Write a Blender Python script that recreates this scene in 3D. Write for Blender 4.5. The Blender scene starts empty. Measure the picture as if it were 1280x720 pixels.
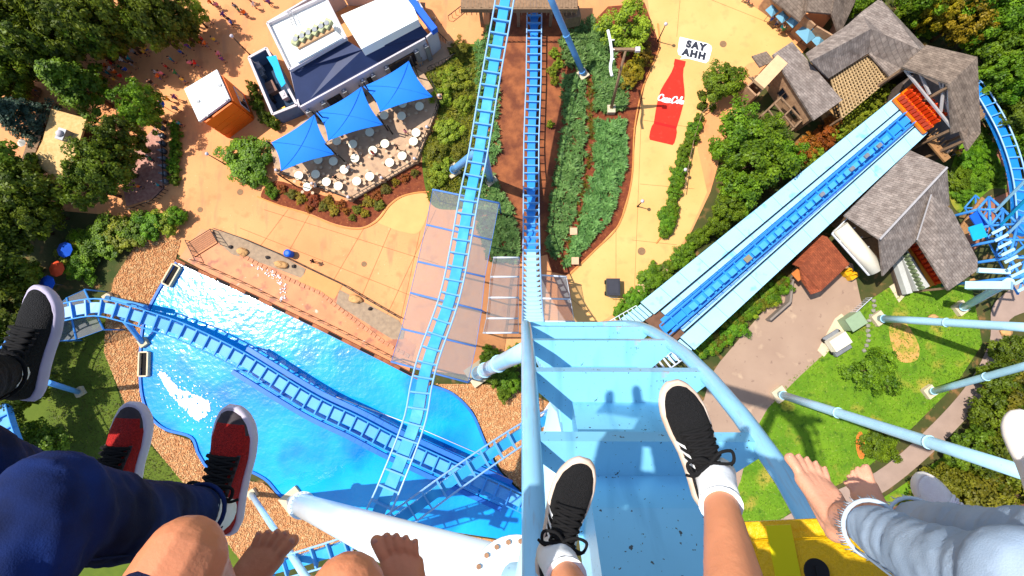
import bpy, bmesh, math, random
import numpy as np
from mathutils import Vector, Matrix, noise

random.seed(7)
RNG = np.random.default_rng(11)
SC = bpy.context.scene
COL = SC.collection

# ------------------------------------------------------------------ camera
H = 64.0            # eye height above the plaza (metres)
F = 640.0           # focal length in photo pixels (1280 wide -> 90 degrees)
NAD = (651.0, 415.0)  # where "straight down" falls in the photo
_n = Vector((NAD[0]-640, -(NAD[1]-360), -F)).normalized()      # world down in camera axes
_wz = -_n
_wy = (Vector((0, 1, 0)) - _n*_n.y).normalized()
_wx = _wy.cross(_wz)
R_WC = Matrix((_wx, _wy, _wz))       # camera axes -> world axes
CAM = Vector((0, 0, H))
cam_data = bpy.data.cameras.new('camera')
cam_data.sensor_width = 36.0
cam_data.lens = 36.0*F/1280.0
cam_data.clip_start = 0.02
cam_data.clip_end = 3000
cam = bpy.data.objects.new('camera', cam_data)
COL.objects.link(cam)
cam.matrix_world = Matrix.Translation(CAM) @ R_WC.to_4x4()
SC.camera = cam

# ------------------------------------------------------------------ light
SUN_TO = Vector((-0.475, 0.135, 0.87)).normalized()     # towards the sun
el = math.asin(SUN_TO.z)
az = math.atan2(SUN_TO.x, SUN_TO.y)
world = bpy.data.worlds.new('World')
SC.world = world
world.use_nodes = True
wn = world.node_tree
wn.nodes.clear()
sky = wn.nodes.new('ShaderNodeTexSky')
sky.sky_type = 'NISHITA'
sky.sun_disc = False
sky.sun_elevation = el
sky.sun_rotation = az
bg = wn.nodes.new('ShaderNodeBackground')
bg.inputs['Strength'].default_value = 0.15
wo = wn.nodes.new('ShaderNodeOutputWorld')
wn.links.new(sky.outputs[0], bg.inputs[0])
wn.links.new(bg.outputs[0], wo.inputs[0])
sd = bpy.data.lights.new('sun', 'SUN')
sd.energy = 4.8
sd.angle = math.radians(0.53)
sd.color = (1.0, 0.955, 0.88)
sun = bpy.data.objects.new('sun', sd)
COL.objects.link(sun)
sun.rotation_euler = (-SUN_TO).to_track_quat('-Z', 'Y').to_euler()
sun.location = (-60, 10, 130)
SC.render.engine = 'CYCLES'
SC.view_settings.view_transform = 'Standard'
SC.view_settings.look = 'None'
SC.view_settings.exposure = 0.40
SC.view_settings.gamma = 1.0
SC.render.resolution_x = 1024
SC.render.resolution_y = 576

# ------------------------------------------------------------------ pixel helpers
def ray(u, v):
    return R_WC @ Vector(((u-640)/F, (360-v)/F, -1.0))
def P(u, v, z=0.0):
    """photo pixel -> world point on the horizontal plane at height z"""
    d = ray(u, v)
    t = (z-H)/d.z
    return CAM + d*t
def Q(u, v, d):
    """photo pixel at depth d along the camera axis"""
    return CAM + ray(u, v)*d
def PL(pts, z=0.0):
    return [P(u, v, z) for u, v in pts]

# ------------------------------------------------------------------ materials
def lin(c):
    c = c/255.0
    return c/12.92 if c <= 0.04045 else ((c+0.055)/1.055)**2.4
def alb(rgb, k=1.3):
    return tuple(min(0.86, lin(c)/k) for c in rgb)
MATS = {}
def M(name, rgb, var=0.12, vs=1.5, rough=0.7, bump=0.0, bs=12.0, metal=0.0, spec=0.3, k=1.3, rgb2=None, coord='Object', orand=0.0, detail=5.0, sharp=(0.3, 0.7), coat=0.0):
    if name in MATS:
        return MATS[name]
    m = bpy.data.materials.new(name)
    m.use_nodes = True
    nt = m.node_tree
    b = nt.nodes['Principled BSDF']
    a = alb(rgb, k)
    if rgb2 is None:
        c1 = tuple(x*(1-var) for x in a); c2 = tuple(min(.9, x*(1+var)) for x in a)
    else:
        c1 = a; c2 = alb(rgb2, k)
    tc = nt.nodes.new('ShaderNodeTexCoord')
    no = nt.nodes.new('ShaderNodeTexNoise')
    no.inputs['Scale'].default_value = vs
    no.inputs['Detail'].default_value = detail
    nt.links.new(tc.outputs[coord], no.inputs['Vector'])
    rp = nt.nodes.new('ShaderNodeValToRGB')
    rp.color_ramp.elements[0].position = sharp[0]
    rp.color_ramp.elements[1].position = sharp[1]
    rp.color_ramp.elements[0].color = c1+(1,)
    rp.color_ramp.elements[1].color = c2+(1,)
    nt.links.new(no.outputs['Fac'], rp.inputs[0])
    out = rp.outputs[0]
    if orand > 0:
        oi = nt.nodes.new('ShaderNodeObjectInfo')
        hs = nt.nodes.new('ShaderNodeHueSaturation')
        mr = nt.nodes.new('ShaderNodeMapRange')
        mr.inputs['To Min'].default_value = 1-orand; mr.inputs['To Max'].default_value = 1+orand
        nt.links.new(oi.outputs['Random'], mr.inputs['Value'])
        nt.links.new(mr.outputs[0], hs.inputs['Value'])
        nt.links.new(out, hs.inputs['Color'])
        out = hs.outputs[0]
    nt.links.new(out, b.inputs['Base Color'])
    b.inputs['Roughness'].default_value = rough
    b.inputs['Metallic'].default_value = metal
    b.inputs['Specular IOR Level'].default_value = spec
    if coat:
        b.inputs['Coat Weight'].default_value = coat
        b.inputs['Coat Roughness'].default_value = 0.15
    if bump > 0:
        n2 = nt.nodes.new('ShaderNodeTexNoise')
        n2.inputs['Scale'].default_value = bs
        n2.inputs['Detail'].default_value = 6
        nt.links.new(tc.outputs[coord], n2.inputs['Vector'])
        bp = nt.nodes.new('ShaderNodeBump')
        bp.inputs['Strength'].default_value = bump
        bp.inputs['Distance'].default_value = 0.05
        nt.links.new(n2.outputs['Fac'], bp.inputs['Height'])
        nt.links.new(bp.outputs[0], b.inputs['Normal'])
    MATS[name] = m
    return m

def add_layer(m, rgb, scale, lo, hi, k=1.3, detail=6.0, coord='Object', stretch=None, rough=None):
    """blend a second noise-masked colour (stains, wear) over a material's base colour"""
    nt = m.node_tree
    b = nt.nodes['Principled BSDF']
    src = b.inputs['Base Color'].links[0].from_socket
    tc = nt.nodes.new('ShaderNodeTexCoord')
    vec = tc.outputs[coord]
    if stretch:
        mp = nt.nodes.new('ShaderNodeMapping')
        mp.inputs['Scale'].default_value = stretch
        nt.links.new(vec, mp.inputs[0]); vec = mp.outputs[0]
    no = nt.nodes.new('ShaderNodeTexNoise')
    no.inputs['Scale'].default_value = scale
    no.inputs['Detail'].default_value = detail
    nt.links.new(vec, no.inputs['Vector'])
    mr = nt.nodes.new('ShaderNodeMapRange')
    mr.inputs['From Min'].default_value = lo; mr.inputs['From Max'].default_value = hi
    nt.links.new(no.outputs['Fac'], mr.inputs['Value'])
    mx = nt.nodes.new('ShaderNodeMix'); mx.data_type = 'RGBA'
    nt.links.new(mr.outputs[0], mx.inputs[0])
    nt.links.new(src, mx.inputs[6])
    mx.inputs[7].default_value = alb(rgb, k)+(1,)
    nt.links.new(mx.outputs[2], b.inputs['Base Color'])
    return m

def leaf_mat(name, dark, light, orand=0.2):
    if name in MATS:
        return MATS[name]
    m = bpy.data.materials.new(name); m.use_nodes = True
    nt = m.node_tree; nt.nodes.clear()
    o = nt.nodes.new('ShaderNodeOutputMaterial')
    at = nt.nodes.new('ShaderNodeAttribute'); at.attribute_name = 'tint'
    mx = nt.nodes.new('ShaderNodeMix'); mx.data_type = 'RGBA'
    mx.inputs[6].default_value = tuple(lin(c)/1.3 for c in dark)+(1,)
    mx.inputs[7].default_value = tuple(lin(c)/1.3 for c in light)+(1,)
    nt.links.new(at.outputs['Fac'], mx.inputs[0])
    oi = nt.nodes.new('ShaderNodeObjectInfo')
    hs = nt.nodes.new('ShaderNodeHueSaturation')
    mr = nt.nodes.new('ShaderNodeMapRange')
    mr.inputs['To Min'].default_value = 1-orand; mr.inputs['To Max'].default_value = 1+orand
    nt.links.new(oi.outputs['Random'], mr.inputs['Value'])
    nt.links.new(mr.outputs[0], hs.inputs['Value'])
    mr2 = nt.nodes.new('ShaderNodeMapRange')
    mr2.inputs['To Min'].default_value = .47; mr2.inputs['To Max'].default_value = .51
    nt.links.new(oi.outputs['Random'], mr2.inputs['Value'])
    nt.links.new(mr2.outputs[0], hs.inputs['Hue'])
    nt.links.new(mx.outputs[2], hs.inputs['Color'])
    pb = nt.nodes.new('ShaderNodeBsdfPrincipled')
    pb.inputs['Roughness'].default_value = .5
    pb.inputs['Specular IOR Level'].default_value = .25
    nt.links.new(hs.outputs[0], pb.inputs['Base Color'])
    tr = nt.nodes.new('ShaderNodeBsdfTranslucent')
    nt.links.new(hs.outputs[0], tr.inputs['Color'])
    ms = nt.nodes.new('ShaderNodeMixShader'); ms.inputs[0].default_value = .3
    nt.links.new(pb.outputs[0], ms.inputs[1]); nt.links.new(tr.outputs[0], ms.inputs[2])
    nt.links.new(ms.outputs[0], o.inputs['Surface'])
    MATS[name] = m
    return m

# ------------------------------------------------------------------ mesh builder
class MB:
    def __init__(self):
        self.v = []; self.f = []; self.mi = []; self.sm = []
    def add(self, verts, faces, mi=0, smooth=False):
        o = len(self.v)
        self.v.extend([Vector(p) for p in verts])
        for f in faces:
            self.f.append([i+o for i in f]); self.mi.append(mi); self.sm.append(smooth)
        return self
    def box(self, c, s, rot=None, mi=0):
        c = Vector(c); hx, hy, hz = s[0]/2, s[1]/2, s[2]/2
        vs = [Vector((x, y, z)) for x in (-hx, hx) for y in (-hy, hy) for z in (-hz, hz)]
        if rot is not None:
            vs = [rot @ p for p in vs]
        return self.add([c+p for p in vs], [(0,1,3,2),(4,6,7,5),(0,4,5,1),(2,3,7,6),(0,2,6,4),(1,5,7,3)], mi)
    def beam(self, p0, p1, w, h, up=(0,0,1), mi=0):
        p0 = Vector(p0); p1 = Vector(p1); t = (p1-p0)
        L = t.length; t = t.normalized(); up = Vector(up)
        if abs(t.dot(up.normalized())) > .98: up = Vector((0,1,0))
        s = t.cross(up).normalized(); u = s.cross(t)
        rot = Matrix((s, t, u)).transposed()
        return self.box((p0+p1)/2, (w, L, h), rot, mi)
    def tube(self, pts, r, n=8, cap=True, mi=0, smooth=True):
        pts = [Vector(p) for p in pts]; N = len(pts)
        rs = r if isinstance(r, (list, tuple)) else [r]*N
        o = len(self.v); prev = None
        for i, p in enumerate(pts):
            t = (pts[min(i+1, N-1)]-pts[max(i-1, 0)])
            t = t.normalized() if t.length > 1e-9 else Vector((0,0,1))
            if prev is None:
                a = Vector((0,0,1)) if abs(t.z) < .9 else Vector((1,0,0))
                s = t.cross(a).normalized()
            else:
                s = (prev - t*prev.dot(t)).normalized()
            prev = s; b = t.cross(s)
            for k in range(n):
                an = 2*math.pi*k/n
                self.v.append(p+(s*math.cos(an)+b*math.sin(an))*rs[i])
        for i in range(N-1):
            for k in range(n):
                a = o+i*n+k; b2 = o+i*n+(k+1) % n
                self.f.append([a, b2, b2+n, a+n]); self.mi.append(mi); self.sm.append(smooth)
        if cap:
            self.f.append([o+k for k in range(n)][::-1]); self.mi.append(mi); self.sm.append(False)
            self.f.append([o+(N-1)*n+k for k in range(n)]); self.mi.append(mi); self.sm.append(False)
        return self
    def cyl(self, p0, p1, r0, r1=None, n=12, mi=0):
        return self.tube([p0, p1], [r0, r0 if r1 is None else r1], n, True, mi)
    def capsule(self, p0, r0, p1, r1, n=12, m=4, mi=0):
        p0 = Vector(p0); p1 = Vector(p1); t = (p1-p0).normalized() if (p1-p0).length > 1e-6 else Vector((0,0,1))
        pts = []; rs = []
        for i in range(m, 0, -1):
            a = math.pi/2*i/m*.97
            pts.append(p0-t*r0*math.sin(a)); rs.append(r0*math.cos(a))
        pts.append(p0); rs.append(r0); pts.append(p1); rs.append(r1)
        for i in range(1, m+1):
            a = math.pi/2*i/m*.97
            pts.append(p1+t*r1*math.sin(a)); rs.append(r1*math.cos(a))
        return self.tube(pts, rs, n, True, mi)
    def ball(self, c, r, n=10, m=6, mi=0, rot=None):
        c = Vector(c); r = r if isinstance(r, (list, tuple)) else (r, r, r)
        vs = []; fs = []
        for i in range(m+1):
            th = math.pi*i/m
            th = min(max(th, .02), math.pi-.02)
            for k in range(n):
                ph = 2*math.pi*k/n
                p = Vector((r[0]*math.sin(th)*math.cos(ph), r[1]*math.sin(th)*math.sin(ph), r[2]*math.cos(th)))
                vs.append(c+(rot @ p if rot is not None else p))
        for i in range(m):
            for k in range(n):
                a = i*n+k; b = i*n+(k+1) % n
                fs.append((a, a+n, b+n, b))
        fs.append(tuple(range(n))); fs.append(tuple(range(m*n, m*n+n))[::-1])
        return self.add(vs, fs, mi, True)
    def prism(self, poly, z0, z1, mi=0, mis=None):
        n = len(poly)
        vs = [Vector((p[0], p[1], z0)) for p in poly]+[Vector((p[0], p[1], z1)) for p in poly]
        ar = sum(poly[i][0]*poly[(i+1) % n][1]-poly[(i+1) % n][0]*poly[i][1] for i in range(n))
        top = list(range(n, 2*n)); bot = list(range(n))[::-1]
        sides = [[i, (i+1) % n, (i+1) % n+n, i+n] for i in range(n)]
        if ar < 0:
            top = top[::-1]; bot = bot[::-1]; sides = [s[::-1] for s in sides]
        self.add(vs, [top, bot], mi)
        o = len(self.v)-2*n
        for s in sides:
            self.f.append([i+o for i in s]); self.mi.append(mi if mis is None else mis); self.sm.append(False)
        return self
    def slab(self, pts, th, mi=0, mis=None):
        """face of 3D points thickened downwards"""
        pts = [Vector(p) for p in pts]; n = len(pts)
        lo = [p-Vector((0, 0, th)) for p in pts]
        nz = sum(pts[i].x*pts[(i+1) % n].y-pts[(i+1) % n].x*pts[i].y for i in range(n))
        fs = [list(range(n)), list(range(n, 2*n))[::-1]]+[[i+n, (i+1) % n+n, (i+1) % n, i] for i in range(n)]
        if nz < 0: fs = [f[::-1] for f in fs]
        return self.add(pts+lo, fs, mi)
    def ngon(self, pts, mi=0):
        pts = [Vector(p) for p in pts]; n = len(pts)
        nz = sum(pts[i].x*pts[(i+1) % n].y-pts[(i+1) % n].x*pts[i].y for i in range(n))
        f = list(range(n))
        return self.add(pts, [f if nz >= 0 else f[::-1]], mi)
    def mesh(self, name, mats, origin=(0,0,0)):
        me = bpy.data.meshes.new(name)
        o = Vector(origin)
        me.from_pydata([tuple(p-o) for p in self.v], [], self.f)
        mats = mats if isinstance(mats, (list, tuple)) else [mats]
        for m in mats: me.materials.append(m)
        me.polygons.foreach_set('material_index', self.mi)
        me.polygons.foreach_set('use_smooth', self.sm)
        me.update()
        return me
    def build(self, name, mats, parent=None, loc=None):
        """mesh given in world coordinates; origin at the parent's or at loc"""
        if parent is not None:
            o = world_loc(parent); l = Vector((0, 0, 0))
        else:
            o = Vector(loc) if loc is not None else Vector((0, 0, 0)); l = o
        ob = bpy.data.objects.new(name, self.mesh(name, mats, o))
        COL.objects.link(ob)
        ob.location = l
        if parent is not None: ob.parent = parent
        return ob
def world_loc(o):
    p = Vector(o.location)
    while o.parent is not None:
        o = o.parent; p = p+Vector(o.location)
    return p
def tag(o, label=None, cat=None, group=None, kind=None):
    if label: o['label'] = label
    if cat: o['category'] = cat
    if group: o['group'] = group
    if kind: o['kind'] = kind
    return o
def thing(name, label, cat, loc=(0,0,0), group=None):
    o = bpy.data.objects.new(name, None); COL.objects.link(o)
    o.location = loc; o.empty_display_size = .2
    return tag(o, label, cat, group)
def link(name, me, parent=None, mw=None):
    ob = bpy.data.objects.new(name, me); COL.objects.link(ob)
    if parent is not None: ob.parent = parent
    if mw is not None: ob.matrix_local = mw
    return ob
def copy_tree(o, parent=None):
    c = o.copy(); COL.objects.link(c)
    if parent is not None: c.parent = parent
    for ch in o.children: copy_tree(ch, c)
    return c
def crom(pts, closed=False, step=None, sub=8):
    """Catmull-Rom through points (Vectors or tuples)"""
    p = [Vector(q) for q in pts]; n = len(p); out = []
    rng = range(n) if closed else range(n-1)
    for i in rng:
        if closed:
            a, b, c, d = p[(i-1) % n], p[i], p[(i+1) % n], p[(i+2) % n]
        else:
            a, b, c, d = p[max(i-1, 0)], p[i], p[i+1], p[min(i+2, n-1)]
        for k in range(sub):
            t = k/sub
            out.append(.5*((2*b)+(c-a)*t+(2*a-5*b+4*c-d)*t*t+(3*b-a-3*c+d)*t**3))
    if not closed: out.append(p[-1].copy())
    return out
def resample(pts, step):
    out = [pts[0].copy()]; acc = 0.0; tot = []
    d = [0.0]
    for i in range(1, len(pts)): d.append(d[-1]+(pts[i]-pts[i-1]).length)
    n = max(2, int(round(d[-1]/step))); j = 0; out = []
    for k in range(n+1):
        s = d[-1]*k/n
        while j < len(d)-2 and d[j+1] < s: j += 1
        w = (s-d[j])/max(1e-9, d[j+1]-d[j])
        out.append(pts[j].lerp(pts[j+1], w))
    return out
def smoothpx(pts, sub=5):
    return [(p.x, p.y) for p in crom([Vector((a, b, 0)) for a, b in pts], True, sub=sub)]
def sheet(name, px, z, mat, kind='structure', smooth=False, **kw):
    """flat sheet of ground from photo pixels"""
    if smooth: px = smoothpx(px)
    mb = MB(); mb.ngon(PL(px, z))
    ob = mb.build(name, mat, loc=P(px[0][0], px[0][1], z))
    return tag(ob, kind=kind, **kw)
def inpoly(x, y, poly):
    c = np.zeros(len(x), bool); n = len(poly)
    for i in range(n):
        x1, y1 = poly[i][0], poly[i][1]; x2, y2 = poly[(i+1) % n][0], poly[(i+1) % n][1]
        if y1 == y2: continue
        m = ((y1 > y) != (y2 > y)) & (x < (x2-x1)*(y-y1)/(y2-y1)+x1)
        c ^= m
    return c
def sample_poly(poly, n):
    poly = [(p[0], p[1]) for p in poly]
    xs = [p[0] for p in poly]; ys = [p[1] for p in poly]
    X = np.zeros(0); Y = np.zeros(0)
    while len(X) < n:
        x = RNG.uniform(min(xs), max(xs), n*2); y = RNG.uniform(min(ys), max(ys), n*2)
        k = inpoly(x, y, poly); X = np.r_[X, x[k]]; Y = np.r_[Y, y[k]]
    return X[:n], Y[:n]
def quads_mesh(name, V, tint, mat):
    """V: (N,4,3) array of quads; tint (N,)"""
    N = len(V); me = bpy.data.meshes.new(name)
    me.vertices.add(N*4); me.vertices.foreach_set('co', V.reshape(-1).astype(np.float32))
    me.loops.add(N*4); me.loops.foreach_set('vertex_index', np.arange(N*4, dtype=np.int32))
    me.polygons.add(N)
    me.polygons.foreach_set('loop_start', np.arange(0, N*4, 4, dtype=np.int32))
    me.update(calc_edges=True)
    a = me.attributes.new('tint', 'FLOAT', 'FACE')
    a.data.foreach_set('value', tint.astype(np.float32))
    me.materials.append(mat)
    return me
def leaves(C, Nrm, size, aspect=.55, seed=0):
    """rhombic leaves: centres C (N,3), normals, size (N,)"""
    N = len(C); r = np.random.default_rng(seed)
    Nrm = Nrm/np.maximum(1e-6, np.linalg.norm(Nrm, axis=1))[:, None]
    a = r.normal(size=(N, 3)); t = np.cross(Nrm, a); t /= np.maximum(1e-6, np.linalg.norm(t, axis=1))[:, None]
    b = np.cross(Nrm, t)
    s = np.asarray(size)[:, None]*np.ones((N, 1))
    V = np.stack([C-t*s*.5, C-b*s*aspect*.5+Nrm*s*.08, C+t*s*.5, C+b*s*aspect*.5+Nrm*s*.08], axis=1)
    return V

# ================================================================== GROUND
m_earth = M('forest_floor', (92, 84, 44), rgb2=(60, 74, 26), vs=.35, rough=.9, bump=.6, bs=3, sharp=(.35, .62))
add_layer(m_earth, (150, 110, 66), .8, .56, .7)
m_plaza = M('plaza_concrete', (236, 154, 98), rgb2=(246, 174, 112), vs=.12, rough=.8, bump=.15, bs=6)
add_layer(m_plaza, (206, 132, 84), .5, .56, .8)
add_layer(m_plaza, (252, 206, 150), 2.5, .66, .8)
add_layer(m_plaza, (226, 148, 96), 6, .6, .75)
add_layer(m_plaza, (188, 126, 90), 5, .68, .74, detail=3)
add_layer(m_plaza, (214, 144, 100), .9, .55, .75, stretch=(1, .25, 1))
m_walk = M('walkway_concrete', (238, 180, 106), rgb2=(247, 194, 120), vs=.2, rough=.8, bump=.12, bs=6)
add_layer(m_walk, (222, 168, 104), .7, .56, .78)
add_layer(m_walk, (196, 146, 100), 5, .68, .74, detail=3)
m_kerb = M('kerb_concrete', (226, 150, 80), var=.1, vs=2, rough=.8)
m_mulch = M('red_mulch', (148, 78, 44), rgb2=(112, 52, 34), vs=1.6, rough=.95, bump=.9, bs=9)
add_layer(m_mulch, (196, 124, 76), 3.5, .6, .75)
m_earthbank = M('orange_earth', (176, 104, 62), rgb2=(128, 72, 46), vs=.9, rough=.95, bump=.8, bs=7)
add_layer(m_earthbank, (120, 66, 44), .4, .5, .62)
m_grass = M('lawn_grass', (122, 160, 26), rgb2=(92, 136, 20), vs=.35, rough=.9, bump=.7, bs=12)
add_layer(m_grass, (176, 160, 60), .28, .56, .68)
add_layer(m_grass, (70, 108, 18), 1.1, .56, .7)
add_layer(m_grass, (160, 176, 70), 3.5, .6, .72)
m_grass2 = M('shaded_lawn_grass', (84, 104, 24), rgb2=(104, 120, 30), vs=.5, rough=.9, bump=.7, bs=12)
m_asph = M('tan_asphalt', (186, 156, 132), rgb2=(172, 142, 120), vs=.25, rough=.85, bump=.2, bs=10)
add_layer(m_asph, (206, 176, 146), .5, .6, .72)
add_layer(m_asph, (150, 122, 104), 1.4, .64, .74)
m_path = M('grey_path', (176, 150, 134), var=.1, vs=.6, rough=.9, bump=.2, bs=10)

g = MB(); g.ngon([(-700, -700, -.06), (700, -700, -.06), (700, 700, -.06), (-700, 700, -.06)])
tag(g.build('ground', m_earth), kind='structure')

sheet('plaza', [(-160, -150), (1075, -150), (1040, 20), (1000, 70), (935, 110), (905, 180), (888, 240), (850, 320), (770, 402), (700, 440), (640, 452), (600, 470), (520, 462), (470, 440), (240, 330), (205, 305), (150, 270), (60, 262), (-40, 300), (-160, 320)], 0.0, m_plaza)
sheet('walkway', [(800, -80), (812, 20), (822, 62), (803, 108), (792, 160), (788, 225), (772, 280), (744, 310), (712, 342), (716, 405), (752, 402), (800, 372), (836, 330), (862, 290), (884, 240), (872, 186), (884, 130), (935, 80), (1002, 62), (960, 20), (900, -20), (860, -80)], .02, m_walk)

# expansion joints of the plaza concrete: thin recessed-looking strips
m_joint = M('joint_filler', (150, 100, 62), var=.1, rough=.95)
def joint(a, b, w=.05, z=.012, name='plaza_joint', par=None):
    A, B = P(*a, z), P(*b, z)
    d = (B-A).normalized(); s = Vector((-d.y, d.x, 0))*w/2
    mb = MB(); mb.ngon([A-s, B-s, B+s, A+s])
    tag(mb.build(name, m_joint, loc=A), kind='structure')
for a, b in [((400, 245), (352, 330)), ((455, 285), (410, 362)), ((500, 258), (446, 385)), ((545, 262), (480, 402)), ((360, 262), (322, 312)), ((330, 262), (548, 330)), ((300, 285), (520, 372)), ((536, 240), (490, 448))]:
    joint(a, b)
for a, b in [((805, 60), (793, 365)), ((770, 250), (770, 390)), ((803, 150), (870, 160)), ((800, 230), (868, 236)), ((790, 300), (846, 306)), ((850, 0), (846, 46)), ((890, 0), (990, 40)), ((712, 372), (745, 398))]:
    joint(a, b, .04, .03, 'walkway_joint')

m_iron = M('iron_cover', (150, 116, 82), var=.15, vs=4, rough=.8)
for u, v, r_ in [(904, 55, .45), (802, 314, .5), (455, 330, .35), (300, 240, .4), (250, 262, .35)]:
    p = P(u, v, .03); q = MB(); q.cyl((p.x, p.y, .0), (p.x, p.y, .034), r_, n=20)
    tag(q.build('manhole_cover', m_iron, loc=(p.x, p.y, 0)), 'round iron cover let into the %s' % {904: 'paving near the speech bubble', 802: 'walkway near the green cart', 455: 'plaza above the tan boulder', 300: 'plaza below the round shrub', 250: 'plaza above the stair'}[u], 'cover')
# central bed with the drop track, planting areas
sheet('earth_bed', [(612, 12), (722, 12), (716, 120), (706, 230), (684, 318), (640, 330), (606, 325), (612, 150)], .03, m_earthbank)
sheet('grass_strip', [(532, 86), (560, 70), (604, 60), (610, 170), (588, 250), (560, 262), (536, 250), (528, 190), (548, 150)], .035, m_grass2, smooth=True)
sheet('juniper_soil', [(700, 70), (760, 8), (806, 4), (826, 60), (806, 106), (795, 160), (790, 226), (774, 280), (744, 312), (708, 344), (690, 340), (682, 310), (700, 230), (712, 130)], .045, m_mulch)
sheet('mulch_bed', [(326, 246), (345, 226), (400, 243), (440, 250), (520, 204), (537, 216), (536, 240), (520, 240), (500, 245), (485, 256), (470, 274), (450, 284), (420, 280), (385, 266), (350, 256)], .03, m_mulch, smooth=True)
def kerb(name, px, z0=0.0, h=.12, w=.16, mat=None, closed=False, sm=True):
    pts = PL(px, z0)
    if sm: pts = crom(pts, closed, sub=5)
    mb = MB()
    for i in range(len(pts)-1 if not closed else len(pts)):
        a, b = pts[i], pts[(i+1) % len(pts)]
        if (b-a).length < 1e-4: continue
        e = (b-a).normalized()*.02
        mb.beam(a-e+Vector((0, 0, h/2)), b+e+Vector((0, 0, h/2)), w, h+.002*(i % 2), mi=0)
    return tag(mb.build(name, mat or m_kerb, loc=pts[0]), kind='structure')
kerb('bed_kerb', [(322, 246), (350, 257), (385, 268), (420, 282), (450, 286), (472, 276), (487, 257), (502, 246), (520, 241), (536, 240)])
kerb('walkway_kerb', [(822, 30), (823, 62), (804, 108), (793, 160), (789, 226), (773, 281), (744, 312), (712, 343)], h=.15)
kerb('path_kerb', [(882, 150), (858, 200), (846, 250), (836, 282), (820, 304)], h=.15)
# darker ring path piece beside mulch
sheet('amber_path', [(470, 274), (487, 256), (502, 247), (520, 242), (534, 244), (536, 262), (524, 290), (505, 290), (486, 284)], .022, M('amber_concrete', (244, 180, 110), var=.06, vs=.6, rough=.8), smooth=True)

# lawn, asphalt and path on the right
sheet('lawn', [(1068, 388), (1110, 360), (1180, 352), (1215, 360), (1228, 430), (1195, 480), (1130, 545), (1075, 592), (1000, 630), (930, 690), (890, 700), (900, 610), (940, 530), (985, 470), (1045, 430)], .0, m_grass, smooth=False)
sheet('service_yard', [(880, 500), (888, 470), (900, 452), (985, 352), (1040, 318), (1066, 330), (1078, 384), (1046, 428), (1000, 470), (960, 510), (938, 548), (926, 600), (905, 650), (860, 700), (800, 690), (810, 560)], .02, m_asph)
sheet('garden_path', [(1290, 340), (1262, 362), (1240, 385), (1236, 430), (1205, 486), (1150, 545), (1095, 590), (1035, 618), (960, 660), (900, 720), (990, 720), (1050, 645), (1110, 612), (1172, 560), (1226, 500), (1256, 440), (1262, 400), (1300, 380)], .025, m_path, smooth=True)
sheet('lawn', [(1120, 612), (1180, 570), (1232, 510), (1262, 440), (1300, 400), (1320, 520), (1280, 640), (1120, 720), (1000, 725), (1060, 650)], .0, m_grass)
sheet('station_lawn', [(1186, 240), (1196, 190), (1226, 160), (1252, 190), (1262, 232), (1240, 236), (1222, 250), (1200, 266)], .02, m_grass, smooth=True)
sheet('red_path', [(1226, 150), (1240, 170), (1258, 205), (1266, 240), (1250, 258), (1232, 300), (1200, 330), (1180, 300), (1225, 255), (1260, 240), (1250, 200), (1228, 168)], .04, M('red_clay_path', (176, 116, 88), var=.15, vs=1, rough=.9, bump=.3))
sheet('sand_patch', [(1112, 408), (1130, 402), (1148, 430), (1146, 450), (1126, 452), (1116, 436)], .012, M('bare_sand', (226, 168, 96), rgb2=(170, 160, 60), vs=.9, rough=.95, bump=.5, sharp=(.45, .6)), smooth=True)
# lawn left
sheet('lawn', [(60, 420), (100, 398), (136, 398), (136, 452), (152, 505), (196, 566), (262, 625), (335, 695), (350, 760), (-120, 760), (-120, 500)], .0, m_grass2)

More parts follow.
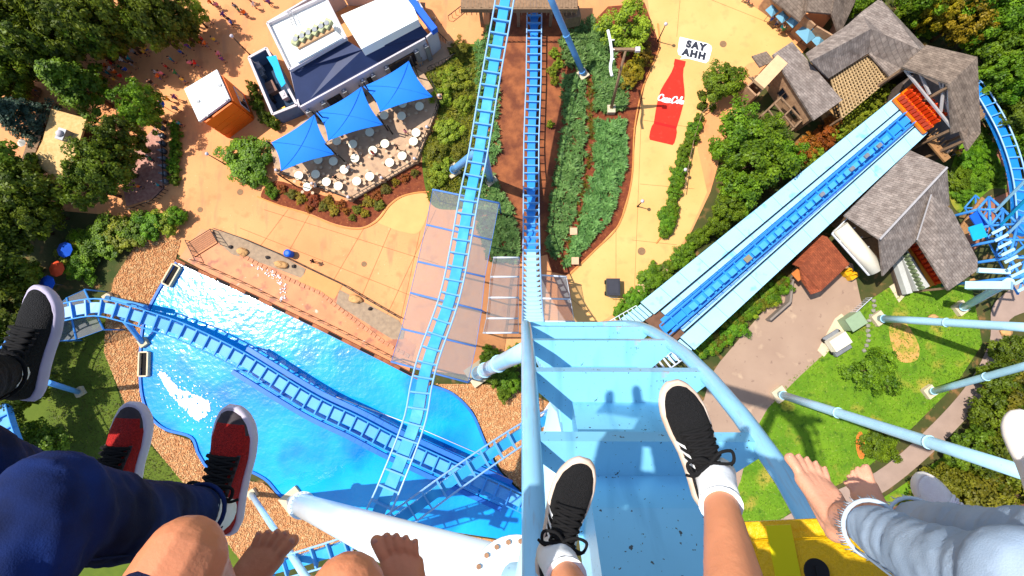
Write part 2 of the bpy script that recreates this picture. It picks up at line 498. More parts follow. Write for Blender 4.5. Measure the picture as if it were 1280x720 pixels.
# ================================================================== POOL
def water_mat():
    m = bpy.data.materials.new('pool_water'); m.use_nodes = True
    nt = m.node_tree; b = nt.nodes['Principled BSDF']
    tc = nt.nodes.new('ShaderNodeTexCoord')
    n1 = nt.nodes.new('ShaderNodeTexNoise'); n1.inputs['Scale'].default_value = .09; n1.inputs['Detail'].default_value = 4
    rp = nt.nodes.new('ShaderNodeValToRGB')
    rp.color_ramp.elements[0].position = .32; rp.color_ramp.elements[1].position = .68
    rp.color_ramp.elements[0].color = (.0, .22, .66, 1)
    rp.color_ramp.elements[1].color = (.008, .40, .80, 1)
    nt.links.new(tc.outputs['Object'], n1.inputs[0]); nt.links.new(n1.outputs[0], rp.inputs[0])
    nt.links.new(rp.outputs[0], b.inputs['Base Color'])
    b.inputs['Roughness'].default_value = .09
    b.inputs['IOR'].default_value = 1.333
    b.inputs['Specular IOR Level'].default_value = 1.0
    b.inputs['Coat Weight'].default_value = .8; b.inputs['Coat Roughness'].default_value = .165; b.inputs['Coat IOR'].default_value = 1.45
    a = nt.nodes.new('ShaderNodeTexNoise'); a.inputs['Scale'].default_value = 1.5; a.inputs['Detail'].default_value = 3; a.inputs['Roughness'].default_value = .5
    c = nt.nodes.new('ShaderNodeTexNoise'); c.inputs['Scale'].default_value = .3; c.inputs['Detail'].default_value = 2
    nt.links.new(tc.outputs['Object'], a.inputs[0]); nt.links.new(tc.outputs['Object'], c.inputs[0])
    mth = nt.nodes.new('ShaderNodeMath'); mth.operation = 'MULTIPLY_ADD'
    mth.inputs[1].default_value = 1.6
    nt.links.new(c.outputs[0], mth.inputs[0]); nt.links.new(a.outputs[0], mth.inputs[2])
    bp = nt.nodes.new('ShaderNodeBump'); bp.inputs['Strength'].default_value = 1.0; bp.inputs['Distance'].default_value = .045
    nt.links.new(mth.outputs[0], bp.inputs['Height']); nt.links.new(bp.outputs[0], b.inputs['Normal']); nt.links.new(bp.outputs[0], b.inputs['Coat Normal'])
    return m
m_water = water_mat()
add_layer(m_water, (0, 104, 206), .16, .5, .8, detail=2)
add_layer(m_water, (30, 172, 246), .4, .58, .85, detail=3)
pool_px = [(222, 328), (300, 364), (400, 412), (480, 452), (540, 482), (566, 492), (590, 516), (606, 552), (624, 590), (660, 625), (720, 660), (720, 700), (640, 676), (560, 664), (470, 655), (400, 640), (356, 622), (332, 598), (300, 585), (268, 590), (250, 568), (240, 546), (208, 536), (188, 518), (178, 488), (177, 440), (182, 400), (200, 362)]
sheet('pool_water', pool_px, .10, m_water)
m_rim = M('pool_rim', (24, 118, 214), var=.1, vs=1, rough=.5)
kerb('pool_rim', [(222, 328), (200, 362), (182, 400), (177, 440), (178, 488), (188, 518), (208, 536), (240, 546), (250, 568), (268, 590), (300, 585), (332, 598), (356, 622), (400, 640)], h=.28, w=.3, mat=m_rim)
kerb('pool_rim', [(540, 482), (566, 492), (590, 516), (606, 552), (624, 590), (660, 625)], h=.28, w=.3, mat=m_rim)
# foam where the train last splashed
m_foam = M('foam', (255, 255, 255), var=.03, vs=3, rough=.6, bump=.6, bs=5, k=1.15)
def foam(px, n, seed, sz=1.0):
    r = random.Random(seed); poly = PL(px, .1); X, Y = sample_poly(poly, n)
    mb = MB()
    for x, y in zip(X, Y):
        s = r.uniform(.06, .26)*sz
        mb.ball((x, y, .12), (s*r.uniform(.7, 1.6), s, s*.28), 7, 4, rot=Matrix.Rotation(r.uniform(0, 6.3), 3, 'Z'))
    o = mb.build('foam_patch', m_foam, loc=P(px[0][0], px[0][1], .1))
    return tag(o, kind='stuff')
tag(foam([(197, 466), (207, 467), (224, 488), (240, 492), (262, 503), (262, 516), (250, 526), (238, 518), (216, 496)], 420, 1), 'white foam streak floating on the blue pool', 'foam')
tag(foam([(190, 456), (215, 456), (250, 480), (280, 506), (280, 540), (250, 545), (215, 520), (196, 490)], 160, 8, .38), 'loose white foam flecks drifting around the streak', 'foam')
# buoy line on the water
m_white = M('white_paint', (250, 250, 246), var=.04, vs=2, rough=.5, k=1.15)
mb = MB(); mb.tube([P(352, 468, .2), P(420, 496, .2), P(505, 527, .2), P(600, 568, .2)], .05, 6)
tag(mb.build('rope_line', m_white, loc=P(352, 468, .2)), 'thin white rope line stretched across the pool', 'rope')

# pool-side stone edge with drains
m_edge = M('stone_edge', (190, 116, 74), rgb2=(140, 84, 56), vs=1.2, rough=.85, bump=.5, bs=6)
m_dark = M('dark_void', (30, 26, 24), var=.2, rough=.9)
m_deck = M('wet_deck', (232, 150, 92), rgb2=(214, 128, 78), vs=.5, rough=.55, bump=.2, bs=6)
add_layer(m_deck, (176, 104, 72), .7, .54, .66)
add_layer(m_deck, (240, 205, 180), 1.1, .66, .74)
m_greyc = M('grey_gravel_strip', (186, 158, 128), rgb2=(160, 136, 112), vs=2, rough=.9, bump=.5, bs=10)
deck_px = [(224, 322), (252, 286), (266, 290), (330, 320), (400, 352), (470, 398), (520, 432), (510, 470), (480, 450), (400, 410), (300, 362)]
sheet('splash_deck', deck_px, .03, m_deck)
sheet('grey_strip', [(264, 286), (300, 296), (345, 316), (382, 336), (378, 348), (330, 330), (290, 318), (274, 304)], .05, m_greyc)
sheet('grey_strip', [(424, 362), (452, 376), (498, 400), (506, 412), (504, 424), (490, 424), (458, 404), (420, 380)], .05, m_greyc)
sheet('tan_pad', [(386, 336), (428, 356), (418, 374), (372, 352)], .055, M('tan_pad', (236, 160, 96), var=.06, vs=1, rough=.8))
for (a, b) in [((222, 326), (300, 362)), ((300, 362), (400, 410)), ((400, 410), (480, 450)), ((480, 450), (538, 480))]:
    A, B = P(*a), P(*b)
    mb = MB(); mb.beam(A+Vector((0, 0, .16)), B+Vector((0, 0, .16)), .42, .32)
    w = tag(mb.build('pool_edge_wall', m_edge, loc=A), 'brown stone kerb wall along the splash deck side of pool', 'wall', 'lengths of stone pool kerb')
    L = (B-A).length; t = (B-A).normalized(); nn = int(L/3.6)
    for i in range(nn):
        c = A+t*(L*(i+.5)/nn)
        d = MB(); d.beam(c-t*.95+Vector((0, 0, .335)), c+t*.95+Vector((0, 0, .335)), .34, .05)
        d.build('drain_slot', m_dark, w)
# wet splash marks on deck (foam flecks)
tag(foam([(312, 330), (340, 338), (358, 352), (356, 378), (350, 376), (350, 356), (332, 344)], 90, 5, .4), 'white splashed water flecks on the brown deck', 'foam')
# trough boxes at the pool's left edge
m_trim = M('trough_frame', (236, 214, 176), var=.08, rough=.7)
def trough(a, b, label):
    A, B = P(*a, .3), P(*b, .3)
    mb = MB(); t = (B-A).normalized()
    s = Vector((-t.y, t.x, 0))
    for sg in (-1, 1): mb.beam(A+s*sg*.55, B+s*sg*.55, .18, .6)
    mb.beam(A-s*.46, A+s*.46, .18, .56); mb.beam(B-s*.46, B+s*.46, .18, .56)
    o = mb.build('weir_trough', m_trim, loc=A)
    d = MB(); d.beam(A+t*.1-Vector((0, 0, .1)), B-t*.1-Vector((0, 0, .1)), .9, .1)
    d.build('slot', m_dark, o)
    return tag(o, label, 'weir')
trough((222, 332), (208, 356), 'cream framed weir trough at the corner beside the splash deck')
trough((181, 440), (180, 470), 'cream framed weir trough in the gravel edge of pool')

# ------------------------------------------------------------------ gravel beds
m_grav = M('gravel_base', (222, 164, 108), rgb2=(188, 126, 80), vs=3, rough=.95, bump=.8, bs=6)
m_peb = M('pebbles', (250, 204, 146), rgb2=(222, 154, 100), vs=2.2, rough=.9, sharp=(.4, .6))
def gravel(px, n, seed, lo=.045, hi=.125):
    sheet('gravel_bed', px, .05, m_grav)
    r = np.random.default_rng(seed); X, Y = sample_poly(PL(px, .05), n)
    base = np.array([(1, 0, 0), (0, 1, 0), (-1, 0, 0), (0, -1, 0), (0, 0, .8), (0, 0, -.3)], float)
    s = r.uniform(lo, hi, n); an = r.uniform(0, 6.28, n); st = r.uniform(.6, 1.5, (n, 3))
    V = base[None]*st[:, None, :]*s[:, None, None]
    c, sn = np.cos(an)[:, None], np.sin(an)[:, None]
    W = V.copy(); W[:, :, 0] = V[:, :, 0]*c-V[:, :, 1]*sn; W[:, :, 1] = V[:, :, 0]*sn+V[:, :, 1]*c
    W += np.stack([X, Y, np.full(n, .05)+s*.3], 1)[:, None, :]
    fs = np.array([(0, 1, 4), (1, 2, 4), (2, 3, 4), (3, 0, 4), (1, 0, 5), (2, 1, 5), (3, 2, 5), (0, 3, 5)])
    FF = (fs[None]+np.arange(n)[:, None, None]*6).reshape(-1, 3)
    me = bpy.data.meshes.new('gravel'); me.from_pydata(W.reshape(-1, 3).tolist(), [], FF.tolist()); me.materials.append(m_peb); me.polygons.foreach_set('use_smooth', [True]*len(me.polygons))
    tag(link('gravel', me), 'loose tan gravel stones around the pool', 'gravel', kind='stuff')
gravel([(176, 296), (226, 300), (218, 330), (198, 362), (180, 400), (175, 440), (176, 490), (188, 522), (208, 540), (238, 550), (250, 575), (268, 596), (330, 604), (356, 628), (400, 645), (470, 660), (440, 690), (300, 700), (258, 640), (210, 580), (165, 525), (146, 480), (130, 440), (132, 400), (142, 350)], 15000, 3)
gravel([(544, 480), (600, 480), (652, 486), (720, 520), (720, 640), (662, 622), (628, 590), (608, 550), (592, 514), (566, 490)], 6500, 4)
gravel([(560, 666), (640, 678), (720, 702), (720, 760), (560, 760)], 800, 5)

# boulders
m_bould = M('boulder_stone', (232, 178, 112), rgb2=(196, 146, 96), vs=1.5, rough=.9, bump=.6, bs=5)
def boulder(u, v, L, W, ang, label, cat='boulder', group=None, mat=None, hz=.5):
    bm = bmesh.new(); bmesh.ops.create_icosphere(bm, subdivisions=3, radius=1)
    r = random.Random(int(u*7+v)); off = Vector((r.random()*9, r.random()*9, 0))
    for q in bm.verts:
        n = noise.noise(q.co*1.3+off)*.3+noise.noise(q.co*3+off)*.1
        q.co *= 1+n; q.co.x *= L/2; q.co.y *= W/2; q.co.z *= hz
        if q.co.z < -.2*hz: q.co.z = -.2*hz
    me = bpy.data.meshes.new('boulder'); bm.to_mesh(me); bm.free(); me.materials.append(mat or m_bould)
    o = link('boulder', me); p = P(u, v); o.location = (p.x, p.y, .14); o.rotation_euler.z = math.radians(ang)
    return tag(o, label, cat, group)
boulder(304, 315, 1.5, 1.0, -20, 'rounded tan boulder on the grey strip by the deck stairs')
boulder(352, 331, 1.9, 1.0, -8, 'long flat tan boulder on the grey strip beside blue bin')
boulder(445, 374, 1.8, 1.1, -15, 'tan boulder alone on the wide grey strip by railing')
m_dkst = M('dark_stone', (74, 66, 62), var=.2, rough=.9)
for (u, v) in [(289, 309), (335, 322), (368, 333), (463, 386)]:
    boulder(u, v, .5, .45, 0, 'small dark round stone set in the grey strip', 'stone', 'dark stones of the grey strip', m_dkst, .3)
# deck partition of low kerb stones
m_paver = M('pink_paver', (222, 158, 116), rgb2=(196, 128, 92), vs=4, rough=.8)
for i, (a, b) in enumerate([((300, 318), (345, 342)), ((345, 342), (400, 366)), ((400, 366), (440, 398)), ((440, 398), (480, 428)), ((480, 428), (512, 446))]):
    A, B = P(*a, .06), P(*b, .06); L = (B-A).length; t = (B-A).normalized(); n = int(L/.62)
    root = thing('stone_border', 'curving border of pink paving stones across splash deck', 'border', A, 'lengths of the pink stone border')
    for k in range(n):
        c = A+t*(k+.5)*L/n
        q = MB(); q.beam(c-t*.27, c+t*.27, .5, .1+.02*((k*7) % 3)); q.build('paving_stone', m_paver, root)

# ================================================================== VEGETATION
L_DARK = leaf_mat('leaf_dark', (42, 68, 12), (132, 158, 34))
L_MID = leaf_mat('leaf_mid', (40, 84, 12), (138, 184, 34))
L_LIGHT = leaf_mat('leaf_light', (72, 108, 16), (186, 204, 52))
L_YELLOW = leaf_mat('leaf_yellow', (96, 92, 14), (206, 182, 36))
L_RUST = leaf_mat('leaf_rust', (110, 66, 18), (206, 128, 40))
L_BLUE = leaf_mat('leaf_bluish', (22, 44, 36), (92, 116, 92))
L_JUN = leaf_mat('leaf_juniper', (44, 98, 40), (150, 198, 108))
L_JUN2 = leaf_mat('leaf_juniper_far', (20, 50, 22), (84, 124, 54))
L_OLIVE = leaf_mat('leaf_olive', (70, 80, 14), (160, 156, 40))
L_GRASS = leaf_mat('grass_blade', (76, 112, 14), (150, 180, 46), .05)
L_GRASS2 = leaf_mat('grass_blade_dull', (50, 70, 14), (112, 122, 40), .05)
m_bark = M('bark', (104, 80, 58), var=.25, vs=4, rough=.95, bump=.8, bs=10)

def crown(name, mat, rx, rz, ncl, nl, leaf, seed, conical=False, flat=.0):
    """leaf mass centred on origin, radius rx, half height rz"""
    r = np.random.default_rng(seed)
    d = r.normal(size=(ncl, 3)); d /= np.linalg.norm(d, axis=1)[:, None]
    lob = 1+.22*np.sin(3*np.arctan2(d[:, 1], d[:, 0])+seed)+.12*np.sin(5*np.arctan2(d[:, 1], d[:, 0])+2*seed)
    rad = r.uniform(.25, 1, ncl)**.5
    if conical:
        hz = r.uniform(-1, 1, ncl); a = r.uniform(0, 6.28, ncl)
        rr = (1-hz)/2*.95+.08; rr *= r.uniform(.45, 1.05, ncl)*(1+.2*np.sin(5*a))
        C = np.stack([np.cos(a)*rr*rx, np.sin(a)*rr*rx, hz*rz], 1)
    else:
        C = d*rad[:, None]*lob[:, None]*np.array([rx, rx, rz])
    csz = r.uniform(.13, .27, ncl)*rx
    ctint = r.uniform(0, 1, ncl)
    idx = r.integers(0, ncl, ncl*nl)
    o = r.normal(size=(ncl*nl, 3)); o /= np.linalg.norm(o, axis=1)[:, None]
    o *= (r.uniform(.2, 1, ncl*nl)**.6)[:, None]
    p = C[idx]+o*csz[idx][:, None]*np.array([1, 1, .7])
    nrm = o*.8+C[idx]/np.array([rx, rx, rz])*.5+np.array([0, 0, .7])+r.normal(size=o.shape)*.45
    V = leaves(p, nrm, r.uniform(.65, 1.35, len(p))*leaf, .6, seed)
    t = np.clip(.55*ctint[idx]+.45*r.uniform(0, 1, len(p)), 0, 1)
    return quads_mesh(name, V, t, mat)
def trunk_mesh(name, h, r0, spread, seed):
    rr = random.Random(seed); mb = MB()
    mb.tube([(0, 0, 0), (.05*h*.2, 0, h*.3), (0, .03*h*.3, h*.62), (0, 0, h*.9)], [r0, r0*.75, r0*.5, r0*.12], 8)
    for i in range(7):
        a = i*2.4+rr.random(); z0 = h*(.28+.07*i); L = spread*rr.uniform(.6, .9)
        e = Vector((math.cos(a)*L, math.sin(a)*L, z0+h*.16))
        mb.tube([(0, 0, z0), e*.5+Vector((0, 0, (z0+h*.03)*.5)), e], [r0*.4, r0*.25, r0*.06], 5)
    return mb.mesh(name, m_bark)
PROTO = {}
def proto(key, mat, conical=False, n=5, ncl=90, nl=60, leaf=.5, rz=.8):
    """unit trees: crown radius 1 (scaled on placing); leaf given for a 4 m crown"""
    PROTO[key] = [(crown('crown', mat, 1.0, rz, ncl, nl, leaf/4, 100*len(PROTO)+i, conical), trunk_mesh('trunk', 2.2, .09, .8, i)) for i in range(n)]
proto('dark', L_DARK, n=4, ncl=110, nl=85, leaf=.42)
proto('mid', L_MID, n=3, ncl=110, nl=85, leaf=.40)
proto('light', L_LIGHT, n=2, ncl=90, nl=75, leaf=.40)
proto('yellow', L_YELLOW, n=2, ncl=90, nl=75, leaf=.42)
proto('rust', L_RUST, n=2, ncl=70, nl=60, leaf=.45)
proto('blue', L_BLUE, n=2, conical=True, ncl=110, nl=75, leaf=.42, rz=1.5)
proto('conifer', L_DARK, n=2, conical=True, ncl=120, nl=80, leaf=.42, rz=1.5)
proto('olive', L_OLIVE, n=2, ncl=80, nl=70, leaf=.42)
_tc = [0]
def tree(kind, u, v, rpx, h, label, group=None, name='tree', cat='tree'):
    """crown centred on photo pixel (u,v) with radius rpx pixels, tree height h metres"""
    _tc[0] += 1
    i = _tc[0]
    rz = {'blue': 1.5, 'conifer': 1.5}.get(kind, .8)
    # crown centre height
    zc = h*.62
    p = P(u, v, zc)
    rad = rpx*(H-zc)/F
    cm, tm = PROTO[kind][i % len(PROTO[kind])]
    root = thing(name, label, cat, (p.x, p.y, 0), group)
    root.rotation_euler.z = (i*2.39) % 6.28
    sz = (h*.40)/rz
    c = link('crown', cm, root); c.location = (0, 0, zc); c.scale = (rad, rad, sz)
    t = link('trunk', tm, root); t.scale = (max(rad, h*.25), max(rad, h*.25), h*.8/2.2)
    return root
def shrub(kind, u, v, rpx, h, label, group=None, cat='shrub', name='shrub'):
    _tc[0] += 1
    i = _tc[0]
    p = P(u, v, h*.5); rad = rpx*(H-h*.5)/F
    cm, tm = PROTO[kind][i % len(PROTO[kind])]
    root = thing(name, label, cat, (p.x, p.y, 0), group)
    root.rotation_euler.z = (i*1.7) % 6.28
    c = link('foliage', cm, root); c.location = (0, 0, h*.45); c.scale = (rad, rad, h*.62)
    t = link('stem', tm, root); t.scale = (rad*.5, rad*.5, h*.4/2.2)
    return root
# the wood upper left
WL = 'broadleaf trees of the wood above the plaza'
lab = 'dark green broadleaf tree in the dense wood beside the plaza crowd'
for u, v, r, h in [(-30, 30, 55, 12), (22, 12, 44, 13), (66, -14, 46, 13), (78, 34, 44, 12), (40, 52, 40, 11), (118, 22, 40, 12), (116, 44, 28, 10), (4, 70, 34, 9), (180, 26, 28, 10), (196, 12, 32, 11), (222, 26, 20, 8), (-20, 100, 40, 10)]:
    tree('dark' if (u+v) % 3 else 'mid', u, v, r, h, lab, WL)
tree('light', 240, 16, 18, 5, 'small yellowish green tree at the edge of the wood')
tree('conifer', 88, 104, 40, 10, 'tall dark conifer beside the thatched roof pavilion')
tree('conifer', 58, 84, 20, 9, 'slender dark conifer at the edge of the wood path')
tree('blue', 22, 145, 36, 9, 'bluish conifer beside the tan roofed pavilion')
GL = 'trees between tan pavilion and pink pad'
for u, v, r, h in [(172, 132, 27, 8), (128, 202, 33, 9), (150, 170, 25, 8), (110, 232, 26, 8)]:
    tree('dark' if u != 172 else 'mid', u, v, r, h, 'dark bushy tree between tan roofed pavilion and pink pad', GL)
GW = 'trees of the shady lower wood'
for u, v, r, h in [(24, 236, 40, 9), (-14, 210, 44, 10), (18, 282, 34, 8), (-10, 330, 40, 10), (6, 388, 34, 8), (40, 262, 26, 8), (-30, 280, 40, 10), (22, 345, 22, 6), (-25, 420, 34, 9)]:
    tree('dark', u, v, r, h, 'dark green tree in the shady wood below the tan pavilion', GW)
# trees whose shade covers the left lawn (stand at left, partly hidden by the riders)
for u, v, r, h in [(14, 486, 34, 9), (40, 560, 34, 7)]:
    tree('dark', u, v, r, h, 'dark green tree standing on the left lawn under the riders', 'trees on the shaded lawn')
# hedge along the gravel
for k, (u, v, r) in enumerate([(92, 322, 22), (110, 306, 24), (128, 300, 26), (150, 294, 24), (170, 286, 22), (190, 280, 20), (208, 276, 17), (222, 270, 12), (100, 338, 18)]):
    shrub('mid' if k % 3 else 'light', u, v, r, 2.2, 'green bush in the hedge row along the gravel slope', 'bushes of the gravel hedge')
# round shrubs near kiosk
shrub('mid', 310, 198, 33, 2.4, 'large round green shrub between orange kiosk and blue sails')
for k in range(7):
    shrub('mid', 218+1.5*math.sin(k), 158+k*11, 7.5, 1.2, 'clipped low hedge bush beside the row of grey posts', 'bushes of the clipped hedge')
for u, v, r in [(318, 120, 8), (322, 132, 8), (330, 146, 9), (342, 154, 8), (314, 108, 7)]:
    shrub('dark', u, v, r, 1.8, 'narrow dark shrub along the blue service yard wall', 'shrubs along the blue yard')
# mulch-bed plants
rr = random.Random(5)
MB_SPOTS = [(352, 236), (364, 242), (376, 248), (392, 252), (404, 258), (418, 262), (432, 264), (446, 262), (460, 252), (470, 244), (482, 236), (494, 228), (506, 222), (518, 216), (410, 250), (426, 256), (440, 272), (456, 266), (386, 260), (474, 256)]
for k, (u, v) in enumerate(MB_SPOTS):
    kd = ['rust', 'olive', 'yellow'][k % 3]
    shrub(kd, u, v, rr.uniform(5, 8), .7, {'rust': 'rusty orange low plant in the mulch below the terrace', 'olive': 'olive green low plant in the mulch below the terrace', 'yellow': 'yellowish low plant in the mulch below the terrace'}[kd], kd+' plants of the mulch bed', 'plant', 'bedding_plant')
for u, v in [(336, 240), (341, 245), (345, 239), (338, 233)]:
    shrub('mid', u, v, 5, .8, 'small clipped green ball shrub at the end of mulch bed', 'ball shrubs of the mulch bed')
# central planting
tree('light', 782, 36, 34, 5, 'broad light green tree at the head of juniper bed')
for u, v, r in [(793, 84, 15), (806, 70, 12), (788, 98, 13), (800, 55, 12)]:
    shrub('yellow', u, v, r, 1.6, 'golden yellow shrub below the light green tree', 'golden shrubs by the walkway')
for u, v, r in [(693, 66, 7), (698, 80, 7), (691, 89, 7), (693, 100, 6), (688, 155, 5)]:
    shrub('light', u, v, r, 1.1, 'small yellow green ball shrub on orange earth beside blue track', 'ball shrubs on the orange earth')
for u, v, r in [(570, 100, 18), (552, 120, 14), (560, 95, 12), (575, 60, 14), (562, 165, 18), (545, 190, 14), (575, 190, 12), (552, 212, 14), (580, 130, 12), (546, 226, 12)]:
    shrub('olive' if u % 2 else 'light', u, v, r, 1.6, ('olive' if u % 2 else 'light green')+' loose shrub on the grass strip beside the terrace', ('olive' if u % 2 else 'light green')+' shrubs of the grass strip')
# right of the walkway
tree('mid', 903, 100, 27, 4, 'bright green bush-like tree beside the stone tower')
for u, v, r in [(878, 118, 6), (878, 132, 6), (891, 134, 5), (874, 147, 6)]:
    shrub('dark', u, v, r, 1.0, 'dark green clipped ball shrub at the kerb of the tree bed', 'dark ball shrubs at the kerb')
GT = 'trees between walkway and brake run'
for u, v, r, h in [(926, 166, 34, 7), (944, 202, 38, 8), (916, 194, 20, 6), (926, 238, 26, 6), (980, 200, 24, 6), (910, 260, 20, 5), (958, 168, 24, 6), (898, 282, 15, 4)]:
    tree('mid', u, v, r, h, 'leafy green tree between curving walkway and blue brake run', GT)
for u, v, r in [(1010, 182, 16), (1030, 172, 17), (1040, 158, 13), (1000, 196, 13)]:
    shrub('rust', u, v, r, 2, 'rusty orange shrub below the timber pergola', 'rusty shrubs by the pergola')
for u, v, r in [(1068, 146, 14), (1082, 134, 13), (1096, 122, 12), (1106, 112, 10), (1058, 158, 12), (1046, 166, 10), (1020, 196, 12), (1008, 206, 12)]:
    shrub('light', u, v, r, 1.6, 'yellow green shrub along the pale blue deck edge', 'shrubs along the upper deck edge')
for k in range(9):
    t = k/8
    shrub('mid', 868-30*t-16*t*(1-t), 160+110*t, 10, 1.1, 'clipped hedge bush along the curved kerb of walkway', 'bushes of the walkway hedge')
for k in range(4):
    shrub('mid', 836-1.5*k, 266+k*8, 12-k*1.2, 1.2, 'dense green bush on the walkway island', 'bushes of the walkway island')
for u, v, r in [(815, 348, 17), (802, 366, 12), (832, 338, 12), (790, 378, 13), (778, 388, 11), (848, 326, 12), (858, 312, 12), (870, 300, 11), (880, 292, 10)]:
    shrub('mid', u, v, r, 1.4, 'green shrub along the lower end of the walkway', 'shrubs at the lower end of walkway')
for k in range(17):
    t = k/16
    shrub(['mid', 'light', 'mid', 'olive'][k % 4], 880+100*t+rr.uniform(-5, 5), 436-84*t+rr.uniform(-6, 6), rr.uniform(12, 16), 1.8, {0: 'mid green', 1: 'pale green', 2: 'mid green', 3: 'olive'}[k % 4]+' shrub in the strip between pale deck and service yard', {0: 'mid green', 1: 'pale green', 2: 'mid green', 3: 'olive'}[k % 4]+' shrubs of the deck strip')
# station surroundings and upper right wood
tree('yellow', 1206, 22, 30, 8, 'yellow leaved tree behind the station roofs')
tree('yellow', 1176, 14, 18, 7, 'smaller yellow green tree beside the yellow leaved tree')
GR = 'trees of the wood behind the station'
for u, v, r, h in [(1160, -8, 26, 8), (1236, -10, 34, 10), (1250, 30, 28, 9), (1284, 10, 34, 10), (1236, 62, 24, 7), (1270, 66, 32, 9), (1256, 100, 28, 8), (1292, 108, 30, 9), (1278, 145, 24, 7), (1140, 10, 16, 5), (1310, 60, 34, 9), (1090, -12, 22, 6), (1068, 4, 14, 4), (1296, 180, 24, 7)]:
    tree('dark' if (u+v) % 2 else 'mid', u, v, r, h, 'dark green tree in the wood behind the station', GR)
for u, v, r in [(1160, 36, 12), (1150, 24, 10), (1130, 30, 9), (1228, 96, 14), (1236, 118, 12), (1246, 136, 11), (1256, 156, 10)]:
    shrub('mid', u, v, r, 1.8, 'green shrub at the foot of wood behind the station', 'shrubs behind the station')
for u, v, r in [(1200, 222, 17), (1216, 200, 17), (1234, 186, 14), (1222, 226, 15), (1240, 212, 14), (1206, 244, 11), (1228, 170, 12), (1250, 224, 9)]:
    shrub('mid', u, v, r, 1.6, 'bright green bush in the mound between stations and blue track', 'bushes of the station mound')
tree('mid', 1092, 464, 28, 4.5, 'rounded green tree standing alone on the lawn')
shrub('mid', 1100, 556, 22, 2.4, 'round green bush on lawn below the leaning blue column')
GB = 'trees of the wood beside the garden path'
for u, v, r, h in [(1266, 440, 22, 5), (1254, 480, 24, 6), (1284, 480, 30, 8), (1246, 524, 26, 6), (1284, 540, 34, 8), (1216, 566, 26, 6), (1250, 580, 32, 8), (1186, 606, 26, 6), (1220, 620, 34, 7), (1276, 620, 34, 8), (1170, 650, 34, 7), (1110, 690, 40, 7), (1232, 690, 44, 8)]:
    tree('dark' if (u+v) % 4 else 'olive', u, v, r, h, 'dark leafy tree in the wood beside garden path', GB)
for u, v, r in [(620, 462, 17), (636, 478, 16), (612, 444, 13), (640, 446, 14), (630, 492, 10)]:
    shrub('mid', u, v, r, 1.8, 'dark green shrub around the concrete foot below crest', 'shrubs around the column foot')

# juniper ground cover (nobody could count it)
def ground_cover(px, n, mat, leaf, h, seed, label, clump=1.2, cat='ground cover'):
    r = np.random.default_rng(seed); poly = PL(px, 0)
    spray = h > .3
    nb = 14 if spray else 1
    nc = n//nb
    X, Y = sample_poly(poly, nc)
    hh = np.array([noise.noise(Vector((x/clump, y/clump, seed)))*.6+noise.noise(Vector((x*2.1/clump, y*2.1/clump, seed)))*.4+.5 for x, y in zip(X, Y)])
    hh = np.clip(hh, 0, 1)
    X = np.repeat(X, nb); Y = np.repeat(Y, nb); hh = np.repeat(hh, nb); ct = np.repeat(r.uniform(0, 1, nc), nb); main = np.repeat(r.uniform(0, 6.28, nc), nb)
    n = len(X)
    Z = .05+hh*h*r.uniform(.5, 1, n)
    ang = (main+r.normal(0, .75, n)) if spray else r.uniform(0, 6.28, n)
    tilt = r.uniform(.05, .75, n)
    t = np.stack([np.cos(ang)*np.cos(tilt), np.sin(ang)*np.cos(tilt), np.sin(tilt)], 1)
    b = np.stack([-np.sin(ang), np.cos(ang), np.zeros(n)], 1)
    s = (leaf*r.uniform(.5, 1.5, n)*(.7+.6*hh))[:, None]
    wd = .11 if spray else .16
    C = np.stack([X, Y, Z], 1)
    V = np.stack([C, C+t*s*.5-b*s*wd, C+t*s, C+t*s*.5+b*s*wd], 1)
    tt = np.clip(.15+.45*hh+.35*(ct-.5)+r.uniform(-.2, .35, n), 0, 1)
    me = quads_mesh('ground_cover', V, tt, mat)
    return tag(link('ground_cover', me), label, cat, kind='stuff')
ground_cover([(702, 97), (722, 92), (732, 104), (732, 190), (722, 250), (708, 300), (694, 326), (683, 312), (690, 240), (704, 160)], 13000, L_JUN, .46, .8, 21, 'spreading juniper bed close beside the blue drop track')
ground_cover([(736, 40), (764, 30), (768, 100), (786, 106), (780, 138), (764, 142), (744, 140), (742, 100), (734, 84)], 11000, L_JUN, .46, .8, 22, 'spreading juniper around the foot of lamp pole')
ground_cover([(744, 152), (780, 150), (782, 190), (776, 230), (762, 274), (738, 302), (712, 332), (700, 336), (710, 314), (726, 270), (742, 210)], 17000, L_JUN, .46, .8, 23, 'broad spreading juniper bed along the walkway kerb')
ground_cover([(733, 100), (743, 100), (743, 200), (724, 290), (706, 328), (698, 330), (716, 290), (735, 190)], 1500, L_OLIVE, .4, .35, 33, 'yellow green grass strip between the juniper beds')
ground_cover([(700, 50), (740, 22), (744, 60), (728, 92), (706, 84)], 5000, L_JUN, .46, .7, 24, 'juniper patch beside the slanting blue column')
ground_cover([(596, 60), (618, 30), (624, 120), (622, 200), (606, 212), (596, 160)], 7000, L_JUN, .46, .7, 25, 'juniper strip between the two blue tracks')
ground_cover([(588, 215), (616, 220), (640, 262), (650, 312), (640, 330), (612, 326), (604, 300), (580, 240)], 11000, L_JUN, .46, .8, 26, 'juniper bed below the elevated track')
ground_cover([(532, 90), (604, 62), (608, 170), (588, 248), (560, 260), (536, 250), (530, 190), (546, 150)], 7000, L_OLIVE, .35, .3, 27, 'rough yellow green grass beside the terrace', cat='grass')
ground_cover([(1068, 388), (1110, 360), (1180, 352), (1215, 360), (1228, 430), (1195, 480), (1130, 545), (1075, 592), (1000, 630), (930, 690), (915, 640), (940, 540), (985, 475), (1045, 430)], 9000, L_GRASS, .2, .05, 28, 'short grass blades on the sunny lawn', cat='grass')
